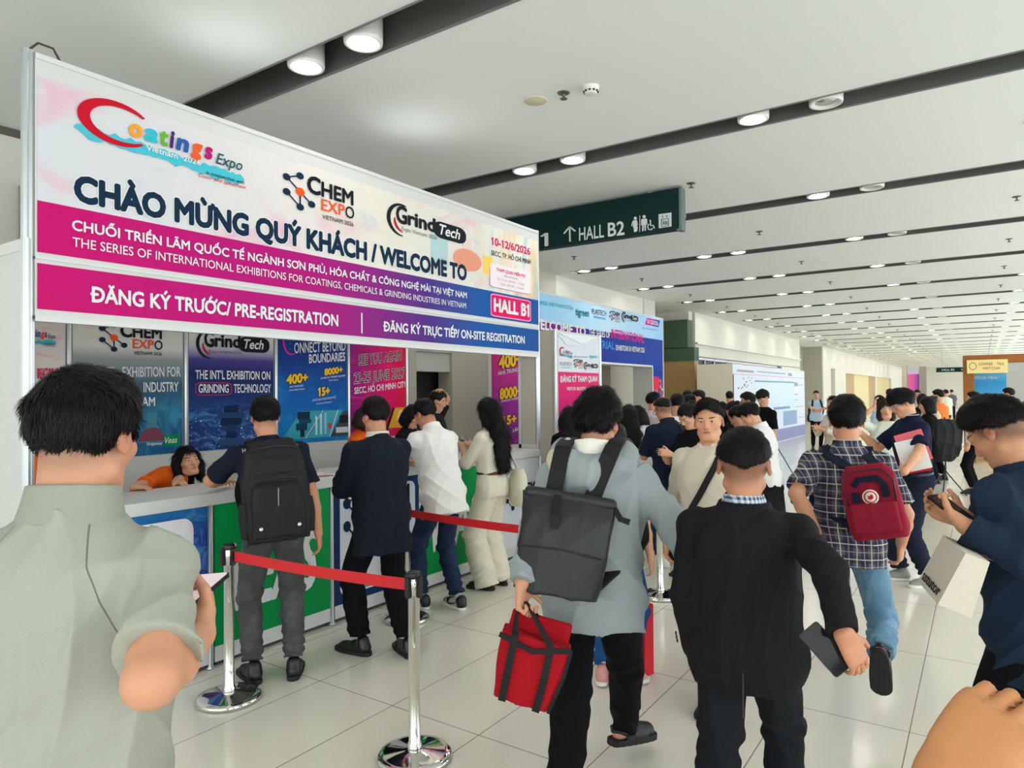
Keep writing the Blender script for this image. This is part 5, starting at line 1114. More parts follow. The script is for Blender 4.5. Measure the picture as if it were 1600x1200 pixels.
def shoe(root, ank, R, s, kind, mat, sole_mat, vox, sock=None):
    """shoe at the ankle joint; R columns right, toe direction, up"""
    v = min(vox, .008); g = lambda x, y, z: np.array(ank) + R @ (np.array((x, y, z - .085)) * s); sd = SD(v)
    if kind == 'clog' or kind == 'sandal':
        sd.rc(g(0, .06, .040), g(0, .145, .030), .046 * s, .040 * s, .02); sd.rc(g(-.03, .0, .03), g(-.03, .1, .03), .018 * s, None, .02); sd.rc(g(.03, .0, .03), g(.03, .1, .03), .018 * s, None, .02)
        sd.chain([g(-.04, .03, .045), g(-.038, -.04, .06), g(0, -.075, .062), g(.038, -.04, .06), g(.04, .03, .045)], .009, .008)
    else:
        sd.rc(g(0, -.042, .045), g(0, .04, .048), .040 * s, .042 * s, .02); sd.rc(g(0, .03, .040), g(0, .150, .026), .041 * s, .032 * s, .02); sd.rc(g(.012, .11, .026), g(-.008, .12, .026), .036 * s, None, .02)
        if kind != 'flat': sd.rc(g(0, -.025, .06), g(0, -.022, .088 if kind != 'boot' else .11), .042 * s, .043 * s, .02)
        if kind == 'dress': sd.rc(g(0, .14, .024), g(0, .185, .020), .030 * s, .018 * s, .03)
    sd.half(g(0, 0, .018), -R[:, 2]); up = sd_obj(sd, 'shoe', mat, root)
    sd = SD(v); y0, y1 = -.052, .150 + (.03 if kind == 'dress' else 0); c = np.array(ank)
    def st(x, y, z):
        dx, dy, dz = x - c[0], y - c[1], z - c[2]; u, w, h = [dx * R[0, i] / s + dy * R[1, i] / s + dz * R[2, i] / s for i in range(3)]
        t = np.clip((w - y0) / (y1 - y0), 0, 1); e = np.sqrt(u * u + (w - y0 - t * (y1 - y0))**2) - (.038 + .014 * np.sin(np.pi * np.clip(t, .0, 1) * .62) - .010 * np.clip(t - .75, 0, 1) * 4 * (kind == 'dress'))
        return np.maximum(e, np.abs(h + .085 - .013) - .014) * s
    q = [g(a, b, z) for a in (-.06, .06) for b in (y0 - .06, y1 + .06) for z in (-.005, .03)]; sd._put(st, np.min(q, 0), np.max(q, 0), .004, 'u'); sd_obj(sd, 'sole', sole_mat, up, 1)
    return up
def person(label, x, y, face, h=1.70, sex='m', lean=0, side=0, twist=0, pel=(0, 0, 0), head=(0, 0, 0), neck=.12, RH=None, LH=None, RF=None, LF=None, skn=(214, 160, 126), fade=0., grey=0., hair=None, top=None, bot=None, foot=None, vox=.008, fat=0., sh=1.0, group='people in the hall', cat='person', hs=1.0, ear=True, legs_skin=False, arm=1.0, hw=1.0):
    s = h / 1.72; o = P(); o.s = s; o.vox = vox; root = empty('person', (x, y, 0), math.radians(face), label, cat, group); o.root = root; fem = sex == 'f'
    tr = rot(twist, lean, side); Rt, Ft, U = tr[:, 0], tr[:, 1], tr[:, 2]; pv = np.array((pel[0], pel[1], .93 * s + pel[2])); o.pel = pv; o.R, o.F, o.U = Rt, Ft, U
    shw = (.160 if not fem else .142) * sh; o.S = {1: pv + (U * .430 + Rt * shw) * s, -1: pv + (U * .430 - Rt * shw) * s}; o.nb = pv + U * .53 * s
    nd = unit(U * (1 - neck) + np.array((Ft[0], Ft[1], 0)) * neck + np.array((0, 0, .25))); o.hc = o.nb + nd * .128 * s; Rh = rot(twist * .5 + head[0], head[1], head[2]); o.Rh = Rh; hz = s * hs * .99
    H_ = {}; E_ = {}
    for q, hd in ((1, RH), (-1, LH)):
        hd = hd or {}; W = np.array(hd.get('p', (q * (.235 + fat * .3) * s, .05, .80 * s))); pl_ = hd.get('pole', (q * .5, -1, -.1)) if 'elb' not in hd else np.array(hd['elb']) - (o.S[q] + W) / 2; e, W = ik(o.S[q], W, .285 * s * arm, .25 * s * arm, pl_); H_[q] = W; E_[q] = e
    o.H, o.E = H_, E_
    o.hip = {q: pv + np.array((q * .088 * s, 0, -.04 * s)) for q in (1, -1)}; A_ = {}; K_ = {}; FR = {}
    for q, ft in ((1, RF), (-1, LF)):
        ft = ft or (q * .10, 0, .085 * s, -q * 10, 0); FR[q] = rot(ft[3], ft[4]); a = np.array(ft[:3]); k, a = ik(o.hip[q], a, .425 * s, .42 * s, rot(ft[3])[:, 1] + np.array((0, .4, 0))); A_[q] = a; K_[q] = k
    o.A, o.K, o.FR = A_, K_, FR
    # body: one continuous skin mesh
    sd = SD(vox); w = 1 + fat; b0 = pv - U * .10 * s; b1 = pv + U * .535 * s; L = .635
    def tp(m, tab): return [((a + .10) / L, (b * (1 if not fem else f_) + m) * s, (c_ * (1 + fat * fk) + m) * s, o_ * s) for a, b, c_, o_, f_, fk in tab]
    TAB = ((-.10, .150, .105, -.005, 1.05, .3), (0, .166, .112, -.008, 1.02, .6), (.10, .146, .102, .0, .88, 1.6), (.20, .146, .106, .006, .90, 1.5), (.31, .160, .116, .006, .90, .8), (.39, .158, .104, -.004, .88, .4), (.45, .128, .088, -.010, .88, .2), (.50, .082, .070, -.010, .9, .1), (.535, .060, .058, -.006, .9, .1))
    o.TAB = TAB; o.tp = tp; o.b0, o.b1 = b0, b1
    sd.loft(b0, b1, Rt, tp(-.022, TAB), 2.3, .02); sd.rc(o.nb - U * .05 * s, o.hc + Rh @ np.array((0, -.022, -.045)) * s, .060 * s * (.86 if fem else 1.0) * hw, .054 * s * (.84 if fem else 1) * hw, .02)
    for q in (1, -1):
        S, E, W = o.S[q], E_[q], H_[q]; sd.rc(o.nb - U * .055 * s + Rt * q * .04 * s, S, .034 * s, .038 * s, .03); sd.rc(S, E, .046 * s * (.82 if fem else 1), .038 * s * (.85 if fem else 1), .02); sd.rc(E, E + (W - E) * .35, .039 * s * (.85 if fem else 1), .041 * s * (.82 if fem else 1), .015); sd.rc(E + (W - E) * .35, W, .041 * s * (.82 if fem else 1), .027 * s * (.88 if fem else 1), .015)
        hd = (RH if q == 1 else LH) or {}; D = unit(hd['D']) if 'D' in hd else unit(W - E + np.array((0, .06, -.04))); N = hd.get('N', (-q, .25, 0)); hand(sd, W, D, N, q, hd.get('curl', .45), s * (.92 if fem else 1.0), hd.get('thumb', .4))
        if legs_skin: sd.rc(o.hip[q], K_[q], .060 * s, .046 * s, .03); sd.rc(K_[q], A_[q] + np.array((0, 0, .0)), .048 * s, .034 * s, .02); g = lambda a_, b_, c_: A_[q] + FR[q] @ (np.array((a_, b_, c_ - .085)) * s); sd.rc(g(0, -.035, .05), g(0, .11, .032), .032 * s, .026 * s, .02)
    add_head(sd, o.hc, Rh, hz, ear, 1.0 if not fem else .93, hw if hw > 1 else 1)
    def post(ob, V, Q):
        a = ob.data.attributes.new('hl', 'FLOAT_VECTOR', 'POINT'); a.data.foreach_set('vector', (((V - o.hc) @ Rh) / hz).astype(f32).ravel())
    o.body = sd_obj(sd, 'body', skin(skn, fade, grey=grey), root, 1, post)
    if hair: hp_ = dict(hair); kd = hp_.pop('kind'); add_hair(o.hc, Rh, hz, kd, min(vox, hp_.pop('v', .012)), root, hp_.pop('mat', M['hair']), hp_.pop('seed', 1), hp_.pop('strands', 0), hp_.pop('length', .45), hp_, hw if hw > 1 else 1)
    # upper garment
    if top:
        t = dict(sleeve=.55, hem=-.16, m=.016, mat=None, sm=.018, flare=.0, fold=.004, collar=None, name='shirt', k=.03, arm_r=1.0, hemd=0); t.update(top); sd = SD(max(vox, .005)); m = t['m']; wst = t.get('waist', 0)
        hb = pv + U * t['hem'] * s + Ft * t['hemd']; TT = [(a, b, c_, o_, f_, fk) for a, b, c_, o_, f_, fk in TAB if a > t['hem'] + .03]; full = .525 - t['hem']
        base = np.array(TAB[0 if t['hem'] < -.05 else 2]); h_ = t['hem']; b_i = np.interp(h_, [r[0] for r in TAB], [r[1] for r in TAB]); c_i = np.interp(h_, [r[0] for r in TAB], [r[2] for r in TAB])
        rows = [(0, (b_i * (1.02 if fem else 1) + m + t['flare']) * s, (c_i * (1 + fat * .5) + m + t['flare']) * s, -.004 * s)] + [((a - t['hem']) / full, ((b * (f_ if fem else 1)) + m + (wst if a < .25 else 0) + (t['flare'] * max(0, .12 - a) if a < .12 else 0)) * s, (c_ * (1 + fat * fk) + m + wst * .5 * (a < .25) + (.012 if fem and .28 < a < .38 else 0)) * s, (o_ + (.008 if fem and .28 < a < .38 else 0)) * s) for a, b, c_, o_, f_, fk in TT if a < .49] + [(1, .074 * s, .066 * s, -.008 * s)]
        sd.loft(hb, pv + U * .525 * s, Rt, rows, 2.4, t['k'])
        for q in (1, -1):
            S, E, W = o.S[q], E_[q], H_[q]; r = (.050 if not fem else .043) * s * t['arm_r']; sd.rc(o.nb - U * .055 * s + Rt * q * .045 * s, S - U * .002, .040 * s, r * .97, .03); sl = t['sleeve']
            if sl <= 1: sd.loft(S - (E - S) * .05, S + (E - S) * sl, Rt, [(0, r * 1.02, r * 1.02), (.5, r, r), (1, r * 1.02 + t['sm'] * .35, r * 1.0 + t['sm'] * .35)], 2.0, .03)
            else:
                sd.rc(S, E, r, r * .94, .03); E2 = E + (W - E) * min(1, sl - 1); sd.loft(E - (W - E) * .04, E2, Rt if abs(unit(W - E)[0]) < .9 else Ft, [(0, r * .94, r * .94), (.4, r * .88, r * .88), (1, .040 * s * t['arm_r'], .040 * s * t['arm_r'])], 2.0, .02)
                if t.get('cuff'): sd.loft(E + (W - E) * (sl - 1.13), E2 + (W - E) * .02, Rt if abs(unit(W - E)[0]) < .9 else Ft, [(0, .045 * s, .045 * s), (1, .043 * s, .043 * s)], 2.0, .006)
            if sl <= 1 or True: pass
        if t['fold']: sd.warp = fold_warp(t['fold'], t.get('seed', 0))
        if t.get('mod'): t['mod'](sd, o)
        o.top = sd_obj(sd, t['name'], t['mat'], root, 1)
        if t.get('collar'):
            cm = t['collar']; sd = SD(.0042 if vox < .0085 else .006); cu = unit(U * .8 + nd * .5); c0 = o.nb - cu * .030 * s; ch = t.get('ch', .052) * s
            sd.loft(c0, c0 + cu * ch, Rt, [(0, .085 * s * hw, .079 * s, -.004), (.6, .075 * s * hw, .073 * s, -.004), (1, .071 * s * hw, .070 * s, -.004)], 2.1, .01); sd.loft(c0 - cu * .01, c0 + cu * (ch + .02), Rt, [(0, .068 * s * hw, .062 * s, -.004), (1, .059 * s * hw, .058 * s, -.004)], 2.1, .004, 's')
            if t.get('open', True): a = c0 + Ft * .075 * s; sd.rc(a - cu * .02, a + cu * ch * 1.4, .004, .045 * s, .01, 's')
            sd_obj(sd, 'collar', cm, root, 1)
    # lower garment
    if bot:
        t = dict(kind='trousers', mat=None, hem=.035, r=(.088, .066, .055), waist=.10, fold=.003, name='trousers'); t.update(bot); sd = SD(max(vox, .006)); m = .010
        sd.loft(pv - U * .10 * s, pv + U * t['waist'] * s, Rt, [((a + .10) / (t['waist'] + .10), (b * (f_ if fem else 1) + m) * s, (c_ * (1 + fat * fk * .8) + m) * s, o_ * s) for a, b, c_, o_, f_, fk in TAB[:2]] + [(1, (np.interp(t['waist'], [r_[0] for r_ in TAB], [r_[1] for r_ in TAB]) * (.9 if fem else 1) + m) * s, (.104 * (1 + fat) + m) * s, 0)], 2.3, .03)
        if t['kind'] == 'trousers':
            for q in (1, -1):
                hp_, K, A = o.hip[q], K_[q], A_[q]; r0, r1, r2 = (z_ * s for z_ in t['r']); sd.rc(hp_ + np.array((-q * .006, -.006, .0)), K, r0, r1, .03); e = A + unit(K - A) * t['hem'] * s; sd.loft(K + (K - e) * .03, e, Rt, [(0, r1 * .99, r1 * .99), (.45, (r1 + r2) * .53, (r1 + r2) * .55, -.008 * s), (1, r2, r2 * 1.08, 0)], 2.0, .03)
        else:
            z1 = t['len']; lo_ = np.array(((A_[1][0] + A_[-1][0]) / 2 * .6, (A_[1][1] + A_[-1][1]) / 2 * .7, z1)); sd.loft(pv + U * .02 * s, lo_, Rt, [(0, .178 * s, .128 * s), (.35, (.185 + t['flare'] * .3) * s, (.14 + t['flare'] * .3) * s), (1, (.18 + t['flare']) * s, (.15 + t['flare']) * s)], 2.1, .03)
        f = t['fold']
        if f:
            ks = [(K_[q], A_[q]) for q in (1, -1)]
            def wr(x, y, z):
                b = fold_warp(f, t.get('seed', 3))(x, y, z); hem = np.exp(-((z - A_[1][2] - .06) / .09)**2) * f * 1.3 * np.sin(95 * z + 20 * x + 6 * np.sin(14 * y)); kn = np.exp(-((z - K_[1][2]) / .07)**2) * f * 1.0 * np.sin(70 * z - 25 * x); return b + hem + kn
            sd.warp = wr
        o.bot = sd_obj(sd, t['name'], t['mat'], root, 1)
        if t.get('belt'):
            sd = SD(max(min(vox, .006), .004)); c0 = pv + U * (t['waist'] - .045) * s; wv = np.interp(t['waist'] - .02, [r_[0] for r_ in TAB], [r_[1] for r_ in TAB]) * (.9 if fem else 1); q_ = [(0, (wv + m + .011) * s, (.106 * (1 + fat) + m + .011) * s), (1, (wv + m + .010) * s, (.106 * (1 + fat) + m + .010) * s)]; sd.loft(c0, c0 + U * .034 * s, Rt, q_, 2.3, .004); sd_obj(sd, 'belt', t['belt'], root, 1)
    if foot:
        t = dict(kind='sneaker', mat=M['black'], sole=M['black']); t.update(foot)
        for q in (1, -1): shoe(root, A_[q], FR[q], s, t['kind'], t['mat'], t['sole'], vox)
    return o
def like(o, name, label, cat, group=None):
    """an empty that shares a person's frame, for a bag or phone that person carries"""
    return empty(name, o.root.location, o.root.rotation_euler.z, label, cat, group)
def phone(o, p, D, N, label, w=.036, l=.075, screen=False, case=None):
    """phone centred at p in the person's frame; D long axis, N screen side"""
    D = unit(D); N = np.array(N, float); N = unit(N - D * (N @ D)); A = np.cross(D, N); r = like(o, 'phone', label, 'phone', 'phones in hands')
    b = MB(); b.prism(rrect(-w, -l, w, l, .008, 3), np.array(p) - N * .004, A, D, N, .008); b.build('body', case or M['black'], r, True)
    MB().prism(rrect(-w + .003, -l + .003, w - .003, l - .003, .006, 3), np.array(p) + N * .0041, A, D, N, .0006).build('screen', M['scr_on'] if screen else M['scr'], r, True); return r
t = NT('phone_screen_lit'); M['scr_on'] = t.out(lin(214, 206, 206), .12, emit=lin(214, 200, 200), estr=.35)
M['scr'] = plain('phone_screen_dark', lin(30, 32, 38), .08)
# ------------------------------------------------------------------ the people, nearest first, each with what they carry
def loc_of(o_xy, face, p):
    """world point -> a person's own frame"""
    a = math.radians(face); d = np.array(p, float) - np.array((o_xy[0], o_xy[1], 0)); c, s_ = math.cos(a), math.sin(a); return np.array((c * d[0] + s_ * d[1], -s_ * d[0] + c * d[1], d[2]))
def at(x, y, dep): return CAM + ray(x, y) * dep
def backpack(o, label, c, dims, R, mat, strap_mat, vox=.006, kind='day', straps=(1, -1), logo=None, name='backpack', so=.0, sw=.052):
    """c: pack centre in the person's frame, dims: half width, half depth, half height; R: columns right, forward, up"""
    root = like(o, name, label, 'backpack', 'backpacks worn in the hall'); c = np.array(c, float); w, d, h = dims; g = lambda x, y, z: c + R @ np.array((x, y, z)); s = o.s
    sd = SD(vox); sd.loft(g(0, 0, -h), g(0, 0, h), R[:, 0], [(0, w * .90, d * .92), (.12, w, d), (.6, w * .98, d * .95), (.88, w * .86, d * .80), (1, w * .62, d * .55)] if kind != 'roll' else [(0, w * .92, d * .95), (.5, w, d), (.85, w * 1.02, d * .7), (1, w * 1.08, d * .38)], 3.2 if kind != 'kanken' else 4.0, .01)
    sd.warp = fold_warp(.0035 if kind != 'kanken' else .002, 2); sd_obj(sd, 'bag_body', mat, root, 1)
    if kind == 'day':
        sd = SD(vox); sd.loft(g(0, -d * .55, -h * .92), g(0, -d * .55, h * .18), R[:, 0], [(0, w * .78, d * .62), (.5, w * .82, d * .72), (.9, w * .74, d * .58), (1, w * .6, d * .4)], 3.4, .01); sd.warp = fold_warp(.003, 5); sd_obj(sd, 'front_pocket', mat, root)
        sd = SD(vox); sd.loft(g(0, -d * .42, h * .30), g(0, -d * .40, h * .78), R[:, 0], [(0, w * .74, d * .55), (.6, w * .70, d * .52), (1, w * .45, d * .32)], 3.2, .01); sd_obj(sd, 'top_pocket', mat, root)
        b = MB(); b.tube([g(-w * .7, -d * 1.16, h * .20), g(0, -d * 1.24, h * .235), g(w * .7, -d * 1.16, h * .20)], .004, 6); b.tube([g(-w * .68, -d * .95, h * .82), g(0, -d * 1.0, h * .86), g(w * .68, -d * .95, h * .82)], .004, 6); b.build('zip', M['black'], root, True)
        b = MB(); b.bev(g(0, -d * 1.30, -h * .30) - .004 * np.ones(3), g(0, -d * 1.28, h * .02) + .004 * np.ones(3), .002); b.build('reflective_strip', flat(170, 172, 176), root, True)
        for q in (-1, 1):
            sd = SD(vox); sd.loft(g(q * w * .96, 0, -h * .9), g(q * w * .96, 0, -h * .2), R[:, 1], [(0, d * .6, .02), (.6, d * .7, .03), (1, d * .6, .022)], 2.6, .01); sd_obj(sd, 'side_pocket', mat, root)
            MB().lathe([(.0, 0), (.011, 0), (.011, .004), (.006, .005), (0, .005)], g(q * w * .55, -d * 1.28, -h * .72), 12, axis=-R[:, 1]).build('zip_pull', M['alu'], root, True)
    if kind == 'kanken':
        sd = SD(vox); sd.box(g(0, -d * 1.02, -h * .42), (w * .80, d * .28, h * .42), R, .018); sd.warp = fold_warp(.002, 5); sd_obj(sd, 'front_pocket', mat, root)
        MB().tube([g(-w * .8, -d * 1.0, -h * .05), g(-w * .85, -d * .98, h * .55), g(-w * .5, -d * .92, h * .86), g(w * .5, -d * .92, h * .86), g(w * .85, -d * .98, h * .55), g(w * .8, -d * 1.0, -h * .05)], .004, 6).build('zip', M['black'], root, True)
        b = MB(); b.ribbon([g(-w * .5, -d * 1.04, h * .45), g(-w * .3, -d * 1.15, h * .62), g(w * .35, -d * 1.15, h * .62), g(w * .55, -d * 1.04, h * .40)], .030, .004, R[:, 2]); b.ribbon([g(-w * .48, -d * 1.06, h * .30), g(-w * .48, -d * 1.08, h * .02)], .035, .004, R[:, 0]); b.ribbon([g(w * .52, -d * 1.06, h * .42), g(w * .52, -d * 1.08, h * .10)], .035, .004, R[:, 0]); b.build('handle', strap_mat, root, True)
        e = g(.0, -d * 1.13, h * .14); lg = MB(); lg.lathe([(0, 0), (.037, 0), (.037, .004), (0, .004)], e, 28, 0, -R[:, 1]); lg.lathe([(0, .004), (.030, .004), (.030, .005), (0, .005)], e, 28, 1, -R[:, 1]); lg.lathe([(0, .005), (.024, .005), (.024, .006), (0, .006)], e, 28, 0, -R[:, 1])
        lg.build('round_badge', [flat(238, 226, 212), flat(196, 60, 70)], root, True)
        MB().prism([(-.010, -.010), (.004, -.014), (.014, -.004), (.012, .010), (.004, .014), (.0, .006), (-.008, .008), (-.012, .0)], e - R[:, 1] * .0065, R[:, 0], R[:, 2], -R[:, 1], .001).build('badge_emblem', flat(190, 36, 52), root, True)
    if kind == 'roll':
        sd = SD(vox); sd.box(g(0, -d * .1, h * 1.0), (w * 1.04, d * .34, .022), R, .02); sd_obj(sd, 'rolled_top', mat, root)
        b = MB(); b.ribbon([g(-w * .28, -d * .6, h * 1.02), g(-w * .25, -d * 1.05, h * .62), g(-w * .22, -d * 1.1, h * .35)], .028, .005, R[:, 0]); b.ribbon([g(w * .98, -d * .2, h * .95), g(w * 1.15, -d * .35, h * .75), g(w * 1.35, -d * .5, h * .72)], .022, .004, R[:, 2]); b.build('buckle_strap', strap_mat, root, True)
        b = MB(); b.tube([g(-w * .86, -d * 1.0, -h * .1), g(0, -d * 1.08, -h * .04), g(w * .86, -d * 1.0, -h * .1)], .003, 6); b.build('zip', M['black'], root, True)
    U, F, Rt = o.U, o.F, o.R
    for q in straps:
        N_ = o.nb; top = g(q * w * .42, d * .55, h * .86); sp = o.pel + (U * (.475 + so) + Rt * q * .095 - F * (.085 + so)) * s; sp1 = o.pel + (U * (.515 + so) + Rt * q * .100 - F * .01) * s; sp2 = o.pel + (U * (.465 + so) + Rt * q * .112 + F * (.085 + so)) * s; fr = o.pel + (U * .33 + Rt * q * .135 + F * (.135 + so)) * s; lo = o.pel + (U * .20 + Rt * q * .175 + F * .06) * s; bt = g(q * w * .8, d * .4, -h * .72)
        pts = np.array([top, sp, sp1, sp2, fr, lo, bt]); tt = np.linspace(0, 6, 31); den = _dens(np.c_[np.arange(7), pts], 31)[1:].T
        sd_ = [Rt] * len(den); MB().ribbon(den, sw, .011, Rt).build('shoulder_strap', strap_mat, root, True)
    if kind != 'kanken': MB().ribbon([g(-.035, d * .5, h * .96), g(-.03, d * .2, h * 1.10), g(.03, d * .2, h * 1.10), g(.035, d * .5, h * .96)], .022, .006, R[:, 1]).build('grab_handle', strap_mat, root, True)
    return root
navy = lin(24, 32, 52); C_ = cloth
M['c_black'] = C_('black_wool', lin(22, 21, 23), .85, spec=.2); M['c_dark'] = C_('black_trouser_cloth', lin(15, 16, 18), .92, spec=.12); M['c_navy_'] = C_('navy_cotton', lin(22, 30, 48)); M['c_darknavy'] = C_('dark_navy_linen', lin(20, 26, 38)); M['c_white_'] = C_('white_cotton', lin(236, 234, 230)); M['c_cream'] = C_('cream_cotton', lin(228, 220, 200)); M['c_orange'] = C_('orange_polo_cotton', lin(244, 104, 26)); M['blackleather'] = plain('black_leather', lin(16, 16, 17), .38, gscale=120, grain=.2)
M['sole_w'] = plain('white_rubber', lin(232, 230, 224), .6); M['sole_b'] = plain('black_rubber', lin(18, 18, 18), .7)
M['nylon'] = C_('black_nylon', lin(17, 18, 20), .62, 300, .25, spec=.3)
SH = dict(kind='sneaker', mat=M['blackleather'], sole=M['sole_b'])

# --- man in the grey-green polo, close at the left
f_ = 38; xy = spot(97, 1.22)
o1 = person('man in grey-green polo shirt seen from behind, holding a phone, at the left edge', *xy, f_, 1.755, head=(-6, 8, 0), lean=4, neck=.25, vox=.0045, skn=(204, 148, 116), fade=.55, grey=.5, fat=.07, sh=1.0, hs=.96, arm=.90, hw=1.04,
    RH=dict(p=loc_of(xy, f_, at(312, 992, 1.27)), D=(-.30, .85, .28), N=(-.75, -.1, .45), curl=.75, elb=loc_of(xy, f_, at(262, 1075, 1.08)), thumb=.8), LH=dict(p=(-.06, .36, 1.22), D=(.4, .7, .4), N=(.5, 0, .6), curl=.5),
    hair=dict(kind='short', mat=M['hair'], strands=16000, slen=.028, amp=.003, th=.009, top=.010, seed=4, v=.005, nape=-.055, sw=.0009), top=dict(sleeve=.80, hem=-.20, m=.026, mat=seamed('grey_green_pique', lin(160, 161, 148)), name='polo_shirt', collar=C_('grey_green_rib', lin(148, 150, 137), weave=600), ch=.070, fold=.011, arm_r=1.14, sm=.02, seed=2, flare=.01), bot=dict(mat=M['c_dark'], r=(.095, .07, .058)), foot=SH)
pc = o1.H[1] + unit(np.array((-.30, .85, .28))) * .085 + np.array((-.022, .03, .028)); phone(o1, pc, (.10, .95, .12), (-.1, -.2, .9), 'smartphone with lit screen in the hand of the man in the grey-green polo', .037, .078, True)

# --- man in the grey hooded jacket with the black pack and the red bag
xy = spot(925, 2.72); f_ = 21
cl = C_('grey_jacket_cotton', lin(152, 160, 161), weave=320)
def hood(sd, o):
    s = o.s; b = o.nb
    sd.chain([b + (o.R * -.10 + o.F * .05) * s - o.U * .03, b + (o.R * -.125 - o.F * .035) * s, b + (o.R * -.09 - o.F * .105 - o.U * .05) * s, b + (-o.F * .135 - o.U * .085) * s, b + (o.R * .09 - o.F * .105 - o.U * .05) * s, b + (o.R * .125 - o.F * .035) * s, b + (o.R * .10 + o.F * .05) * s - o.U * .03], [.035, .045, .055, .062, .055, .045, .035], .035)
    sd.ell(b - (o.F * .12 + o.U * .10) * s, (.10 * s, .055 * s, .10 * s), None, .04); sd.ell(b - (o.F * .035 - o.U * .045) * s, (.082 * s, .088 * s, .075 * s), None, .02, 's')
o10 = person('man in a grey hooded jacket with black backpack, carrying a red bag', *xy, f_, 1.74, pel=(0, 0, -.03), arm=.92, lean=7, twist=-4, head=(-16, 4, 0), neck=.3, vox=.005, skn=(206, 150, 118), fade=.35, sh=1.08,
    LH=dict(p=loc_of(xy, f_, at(812, 925, 2.44)), D=(-.03, -.05, -1), N=(.9, -.2, 0), curl=1.15, pole=(-.5, -.9, 0), thumb=1.0), RH=dict(p=loc_of(xy, f_, at(1085, 895, 2.75)), D=(.5, .5, -.5), curl=.6, pole=(.5, -.9, -.25)),
    RF=(*loc_of(xy, f_, onz(978, 1180))[:2], .10, -40, 8), LF=(-.10, -.30, .13, 0, 28), hair=dict(kind='short', strands=9000, slen=.034, amp=.005, top=.020, th=.012, seed=7, v=.006, nape=-.045, lift=.25, jit=.2),
    top=dict(sleeve=2.0, hem=-.13, m=.036, mat=cl, name='hooded_jacket', fold=.009, arm_r=1.34, seed=1, flare=.015, mod=hood, k=.05), bot=dict(mat=M['c_dark'], r=(.096, .074, .058), fold=.004, hem=-.02), foot=dict(kind='clog', mat=plain('black_foam_clog', lin(24, 24, 26), .55), sole=M['sole_b']), legs_skin=True)
sd = SD(.006); s_ = o10.s; sd.ell(o10.nb - (o10.F * .045 - o10.U * .022) * s_, np.array((.092, .098, .070)) * s_); sd.ell(o10.nb - (o10.F * .030 - o10.U * .062) * s_, np.array((.084, .090, .072)) * s_, None, .01, 's'); sd.half(o10.nb + o10.U * .075, o10.U); sd_obj(sd, 'hood_lining', C_('cream_lining', lin(232, 228, 216)), o10.root)
sd = SD(.006); sd.chain([o10.nb + (-o10.R * .10 - o10.F * .07 + o10.U * .03) * s_, o10.nb + (-o10.R * .145 - o10.F * .06 - o10.U * .03) * s_, o10.nb + (-o10.R * .13 - o10.F * .11 - o10.U * .09) * s_], [.03, .04, .025], .02); sd.warp = fold_warp(.006, 3); sd_obj(sd, 'hood_fold', C_('beige_lining', lin(206, 196, 170)), o10.root)
backpack(o10, 'black roll-top backpack slung low on the back of the man in the grey jacket', loc_of(xy, f_, at(880, 853, 2.52)), (.165, .075, .175), rot(6, 8, 9), plain('black_waxed_canvas', lin(24, 25, 26), .5, gscale=30, grain=.25), M['nylon'], .006, 'roll', so=.075, sw=.062)
# red shopping bag in his left hand
def red_bag():
    hp = o10.H[-1] + np.array((.0, -.01, -.085)); r = like(o10, 'shopping_bag', 'red bag with black webbing handles carried by the man in the grey jacket', 'bag', 'bags carried in the hall')
    R = rot(4, 6, 14); c = hp + np.array((.035, -.02, -.185)); g = lambda x, y, z: c + R @ np.array((x, y, z)); mr = C_('red_felt', lin(166, 18, 30), .95, 200)
    sd = SD(.006); sd.loft(g(0, 0, -.135), g(0, 0, .095), R[:, 0], [(0, .098, .058), (.5, .118, .066), (1, .128, .060)], 5, .01); sd.warp = fold_warp(.004, 4); sd_obj(sd, 'bag_body', mr, r)
    sd = SD(.006); sd.box(g(0, .03, .11), (.112, .014, .05), R, .008); sd.warp = fold_warp(.003, 4); sd_obj(sd, 'back_flap', mr, r)
    b = MB()
    for sgn, yo in ((-1, -.070), (1, .066)):
        b.ribbon([g(-.062, yo * .92, -.133), g(-.066, yo * 1.04, -.02), g(-.07, yo * .98, .09), hp + np.array((-.016, 0, .02)), hp + np.array((.016, 0, .02)), g(.058, yo * .98, .09), g(.062, yo * 1.04, -.02), g(.058, yo * .92, -.133)], .026, .004, [R[:, 0]] * 3 + [R[:, 1]] * 2 + [R[:, 0]] * 3)
    b.build('handle', M['nylon'], r, True)
    b = MB(); b.ribbon([g(-.125, -.066, .08), g(0, -.072, .058), g(.128, -.062, .095)], .018, .004, R[:, 2]); b.ribbon([g(.128, -.05, .09), g(.124, -.055, 0), g(.100, -.05, -.13)], .012, .004, R[:, 0]); b.build('piping', M['nylon'], r, True)
red_bag()

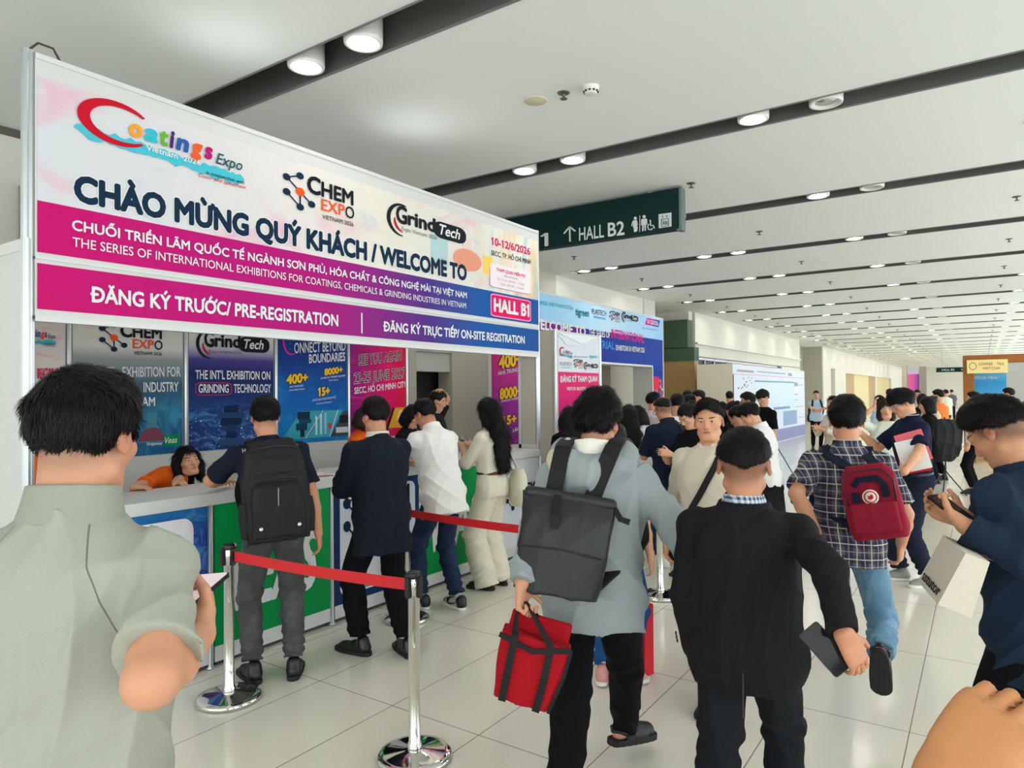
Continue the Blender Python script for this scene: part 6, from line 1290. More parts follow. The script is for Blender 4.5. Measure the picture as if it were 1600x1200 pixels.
# --- man in the black blazer
xy = spot(1160, 2.36); f_ = 12
def reach(xy, f_, x, y, S, L, deps):
    """wrist on the sight line through (x, y) at nearly the arm's full length from the shoulder S"""
    return min((loc_of(xy, f_, at(x, y, d)) for d in deps), key=lambda p: abs(np.linalg.norm(p - np.array(S)) - L * .975))
s_ = 1.575 / 1.72; ARM = .535 * s_ * .92; S12 = .160 * 1.16 * s_
o12 = person('man in a black blazer walking away, seen from behind, hair shaved high at the back', *xy, f_, 1.575, pel=(0, 0, -.02), arm=.92, head=(4, 6, 0), neck=.2, vox=.005, skn=(196, 138, 104), fade=.62, sh=1.16, hs=1.07, hw=1.06, fat=.06,
    RH=dict(p=reach(xy, f_, 1319, 992, (S12, 0, 1.36 * s_ - .02), ARM, np.linspace(1.9, 2.36, 47)), D=(.45, .1, -.9), N=(-.6, .7, -.2), curl=.55, pole=(.5, -.9, .1), thumb=.3), LH=dict(p=reach(xy, f_, 1084, 1012, (-S12, 0, 1.36 * s_ - .02), ARM, np.linspace(2.36, 2.7, 35)), D=(0, .1, -1), curl=.8),
    RF=(.12, .22, .09, -8, 0), LF=(-.09, -.25, .12, 5, 25), hair=dict(kind='fade', vee=.024, strands=7000, slen=.016, lift=.2, th=.010, top=.010, amp=.002, seed=9, v=.005), top=dict(sleeve=1.97, hem=-.142, m=.034, mat=M['c_black'], name='blazer', fold=.006, arm_r=1.2, seed=6, flare=.0, waist=.016, k=.035), bot=dict(mat=C_('charcoal_trouser_cloth', lin(26, 29, 32), .9, spec=.15), r=(.098, .078, .066), fold=.006), foot=dict(kind='dress', mat=M['blackleather'], sole=M['sole_b']))
s_ = o12.s; cu = unit(o12.U); sd = SD(.005); c0 = o12.nb - cu * .012 * s_; sd.loft(c0, c0 + cu * .040 * s_, o12.R, [(0, .084 * s_, .078 * s_, .006), (1, .070 * s_, .068 * s_, .004)], 2.1); sd.loft(c0 - cu * .02, c0 + cu * .06, o12.R, [(0, .074 * s_, .068 * s_, .006), (1, .062 * s_, .060 * s_, .004)], 2.1, .004, 's'); sd_obj(sd, 'shirt_collar', check('blue_check_cloth', lin(58, 74, 104), lin(206, 214, 222), 52), o12.root)
sd = SD(.005); c0 = o12.nb - cu * .055 * s_; sd.loft(c0, c0 + cu * .056 * s_, o12.R, [(0, .116 * s_, .106 * s_, .0), (1, .090 * s_, .086 * s_, .004)], 2.1); sd.loft(c0 - cu * .02, c0 + cu * .08, o12.R, [(0, .10 * s_, .088 * s_, .0), (1, .078 * s_, .074 * s_, .004)], 2.1, .004, 's'); sd_obj(sd, 'blazer_collar', M['c_black'], o12.root)
MB().ribbon([o12.pel - o12.F * .158 * s_ + o12.U * .0 - (0, 0, .03), o12.pel - o12.F * .168 * s_ - o12.U * .205 * s_], .004, .004, o12.R).build('back_vent', M['black'], o12.root, True)
b = MB(); 
for k in range(3): b.lathe([(0, 0), (.007, 0), (.006, .004), (0, .004)], o12.E[-1] + (o12.H[-1] - o12.E[-1]) * (.72 + .07 * k) + np.array((-.048, -.02, 0)), 10, axis=(-1, -.4, 0))
b.build('cuff_button', M['black'], o12.root, True)
pc = o12.H[1] + np.array((-.045, .03, -.055)); phone(o12, pc, unit((-.62, .2, .62)), (.2, -.9, .2), 'dark phone held low by the man in the black blazer', .034, .070)

# --- man at the right edge looking at his phone, paper bag on his arm
xy = spot(1622, 2.2); f_ = 58
cl = C_('dark_teal_navy_shirt', lin(24, 40, 60), .85, 300)
o31 = person('man in dark blue shirt at the right edge, head bowed over his phone', *xy, f_, 1.70, lean=5, head=(2, 34, 0), neck=.5, vox=.005, skn=(200, 144, 108), fade=.8, sh=1.04, hs=.97,
    LH=dict(p=loc_of(xy, f_, at(1508, 822, 2.12)), D=(.25, .85, .25), N=(.6, -.1, .8), curl=.75, pole=(-.5, -.7, -.8), thumb=.7), RH=dict(p=loc_of(xy, f_, at(1508, 812, 2.22)), D=(-.2, .85, .25), N=(-.6, -.1, .8), curl=.7, pole=(.5, -.7, -.8)),
    hair=dict(kind='crop', strands=12000, slen=.024, lift=.2, amp=.003, top=.018, th=.007, seed=3, v=.005, jit=.18, flow=(0, .15, -.8), topflow=(.1, .8, .25)), top=dict(sleeve=1.96, hem=-.15, m=.034, mat=cl, name='shirt', fold=.009, arm_r=1.35, seed=5, k=.04, flare=.012), bot=dict(mat=M['c_dark'], r=(.104, .086, .070), fold=.005), foot=SH)
s_ = o31.s; c0 = o31.nb - o31.U * .03 * s_; sd = SD(.005); cu = unit(o31.U + o31.F * .25); sd.loft(c0, c0 + cu * .040 * s_, o31.R, [(0, .089 * s_, .085 * s_, .0), (1, .074 * s_, .074 * s_, .004)], 2.1); sd.loft(c0 - cu * .02, c0 + cu * .06, o31.R, [(0, .075 * s_, .070 * s_, .0), (1, .060 * s_, .060 * s_, .004)], 2.1, .004, 's'); sd_obj(sd, 'collar', cl, o31.root)
pc = loc_of(xy, f_, at(1491, 798, 2.17)); phone(o31, pc, (0, .75, .45), (0, -.5, .8), 'dark phone in both hands of the man at the right edge', .037, .077)
MB().box(o31.pel + np.array((-.172, -.06, -.012)), o31.pel + np.array((-.166, -.02, .0))).build('trouser_tag', M['white_ink'], o31.root, True)
def paper_bag():
    r = like(o31, 'paper_bag', 'cream paper shopping bag with black letters hanging by the man at the right edge', 'bag', 'bags carried in the hall'); fl_ = lambda p: loc_of(xy, f_, p)
    w, d, h = .125, .045, .085; q0 = fl_(at(1434, 908, 2.24)); A_ = unit(fl_(at(1468, 948, 1.985)) - q0); Z_ = fl_(at(1466, 843, 2.20)) - q0; Z_ = unit(Z_ - A_ * (A_ @ Z_)); R = np.stack([A_, np.cross(Z_, A_), Z_], 1); c = q0 + A_ * w + Z_ * h + R[:, 1] * d; g = lambda x, y, z: c + R @ np.array((x, y, z)); mp = plain('cream_paper', lin(212, 202, 186), .7)
    b = MB(); V = [g(*q) for q in ((-w, -d, -h), (w, -d, -h), (w, d, -h), (-w, d, -h), (-w * .98, -d * .7, h), (w * .98, -d * .7, h), (w * .98, d * .7, h), (-w * .98, d * .7, h), (-w, -d * .1, 0), (w, -d * .1, 0))]
    b.add(V[:8], [(0, 3, 2, 1), (0, 1, 5, 4), (1, 2, 6, 5), (2, 3, 7, 6), (3, 0, 4, 7), (4, 5, 6, 7)]); b.build('bag_body', mp, r, True)
    hp = (o31.H[-1] + o31.E[-1]) / 2 - np.array((0, 0, .04)); b = MB()
    for yo in (-1, 1): b.tube([g(-.04, yo * d * .7, h * .9), hp + np.array((-.02, 0, 0)), hp + np.array((.02, 0, 0)), g(.04, yo * d * .7, h * .9)], .0025, 6)
    b.build('handle', plain('brown_cord', lin(110, 92, 70), .8), r, True)
    text_obj('sstutor', g(-w * .80, -d * .985, -h * .80), R[:, 0], R[:, 2], -R[:, 1], w * 1.6, .032, M['ink'], None, .02, off=.002).parent = r
paper_bag()

# --- man in the plaid shirt with the crimson pack
xy = spot(1322, 3.75); f_ = 8
o28 = person('man in a plaid short-sleeved shirt walking away with a crimson backpack', *xy, f_, 1.70, pel=(0, 0, -.045), lean=3, head=(3, 4, 0), neck=.15, vox=.006, skn=(208, 150, 116), sh=1.06, hs=1.05,
    LH=dict(p=loc_of(xy, f_, at(1276, 832, 3.7)), D=(.05, .1, -1), curl=.9), RH=dict(p=loc_of(xy, f_, at(1408, 850, 3.75)), D=(-.05, .1, -1), curl=.7), LF=(*loc_of(xy, f_, onz(1318, 1042))[:2], .09, 4, 0), RF=(.14, -.26, .38, -6, 66),
    hair=dict(kind='short', strands=6000, slen=.03, amp=.004, top=.014, th=.013, seed=12, v=.007, nape=-.06), top=dict(sleeve=.84, hem=-.125, m=.026, mat=plaid('plaid_shirt_cloth'), name='shirt', collar=plaid('plaid_collar_cloth'), fold=.005, arm_r=1.3, seed=8, flare=.01), bot=dict(mat=denim('light_denim', lin(84, 120, 146), lin(130, 164, 186)), r=(.096, .074, .064), fold=.005, hem=-.01), foot=dict(kind='sandal', mat=M['blackleather'], sole=M['sole_b']), legs_skin=True)
backpack(o28, 'crimson square backpack with round white badge on the man in plaid', loc_of(xy, f_, at(1364, 783, 3.46)), (.135, .060, .185), rot(-6, 3, -11), C_('crimson_vinylon', lin(142, 24, 48), .8, 300), M['c_navy_'], .006, 'kanken', straps=(1, -1))
r = like(o28, 'camera_grip', 'small black device in the left hand of the man in plaid', 'device'); p = o28.H[-1] + np.array((.03, .0, -.085)); MB().bev(p - (.012, .02, .055), p + (.012, .02, .055), .004).build('body', M['black'], r, True); MB().bev(p + (.010, -.018, .0), p + (.024, .018, .02), .003).build('clamp', M['black'], r, True)

# --- man in navy tee with the big black pack, at the counter
xy = spot(426, 4.14); f_ = 60
o4 = person('man in navy T-shirt and grey jeans with big black backpack, leaning at the counter', *xy, f_, 1.70, lean=7, side=-3, head=(4, 10, 0), neck=.3, vox=.0065, skn=(206, 148, 114), fade=.5, sh=1.1, fat=.06, LH=dict(p=loc_of(xy, f_, (-4.06, 2.62, 1.135)), D=(.4, .8, 0), N=(.2, 0, -1), curl=.4, pole=(-1, -.1, -.6)), RH=dict(p=(.265, .0, .84)), RF=(.115, -.02, .085, -14, 0), LF=(-.115, .02, .085, 14, 0),
    hair=dict(kind='short', strands=5000, slen=.022, th=.010, seed=21, v=.007, nape=-.03), top=dict(sleeve=.78, hem=-.10, m=.022, mat=C_('navy_jersey', lin(21, 27, 44), .9, 320), name='t_shirt', collar=C_('navy_rib', lin(18, 23, 38)), ch=.03, open=False, fold=.004, arm_r=1.28, seed=4), bot=dict(mat=denim('charcoal_denim', lin(56, 57, 58), lin(98, 98, 98)), r=(.094, .074, .060), fold=.006), foot=SH)
p4 = o4.pel + o4.U * .205 - o4.F * .235; pk4 = backpack(o4, 'big black backpack with grey strip on the man in the navy T-shirt', p4, (.185, .085, .285), np.stack([o4.R, o4.F, o4.U], 1), M['nylon'], M['nylon'], .007)
for body, q in (('HA', -1), ('NT', 1)): p = o4.pel + o4.U * .435 - o4.F * .158 + o4.R * (q * .135 - .022); text_obj(body, p, o4.R, o4.U, -o4.F, .04, .022, flat(196, 200, 170), None, .02, off=.012).parent = o4.root

# --- man in the long navy shirt
xy = spot(594, 4.5); f_ = 74
o5 = person('man in a long loose navy shirt and black trousers standing at the counter', *xy, f_, 1.68, lean=4, head=(6, 4, 0), neck=.2, vox=.0065, skn=(196, 138, 106), sh=1.1, LH=dict(p=(-.10, .34, 1.16), D=(.5, .8, 0), N=(.2, 0, -1), curl=.4, pole=(-.5, -.4, -1)), RH=dict(p=(.10, .34, 1.16), D=(-.5, .8, 0), N=(0, 0, -1), pole=(.5, -.4, -1)), RF=(.12, -.12, .085, -10, 0), LF=(-.10, .10, .085, 20, 0),
    hair=dict(kind='short', strands=4000, slen=.02, th=.010, seed=22, v=.007), top=dict(sleeve=1.95, hem=-.245, m=.036, mat=M['c_darknavy'], name='shirt', collar=M['c_darknavy'], ch=.04, fold=.006, arm_r=1.32, seed=9, flare=.02, k=.04), bot=dict(mat=M['c_dark'], r=(.098, .080, .068), fold=.004), foot=dict(kind='dress', mat=M['blackleather'], sole=M['sole_b']))
sd = SD(.0045); c0 = o5.nb - o5.U * .02; sd.loft(c0, c0 + o5.U * .045, o5.R, [(0, .079, .075, 0), (1, .071, .071, 0)], 2.1); sd.loft(c0 - o5.U * .02, c0 + o5.U * .06, o5.R, [(0, .066, .062, 0), (1, .058, .058, 0)], 2.1, .004, 's'); sd_obj(sd, 'inner_collar', C_('pale_tee', lin(214, 206, 196)), o5.root)

# --- man in the white shirt, bowed over the counter
xy = spot(690, 5.42); f_ = 78
o8 = person('man in white short-sleeved shirt and dark jeans bowed over the counter', *xy, f_, 1.70, lean=15, head=(6, 26, 0), neck=.5, vox=.0075, skn=(200, 142, 108), fade=.4, sh=1.06, LH=dict(p=loc_of(xy, f_, (-4.08, 4.32, 1.12)), D=(.4, .8, 0), N=(0, 0, -1), pole=(-.6, -.4, -.9)), RH=dict(p=(.12, .46, 1.12), D=(-.3, .8, 0), N=(0, 0, -1), pole=(.6, -.4, -.9)), RF=(.10, -.06, .085, -6, 0), LF=(-.10, .16, .085, 10, 0),
    hair=dict(kind='short', th=.010, seed=23, v=.008, strands=3000, slen=.02), top=dict(sleeve=.92, hem=-.185, m=.032, mat=M['c_white_'], name='shirt', collar=M['c_white_'], fold=.007, arm_r=1.36, seed=12, flare=.015), bot=dict(mat=denim('dark_denim', lin(22, 34, 58), lin(44, 62, 92)), r=(.092, .072, .060), fold=.006), foot=dict(kind='sneaker', mat=plain('black_white_sneaker', lin(196, 190, 180), .5), sole=M['sole_w']))
for q in (1, -1):
    A, R = o8.A[q], o8.FR[q]; g = lambda x, y, z: A + R @ (np.array((x, y, z - .085)))
    sd = SD(.006); sd.rc(g(0, .10, .034), g(0, .155, .026), .0425, .034, .01); sd.half(g(0, 0, .026), -R[:, 2]); sd.rc(g(0, -.05, .05), g(0, -.045, .075), .043, .045, .01); sd_obj(sd, 'shoe_overlay', M['blackleather'], o8.root)
    for sx in (-1, 1): MB().tube([g(sx * .046, .09, .05), g(sx * .0475, .05, .036), g(sx * .046, .0, .05), g(sx * .044, -.045, .066)], [.003, .008, .006, .002], 6).build('shoe_stripe', M['black'], o8.root, True)
    MB().tube([g(-.03, .05, .085), g(0, .06, .098), g(.03, .05, .085), g(.01, .07, .082), g(-.03, .065, .08)], .003, 5).build('shoe_lace', M['black'], o8.root, True)

# --- woman in cream with very long hair
xy = spot(768, 6.05); f_ = 88
o9 = person('woman in cream blouse and wide trousers with very long black hair, looking at her phone', *xy, f_, 1.655, 'f', lean=1, head=(0, 14, 0), neck=.25, vox=.0085, skn=(222, 172, 142), LH=dict(p=(-.06, .30, 1.24), D=(.2, .9, .25), N=(.3, -.2, .9), curl=.5, pole=(-.5, -.8, -.7)), RH=dict(p=(.08, .30, 1.22), D=(-.1, .9, .25), N=(-.3, -.2, .9), curl=.5, pole=(.5, -.8, -.7)),
    hair=dict(kind='long', length=.50, mat=M['hair'], strands=6000, slen=.08, lift=.05, seed=31, v=.0085, th=.012), top=dict(sleeve=1.25, hem=.115, m=.018, mat=M['c_cream'], name='blouse', fold=.005, arm_r=1.35, seed=14, sm=.0), bot=dict(mat=M['c_cream'], r=(.098, .100, .104), waist=.14, fold=.005, hem=-.055, belt=plain('brown_leather', lin(96, 52, 40), .5)), foot=dict(kind='flat', mat=M['blackleather'], sole=M['sole_b']))
phone(o9, o9.H[-1] + np.array((.06, .11, .045)), (0, .9, .3), (0, -.3, .9), 'phone in the hands of the woman in cream', .035, .075)
r = like(o9, 'shoulder_bag', 'soft cream bag hanging at the hip of the woman in cream', 'bag', 'bags carried in the hall'); sd = SD(.009); c = o9.pel + np.array((.16, -.16, -.02)); sd.loft(c - (0, 0, .17), c + (0, 0, .15), (.5, .8, 0), [(0, .10, .06), (.4, .125, .075), (.85, .10, .05), (1, .06, .03)], 2.4); sd.warp = fold_warp(.008, 2); sd_obj(sd, 'bag_body', C_('pale_canvas', lin(220, 214, 190)), r)
MB().ribbon([c + (0, 0, .14), o9.S[1] + np.array((-.03, -.09, -.10)), o9.S[1] + np.array((-.05, -.01, .055)), o9.S[1] + np.array((-.04, .09, -.06)), c + (.02, .06, .12)], .022, .004, (0, 1, .1)).build('bag_strap', C_('pale_canvas', lin(220, 214, 190)), r, True)
MB().tube([c + np.array((.075, .02, .10)), c + np.array((.10, .02, -.02)), c + np.array((.09, .0, -.1))], .004, 6).build('charm', M['black'], r, True)
# ------------------------------------------------------------------ people in the middle distance
def held(o, q, kind='phone'): pass
BLK = dict(mat=M['c_dark']); SNK = dict(kind='sneaker', mat=M['sole_w'], sole=M['sole_w']); GRP = 'people in the hall'
def glasses(o, mat=None):
    R, c, s = o.Rh, o.hc, o.s; g = lambda x, y, z: c + R @ (np.array((x, y, z)) * s); b = MB()
    for q in (-1, 1):
        b.tube([g(q * .032 + .024 * math.cos(a), .101 - .004 * abs(math.cos(a)), .002 + .019 * math.sin(a)) for a in np.linspace(0, 2 * math.pi, 15)], .0022, 5); b.tube([g(q * .056, .098, .006), g(q * .078, .05, .008), g(q * .084, -.01, .010)], .0022, 5)
    b.tube([g(-.010, .105, .005), g(.010, .105, .005)], .0022, 5); b.build('glasses', mat or M['black'], o.root, True)
ORG = dict(sleeve=.85, hem=-.10, m=.022, mat=M['c_orange'], name='polo_shirt', collar=C_('orange_rib', lin(236, 92, 20)), fold=.005, arm_r=1.25)
# staff woman leaning on the counter
xy = onx(204, 740, -5.2)[:2]; f_ = -66
o3 = person('staff woman in orange polo leaning on the counter, looking up', *xy, f_, 1.56, 'f', lean=53, head=(-30, -12, 6), neck=.3, vox=.0065, skn=(216, 164, 132), LH=dict(p=loc_of(xy, f_, (-4.32, 2.44, 1.12)), D=(.3, .9, 0), N=(0, 0, -1), pole=(-1, .1, .1)), RH=dict(p=loc_of(xy, f_, (-4.34, 2.12, 1.12)), D=(-.3, .9, 0), N=(0, 0, -1), pole=(1, .1, .1)),
    hair=dict(kind='long', length=.26, strands=5000, slen=.06, lift=.04, v=.0065, seed=41), top=ORG, bot=BLK, foot=SH)
# staff with black hair half hidden behind the man in the grey-green polo
xy = onx(29, 700, -4.95)[:2]; f_ = -60
o2 = person('staff member in orange with black hair, hidden behind the man in the grey-green polo', *xy, f_, 1.64, 'f', lean=12, head=(0, 25, 0), vox=.008, hair=dict(kind='bob', v=.008), top=ORG, bot=BLK, foot=SH)
# staff behind the counter between navy shirt and white shirt
xy = onx(556, 690, -4.95)[:2]; f_ = -70
o6 = person('staff member in orange behind the counter, left of the man in the navy shirt', *xy, f_, 1.60, 'f', lean=10, head=(40, 24, 0), vox=.008, hair=dict(kind='bob', v=.008, mat=M['hair_brown']), top=ORG, bot=BLK, foot=SH)
xy = onx(628, 680, -5.0)[:2]
o6b = person('dark-haired staff member behind the counter, right of the man in the navy shirt', *xy, -80, 1.60, 'f', lean=12, head=(0, 30, 0), vox=.008, hair=dict(kind='bob', v=.008), top=dict(ORG, mat=M['c_black'], collar=None), bot=BLK, foot=SH)
xy = onx(676, 660, -5.35)[:2]; f_ = -62
o7 = person('staff man in black behind the counter holding a hand on top of his head', *xy, f_, 1.74, lean=4, head=(6, 16, 0), vox=.008, skn=(214, 164, 130), LH=dict(p=(-.04, .09, 1.73), D=(.95, .05, .1), N=(.1, -.1, -1), curl=.35, pole=(-1, .3, .35)), hair=dict(kind='short', v=.008), top=dict(sleeve=.7, hem=-.12, m=.025, mat=M['c_black'], name='t_shirt', fold=.005, arm_r=1.25), bot=BLK, foot=SH)

# man in the cream shirt walking towards the viewer
xy = spot(1108, 3.95); f_ = 176
o13 = person('man in a cream shirt with black cross-body strap walking towards the viewer', *xy, f_, 1.665, pel=(0, 0, -.02), head=(14, 0, 3), vox=.0055, skn=(222, 164, 126), fade=.3, sh=1.04, RH=dict(p=(.24, .02, .82)), LH=dict(p=(-.25, .06, .80)), RF=(.09, -.25, .10, 0, 20), LF=(-.10, .22, .09, 0, 0),
    hair=dict(kind='crop', top=.016, th=.010, strands=5000, slen=.022, v=.006, seed=51, flow=(0, .1, -.8), topflow=(.15, .7, .2), amp=.004), top=dict(sleeve=1.95, hem=-.16, m=.032, mat=C_('cream_shirt_cloth', lin(214, 204, 184)), name='shirt', collar=C_('cream_collar_cloth', lin(218, 208, 190)), ch=.036, fold=.006, arm_r=1.3, seed=22, flare=.01), bot=BLK, foot=dict(kind='dress', mat=M['blackleather'], sole=M['sole_b']))
s_ = o13.s; fr = lambda a, b, c: o13.pel + (o13.R * a + o13.F * b + o13.U * c) * s_
cb = like(o13, 'cross_body_bag', 'black cross-body bag with a broad strap on the man in the cream shirt', 'bag', 'bags carried in the hall')
pts = [fr(-.085, .02, .505), fr(-.085, .10, .44), fr(-.04, .155, .32), fr(.05, .162, .16), fr(.15, .10, .0), fr(.20, .0, -.06)]; den = _dens(np.c_[np.arange(6), np.array(pts)], 24)[1:].T; MB().ribbon(den, .035, .006, o13.R + o13.U * .6).build('bag_strap', M['nylon'], cb, True)
sd = SD(.008); sd.box(fr(.21, -.03, -.12), (.04, .10, .07), None, .02); sd_obj(sd, 'bag_body', M['nylon'], cb)

# hidden visitor with blue jeans and pink shoes, and the red paper bag on the floor
xy = spot(957, 3.95); f_ = 20
o11 = person('person in blue jeans and pink trainers, mostly hidden behind the man in the grey jacket', *xy, f_, 1.52, 'f', head=(0, 15, 0), vox=.008, RF=(*loc_of(xy, f_, onz(975, 1074))[:2], .085, -48, 0), LF=(-.08, .06, .085, 0, 0), hair=dict(kind='short', v=.009), top=dict(sleeve=.9, hem=-.10, m=.02, mat=C_('blue_grey_top', lin(90, 110, 130)), fold=.004), bot=dict(mat=denim('mid_blue_denim', lin(22, 66, 120), lin(44, 92, 150)), r=(.088, .068, .062), fold=.006), foot=dict(kind='sneaker', mat=plain('pink_knit', lin(214, 150, 140), .7), sole=M['sole_w']))
p = onz(1003, 1052); b = MB(); R_ = rot(-20); V = [np.array((p[0], p[1], 0)) + R_ @ np.array(q) for q in ((-.05, -.03, 0.002), (.05, -.03, .002), (.05, .05, .002), (-.05, .05, .002), (-.055, -.025, .42), (.055, -.025, .42), (.055, .045, .42), (-.055, .045, .42))]
b.add(V, [(0, 3, 2, 1), (0, 1, 5, 4), (1, 2, 6, 5), (2, 3, 7, 6), (3, 0, 4, 7)]); rb = empty('paper_bag', (p[0], p[1], 0), label='bright red paper bag standing on the floor beside the pink trainers', cat='bag', group='bags carried in the hall')
b.build('bag_body', plain('red_glossy_paper', lin(222, 18, 44), .4), rb); MB().box((p[0] - .04, p[1] - .02, .40), (p[0] + .04, p[1] + .03, .43)).build('tissue', flat(214, 214, 210), rb)
MB().tube([(p[0] - .03, p[1], .42), (p[0] - .02, p[1] - .01, .50), (p[0] + .02, p[1] - .01, .50), (p[0] + .03, p[1], .42)], .003, 6).build('handle', flat(230, 230, 226), rb)

# man in navy polo with papers
xy = spot(1428, 6.05); f_ = 118
o29 = person('man in navy polo with glasses holding a stack of red and white papers', *xy, f_, 1.72, lean=4, head=(-6, 26, 0), neck=.4, vox=.0075, skn=(222, 168, 132), sh=1.04, fade=.3, LH=dict(p=loc_of(xy, f_, at(1414, 737, 5.60)), D=(.9, .2, -.05), N=(-.1, -1, .1), curl=.5, pole=(-1, -.4, -.5)), RH=dict(p=(.12, .40, 1.30), D=(-.2, .8, .3), N=(-.4, 0, .9), curl=.5, pole=(.5, -.5, -.8)), RF=(.09, .10, .085, -8, 0), LF=(-.11, -.05, .085, 12, 0),
    hair=dict(kind='fringe', top=.018, th=.012, strands=4000, slen=.03, v=.0075, seed=61), top=dict(sleeve=.80, hem=-.02, m=.022, mat=C_('navy_pique', lin(17, 26, 52)), name='polo_shirt', collar=C_('navy_pique_rib', lin(15, 22, 46)), fold=.005, arm_r=1.32, seed=31), bot=dict(mat=C_('navy_chino', lin(26, 32, 50)), r=(.094, .076, .064), fold=.006, belt=M['blackleather'], waist=.06), foot=dict(kind='sneaker', mat=plain('grey_shoe', lin(150, 148, 140), .6), sole=M['sole_w']))
glasses(o29, plain('silver_wire', lin(190, 190, 190), .3, .8)); s_ = o29.s
cu = unit(o29.U * .9 + o29.F * .2); MB().tube([o29.nb + (cu * .012 + o29.R * (.072 * math.cos(a)) + o29.F * (.070 * math.sin(a) - .004)) * 1.04 for a in np.linspace(.3, 2 * math.pi - 2.2, 20)], .0028, 5).build('collar_stripe', flat(220, 224, 228), o29.root, True)
for i, (m, dz, tl, nm, lb) in enumerate(((flat(214, 40, 50), -.02, .10, 'paper_stack', 'red folder under the papers held by the man in the navy polo'), (flat(232, 230, 230), .012, .05, 'paper_stack', 'white papers held by the man in the navy polo'), (flat(228, 110, 116), .03, .0, 'paper_stack', 'pink papers standing highest in the arm of the man in the navy polo'))):
    r = like(o29, nm, lb, 'papers', 'papers held by the man in the navy polo'); c = loc_of(xy, f_, at(1426, 704 + (10, 6, -6)[i], 5.76 - (.0, .03, .0)[i])); cd = loc_of(xy, f_, CAM) - c; Fm = unit(np.array((cd[0], cd[1], .35 * np.linalg.norm(cd[:2])))); Am = unit(np.cross((0, 0, 1), Fm) * 1.0 + np.array((0, 0, .22 + .05 * i))); Rm = np.stack([Am, Fm, np.cross(Am, Fm)], 1) @ rot(0, 0, 0)
    b = MB(); 
    for k in range(5 if i else 2): b.prism([(-.105, -.13), (.105, -.13), (.105, .13), (-.105, .13)], c + Rm @ np.array((.004 * (k % 2), -.004 * k, .004 * (k % 3))), Rm[:, 0], Rm[:, 2], Rm[:, 1], .003, 0)
    b.build('sheets', m, r, True)
sd = SD(.006); sd.chain([o29.H[-1] * .85 + o29.E[-1] * .15 + .033 * (math.cos(a) * np.array((0, 1, 0)) + math.sin(a) * np.array((0, 0, 1))) for a in np.linspace(0, 2 * math.pi, 12)], .005, .004); sd_obj(sd, 'wristband', flat(220, 30, 40), o29.root)
phone(o29, o29.H[1] + np.array((-.02, .10, .03)), (.5, .8, .2), (0, -.3, .9), 'phone in a pale case held up by the man in the navy polo', .036, .076, case=M['white'])

# man in navy polo with a waist bag on his back
xy = spot(1046, 6.75); f_ = 56
o14 = person('man in navy polo with a dark sling bag on his back, reading', *xy, f_, 1.66, lean=5, head=(12, 22, 0), neck=.45, vox=.009, skn=(206, 150, 116), fade=.75, sh=1.16, fat=.12, LH=dict(p=(-.06, .29, 1.16), D=(.4, .8, .2), N=(.3, 0, .9), pole=(-.7, -.6, -.7)), RH=dict(p=(.08, .29, 1.16), D=(-.3, .8, .2), N=(-.3, 0, .9), pole=(.7, -.6, -.7)),
    hair=dict(kind='crop', th=.005, top=.004, v=.009), top=dict(sleeve=.9, hem=-.15, m=.028, mat=C_('navy_polo_cotton', lin(20, 31, 50)), name='polo_shirt', collar=C_('navy_polo_rib', lin(34, 30, 50)), fold=.006, arm_r=1.35, seed=33), bot=dict(mat=denim('blue_black_denim', lin(24, 34, 52), lin(46, 60, 84)), r=(.098, .08, .068)), foot=dict(kind='sneaker', mat=M['sole_w'], sole=M['sole_w']))
glasses(o14)
r = like(o14, 'sling_bag', 'dark zipped sling bag on the back of the reading man in navy', 'bag', 'bags carried in the hall'); fr = lambda a, b, c: o14.pel + (o14.R * a + o14.F * b + o14.U * c) * o14.s; sd = SD(.009); sd.loft(fr(-.13, -.20, .08), fr(.15, -.19, .17), o14.F, [(0, .03, .05), (.2, .055, .085), (.8, .055, .085), (1, .03, .05)], 2.6); sd_obj(sd, 'bag_body', plain('dark_grey_ripstop', lin(40, 44, 46), .45), r)
MB().ribbon([fr(.15, -.19, .17), fr(.12, -.185, .33), fr(.06, -.16, .45), fr(.08, -.03, .53), fr(.06, .12, .42)], .025, .005, o14.R).build('bag_strap', M['nylon'], r, True)

# woman in white with black skirt and bag, right of the blazer man
xy = spot(1198, 6.4); f_ = 96
o21 = person('woman in a white polo and black skirt with a black shoulder bag, head bowed', *xy, f_, 1.62, 'f', lean=8, head=(8, 38, 0), neck=.55, vox=.008, skn=(222, 170, 136), LH=dict(p=(-.02, .26, 1.10), pole=(-.8, -.6, -.6)), RH=dict(p=(.05, .28, 1.10), pole=(.8, -.6, -.6)), hair=dict(kind='short', v=.008, th=.012, nape=-.055, strands=2500, slen=.03), top=dict(sleeve=.8, hem=-.07, m=.026, mat=M['c_white_'], name='polo_shirt', collar=M['c_white_'], fold=.006, arm_r=1.3), bot=dict(kind='skirt', mat=M['c_black'], len=.32, flare=.03, waist=.08, name='skirt', fold=.004), foot=SH, legs_skin=True)
r = like(o21, 'shoulder_bag', 'black shoulder bag at the side of the woman in the white polo', 'bag', 'bags carried in the hall'); sd = SD(.01); c = o21.pel + np.array((.05, -.25, -.08)); sd.loft(c - (0, 0, .14), c + (0, 0, .12), (1, .2, 0), [(0, .10, .06), (.5, .12, .07), (1, .09, .03)], 2.8); sd_obj(sd, 'bag_body', M['nylon'], r); MB().ribbon([c + (0, .03, .12), o21.S[1] + np.array((0, -.09, -.05)), o21.S[1] + np.array((-.01, 0, .055)), o21.S[1] + np.array((0, .08, -.1))], .03, .005, (1, 0, 0)).build('bag_strap', M['nylon'], r, True)

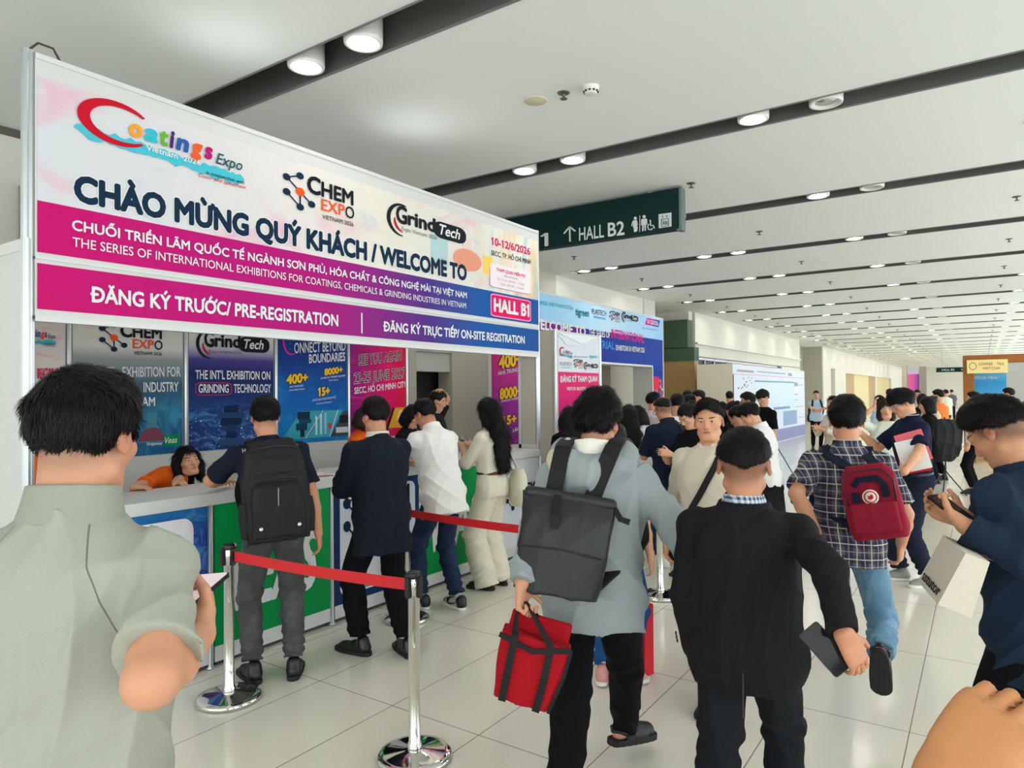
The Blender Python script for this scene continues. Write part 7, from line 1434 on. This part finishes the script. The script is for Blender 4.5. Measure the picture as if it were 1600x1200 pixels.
def mid(label, x, dep, face, h, sex='m', hairk='short', topc='c_dark', botc='c_dark', vox=None, **kw):
    v = vox or max(.009, dep * .0014); xy = spot(x, dep); t = dict(sleeve=kw.pop('sleeve', .85), hem=kw.pop('hem', -.12), m=.025, mat=M[topc], name=kw.pop('tname', 'shirt'), fold=.005, arm_r=1.28)
    b = kw.pop('bot', dict(mat=M[botc])); hd = dict(kw.pop('hair', dict(kind=hairk, v=v)));
    if dep < 10.5 and 'strands' not in hd: hd.update(strands=1500, slen=.03 if hd['kind'] != 'long' else .07, lift=.1, sw=.002)
    ft = kw.pop('foot', SH)
    return person(label, *xy, face, h, sex, vox=v, hair=hd, top=t, bot=b, foot=ft, skn=kw.pop('skn', (218, 164, 130)), **kw)
M['c_lav'] = C_('lavender_cotton', lin(206, 200, 206)); M['c_grey'] = C_('grey_cloth', lin(96, 96, 102)); M['c_sky'] = C_('pale_blue_cotton', lin(176, 200, 222)); M['c_beige'] = C_('beige_cotton', lin(206, 192, 168)); M['c_orange2'] = C_('orange_vest', lin(232, 128, 60)); M['c_green'] = C_('pale_green_blouse', lin(216, 222, 204))
READ = dict(LH=dict(p=(-.05, .30, 1.14), pole=(-.7, -.6, -.7)), RH=dict(p=(.06, .30, 1.14), pole=(.7, -.6, -.7)))
mid('woman with long black hair in a lavender top, seen from behind before the gate', 982, 7.45, 42, 1.56, 'f', topc='c_lav', hair=dict(kind='long', length=.34, v=.01), bot=dict(mat=M['c_grey']), head=(0, 10, 0), **READ)
mid('woman with black hair just left of the woman in lavender', 953, 8.9, 30, 1.53, 'f', topc='c_dark', hair=dict(kind='long', length=.3, v=.01), head=(0, 8, 0))
mid('woman with long black hair glimpsed left of the hooded man\'s head', 889, 7.0, 40, 1.56, 'f', topc='c_dark', hair=dict(kind='long', length=.4, v=.01))
o17 = mid('woman in a white cardigan with falling black hair, bending over a tan bag', 1013, 8.3, 70, 1.56, 'f', topc='c_white_', hair=dict(kind='bob', v=.01, drop=.05), lean=18, head=(0, 30, 0), sleeve=1.9, tname='cardigan', **READ)
r = like(o17, 'tote_bag', 'tan tote bag on the arm of the woman in the white cardigan', 'bag', 'bags carried in the hall'); sd = SD(.012); c = np.array((.16, .24, 1.0)); sd.box(c, (.05, .14, .13), None, .02); sd_obj(sd, 'bag_body', plain('tan_leather', lin(186, 158, 116), .5), r); MB().tube([c + (0, -.08, .12), c + (-.02, -.03, .22), c + (-.02, .03, .22), c + (0, .08, .12)], .006, 6).build('handle', plain('tan_leather', lin(186, 158, 116), .5), r, True)
mid('man in a pale grey shirt by the gate pillar, looking right', 1020, 9.7, -20, 1.69, topc='c_lav', head=(-25, 0, 0))
o19 = mid('man in a white shirt with a dark backpack before the oak wall', 1058, 8.0, 25, 1.67, topc='c_white_', head=(8, 14, 0)); backpack(o19, 'dark backpack on the man in white before the oak wall', o19.pel + np.array((0, -.22, .2)), (.15, .07, .22), np.eye(3), M['nylon'], M['nylon'], .014)
mid('woman in black bowed over her phone, right of the man with the sling bag', 1082, 6.3, 150, 1.60, 'f', topc='c_dark', head=(0, 34, 0), neck=.4, hair=dict(kind='bun', v=.01), vox=.009, **READ)
mid('dark-haired visitor beyond the reading woman in black, left one', 1076, 9.2, 60, 1.66, 'f', hair=dict(kind='bun', v=.012))
mid('dark-haired man in black looking left, before the oak wall', 1075, 11.5, 40, 1.72)
mid('man in a dark cap and dark shirt before the glazed doors', 1093, 11.0, 120, 1.72, head=(0, 10, 0))
mid('woman in black bowed behind the man in the cream shirt', 1160, 6.9, 80, 1.56, 'f', topc='c_dark', head=(0, 30, 0), neck=.4, hair=dict(kind='bun', v=.01, low=True), **READ)
o23 = mid('man with glasses looking left before the plan board', 1170, 9.5, 110, 1.68, topc='c_grey', head=(0, 8, 0)); glasses(o23)
mid('man with thick black hair before the middle of the plan board', 1193, 10.4, 150, 1.72, topc='c_dark', head=(0, 22, 0), hair=dict(kind='fringe', v=.012))
mid('man in black seen against the cream side of the plan board', 1140, 14.5, 30, 1.70)
mid('woman in dark clothes, bun of black hair, behind the cream shirt', 1146, 8.6, 70, 1.57, 'f', hair=dict(kind='bun', v=.012), head=(0, 15, 0))
mid('dark-haired woman low behind the man in the cream shirt', 1128, 9.8, 20, 1.55, 'f', hair=dict(kind='bob', v=.012))
o26 = mid('man in a pale blue shirt with crossed arms and backpack beyond the plan board', 1275, 19.8, 200, 1.70, topc='c_sky', LH=dict(p=(.12, .22, 1.20), pole=(-.8, -.3, -.9)), RH=dict(p=(-.12, .24, 1.17), pole=(.8, -.3, -.9))); backpack(o26, 'dark backpack of the man with crossed arms', o26.pel + np.array((0, -.24, .12)), (.19, .09, .27), np.eye(3), M['nylon'], M['nylon'], .022)
mid('woman in a cream top and long black skirt left of the man in plaid', 1303, 10.2, 140, 1.62, 'f', topc='c_cream', hair=dict(kind='long', length=.3, v=.013), bot=dict(kind='skirt', mat=M['c_black'], len=.25, flare=.03, name='skirt', fold=.003), sleeve=1.6, **READ)
mid('woman in a pale green blouse holding a phone to her ear', 1384, 7.6, 190, 1.60, 'f', topc='c_green', hair=dict(kind='bob', v=.011, mat=M['hair_brown']), RH=dict(p=(.12, .09, 1.50), D=(-.1, .1, 1), N=(-1, 0, 0), pole=(.8, .3, -.8)))
xy = spot(1372, 12.5)
for lab, x, d, f, h, sx, hk, tc in (('woman with long dark hair in a pale top far behind the man in plaid', 1374, 13.5, 60, 1.60, 'f', dict(kind='long', length=.25, v=.018), 'c_sky'), ('man in a white shirt far down the hall', 1391, 14.5, 20, 1.72, 'm', dict(kind='short', v=.018), 'c_white_'), ('dark-haired man beside the far man in white', 1402, 17, 150, 1.74, 'm', dict(kind='short', v=.02), 'c_dark'),
        ('woman in black with long dark hair far behind the man in the navy polo', 1441, 14.0, 30, 1.62, 'f', dict(kind='long', length=.5, v=.018), 'c_black'), ('man in beige far down the hall before the pink panel', 1433, 19, 190, 1.70, 'm', dict(kind='short', v=.02), 'c_beige'), ('woman in a black jacket and white blouse talking before the orange vest', 1449, 9.6, 100, 1.60, 'f', dict(kind='bob', v=.013), 'c_dark'), ('short woman with dark hair beyond the orange vest', 1456, 12.5, 120, 1.58, 'f', dict(kind='bun', v=.016), 'c_beige'),
        ('visitor with dark hair far down the hall behind the bowed man', 1478, 24, 40, 1.70, 'm', dict(kind='short', v=.024), 'c_green'), ('man in black standing at the coffee kiosk, looking left', 1577, 13.5, 70, 1.72, 'm', dict(kind='short', v=.018), 'c_black'), ('person in black at the right edge before the kiosk', 1606, 8.0, 40, 1.55, 'f', dict(kind='bob', v=.012), 'c_black'), ('distant man in dark clothes near the far doors', 1424, 30, 10, 1.70, 'm', dict(kind='short', v=.03), 'c_dark'), ('distant woman in white near the far doors', 1412, 26, 170, 1.60, 'f', dict(kind='bob', v=.03), 'c_white_'), ('distant visitor in grey near the far end wall', 1487, 36, 10, 1.70, 'm', dict(kind='short', v=.03), 'c_grey')):
    mid(lab, x, d, f, h, sx, topc=tc, hair=hk, head=(0, 8, 0))
o32 = mid('man in a bright orange vest beyond the man in the navy polo', 1467, 12.9, 60, 1.70, topc='c_orange2', head=(10, 8, 0), LH=dict(p=(-.05, .28, 1.2), pole=(-.7, -.5, -.7)))
o36 = mid('person in a loose white shirt and black trousers behind the bowed man', 1522, 11.2, 80, 1.66, topc='c_white_', sleeve=1.9, hem=-.1)
# tripod with a black rucksack hung on it
p = onz(1478, 775); tp_ = empty('tripod', (p[0], p[1], 0), label='slim black tripod on the floor behind the man in the navy polo', cat='tripod'); b = MB(); b.tube([(p[0], p[1], .35), (p[0], p[1], 1.25)], .012, 8); b.build('post', M['black'], tp_)
for a in (.4, 2.5, 4.6): MB().tube([(p[0], p[1], .40), (p[0] + .30 * math.cos(a), p[1] + .30 * math.sin(a), .01)], .010, 8).build('leg', M['black'], tp_)
sd = SD(.014); sd.loft((p[0], p[1] - .03, .55), (p[0], p[1] - .03, 1.22), (.85, .5, 0), [(0, .12, .08), (.3, .24, .11), (.8, .26, .12), (1, .20, .08)], 3); sd.warp = fold_warp(.012, 3); V, Q = sd.mesh(1); rk = link_mesh('rucksack', np_mesh('rucksack', V, Q, mats=[M['nylon']])); tag(rk, 'big black rucksack hung on the tripod behind the man in the navy polo', 'rucksack')
# somebody's bare forearm reaching in at the lower right corner
xy = spot(1990, .62); f_ = 20; w = loc_of(xy, f_, at(1478, 1222, .62))
oh = person('bare forearm and hand of a bystander reaching in at the lower right corner', *xy, f_, 1.50, vox=.0035, skn=(196, 136, 88), LH=dict(p=w, D=unit(loc_of(xy, f_, at(1600, 1075, .61)) - w), N=unit(loc_of(xy, f_, at(1600, 1240, .74)) - loc_of(xy, f_, at(1530, 1140, .60))), curl=.9, pole=(-.5, -.3, -1), thumb=.6), hair=dict(kind='short', v=.012), top=dict(sleeve=.7, hem=-.1, m=.02, mat=M['c_grey'], name='t_shirt'), bot=BLK, foot=SH)
sd = SD(.004); ax = unit(oh.H[-1] - oh.E[-1]); c = oh.H[-1] - ax * .055; u = unit(np.cross(ax, (0, 0, 1))); v_ = np.cross(ax, u); sd.chain([c + .036 * (u * math.cos(a) + v_ * math.sin(a)) for a in np.linspace(0, 2 * math.pi, 14)], .0035, .003); sd_obj(sd, 'bracelet', flat(196, 30, 40), oh.root)
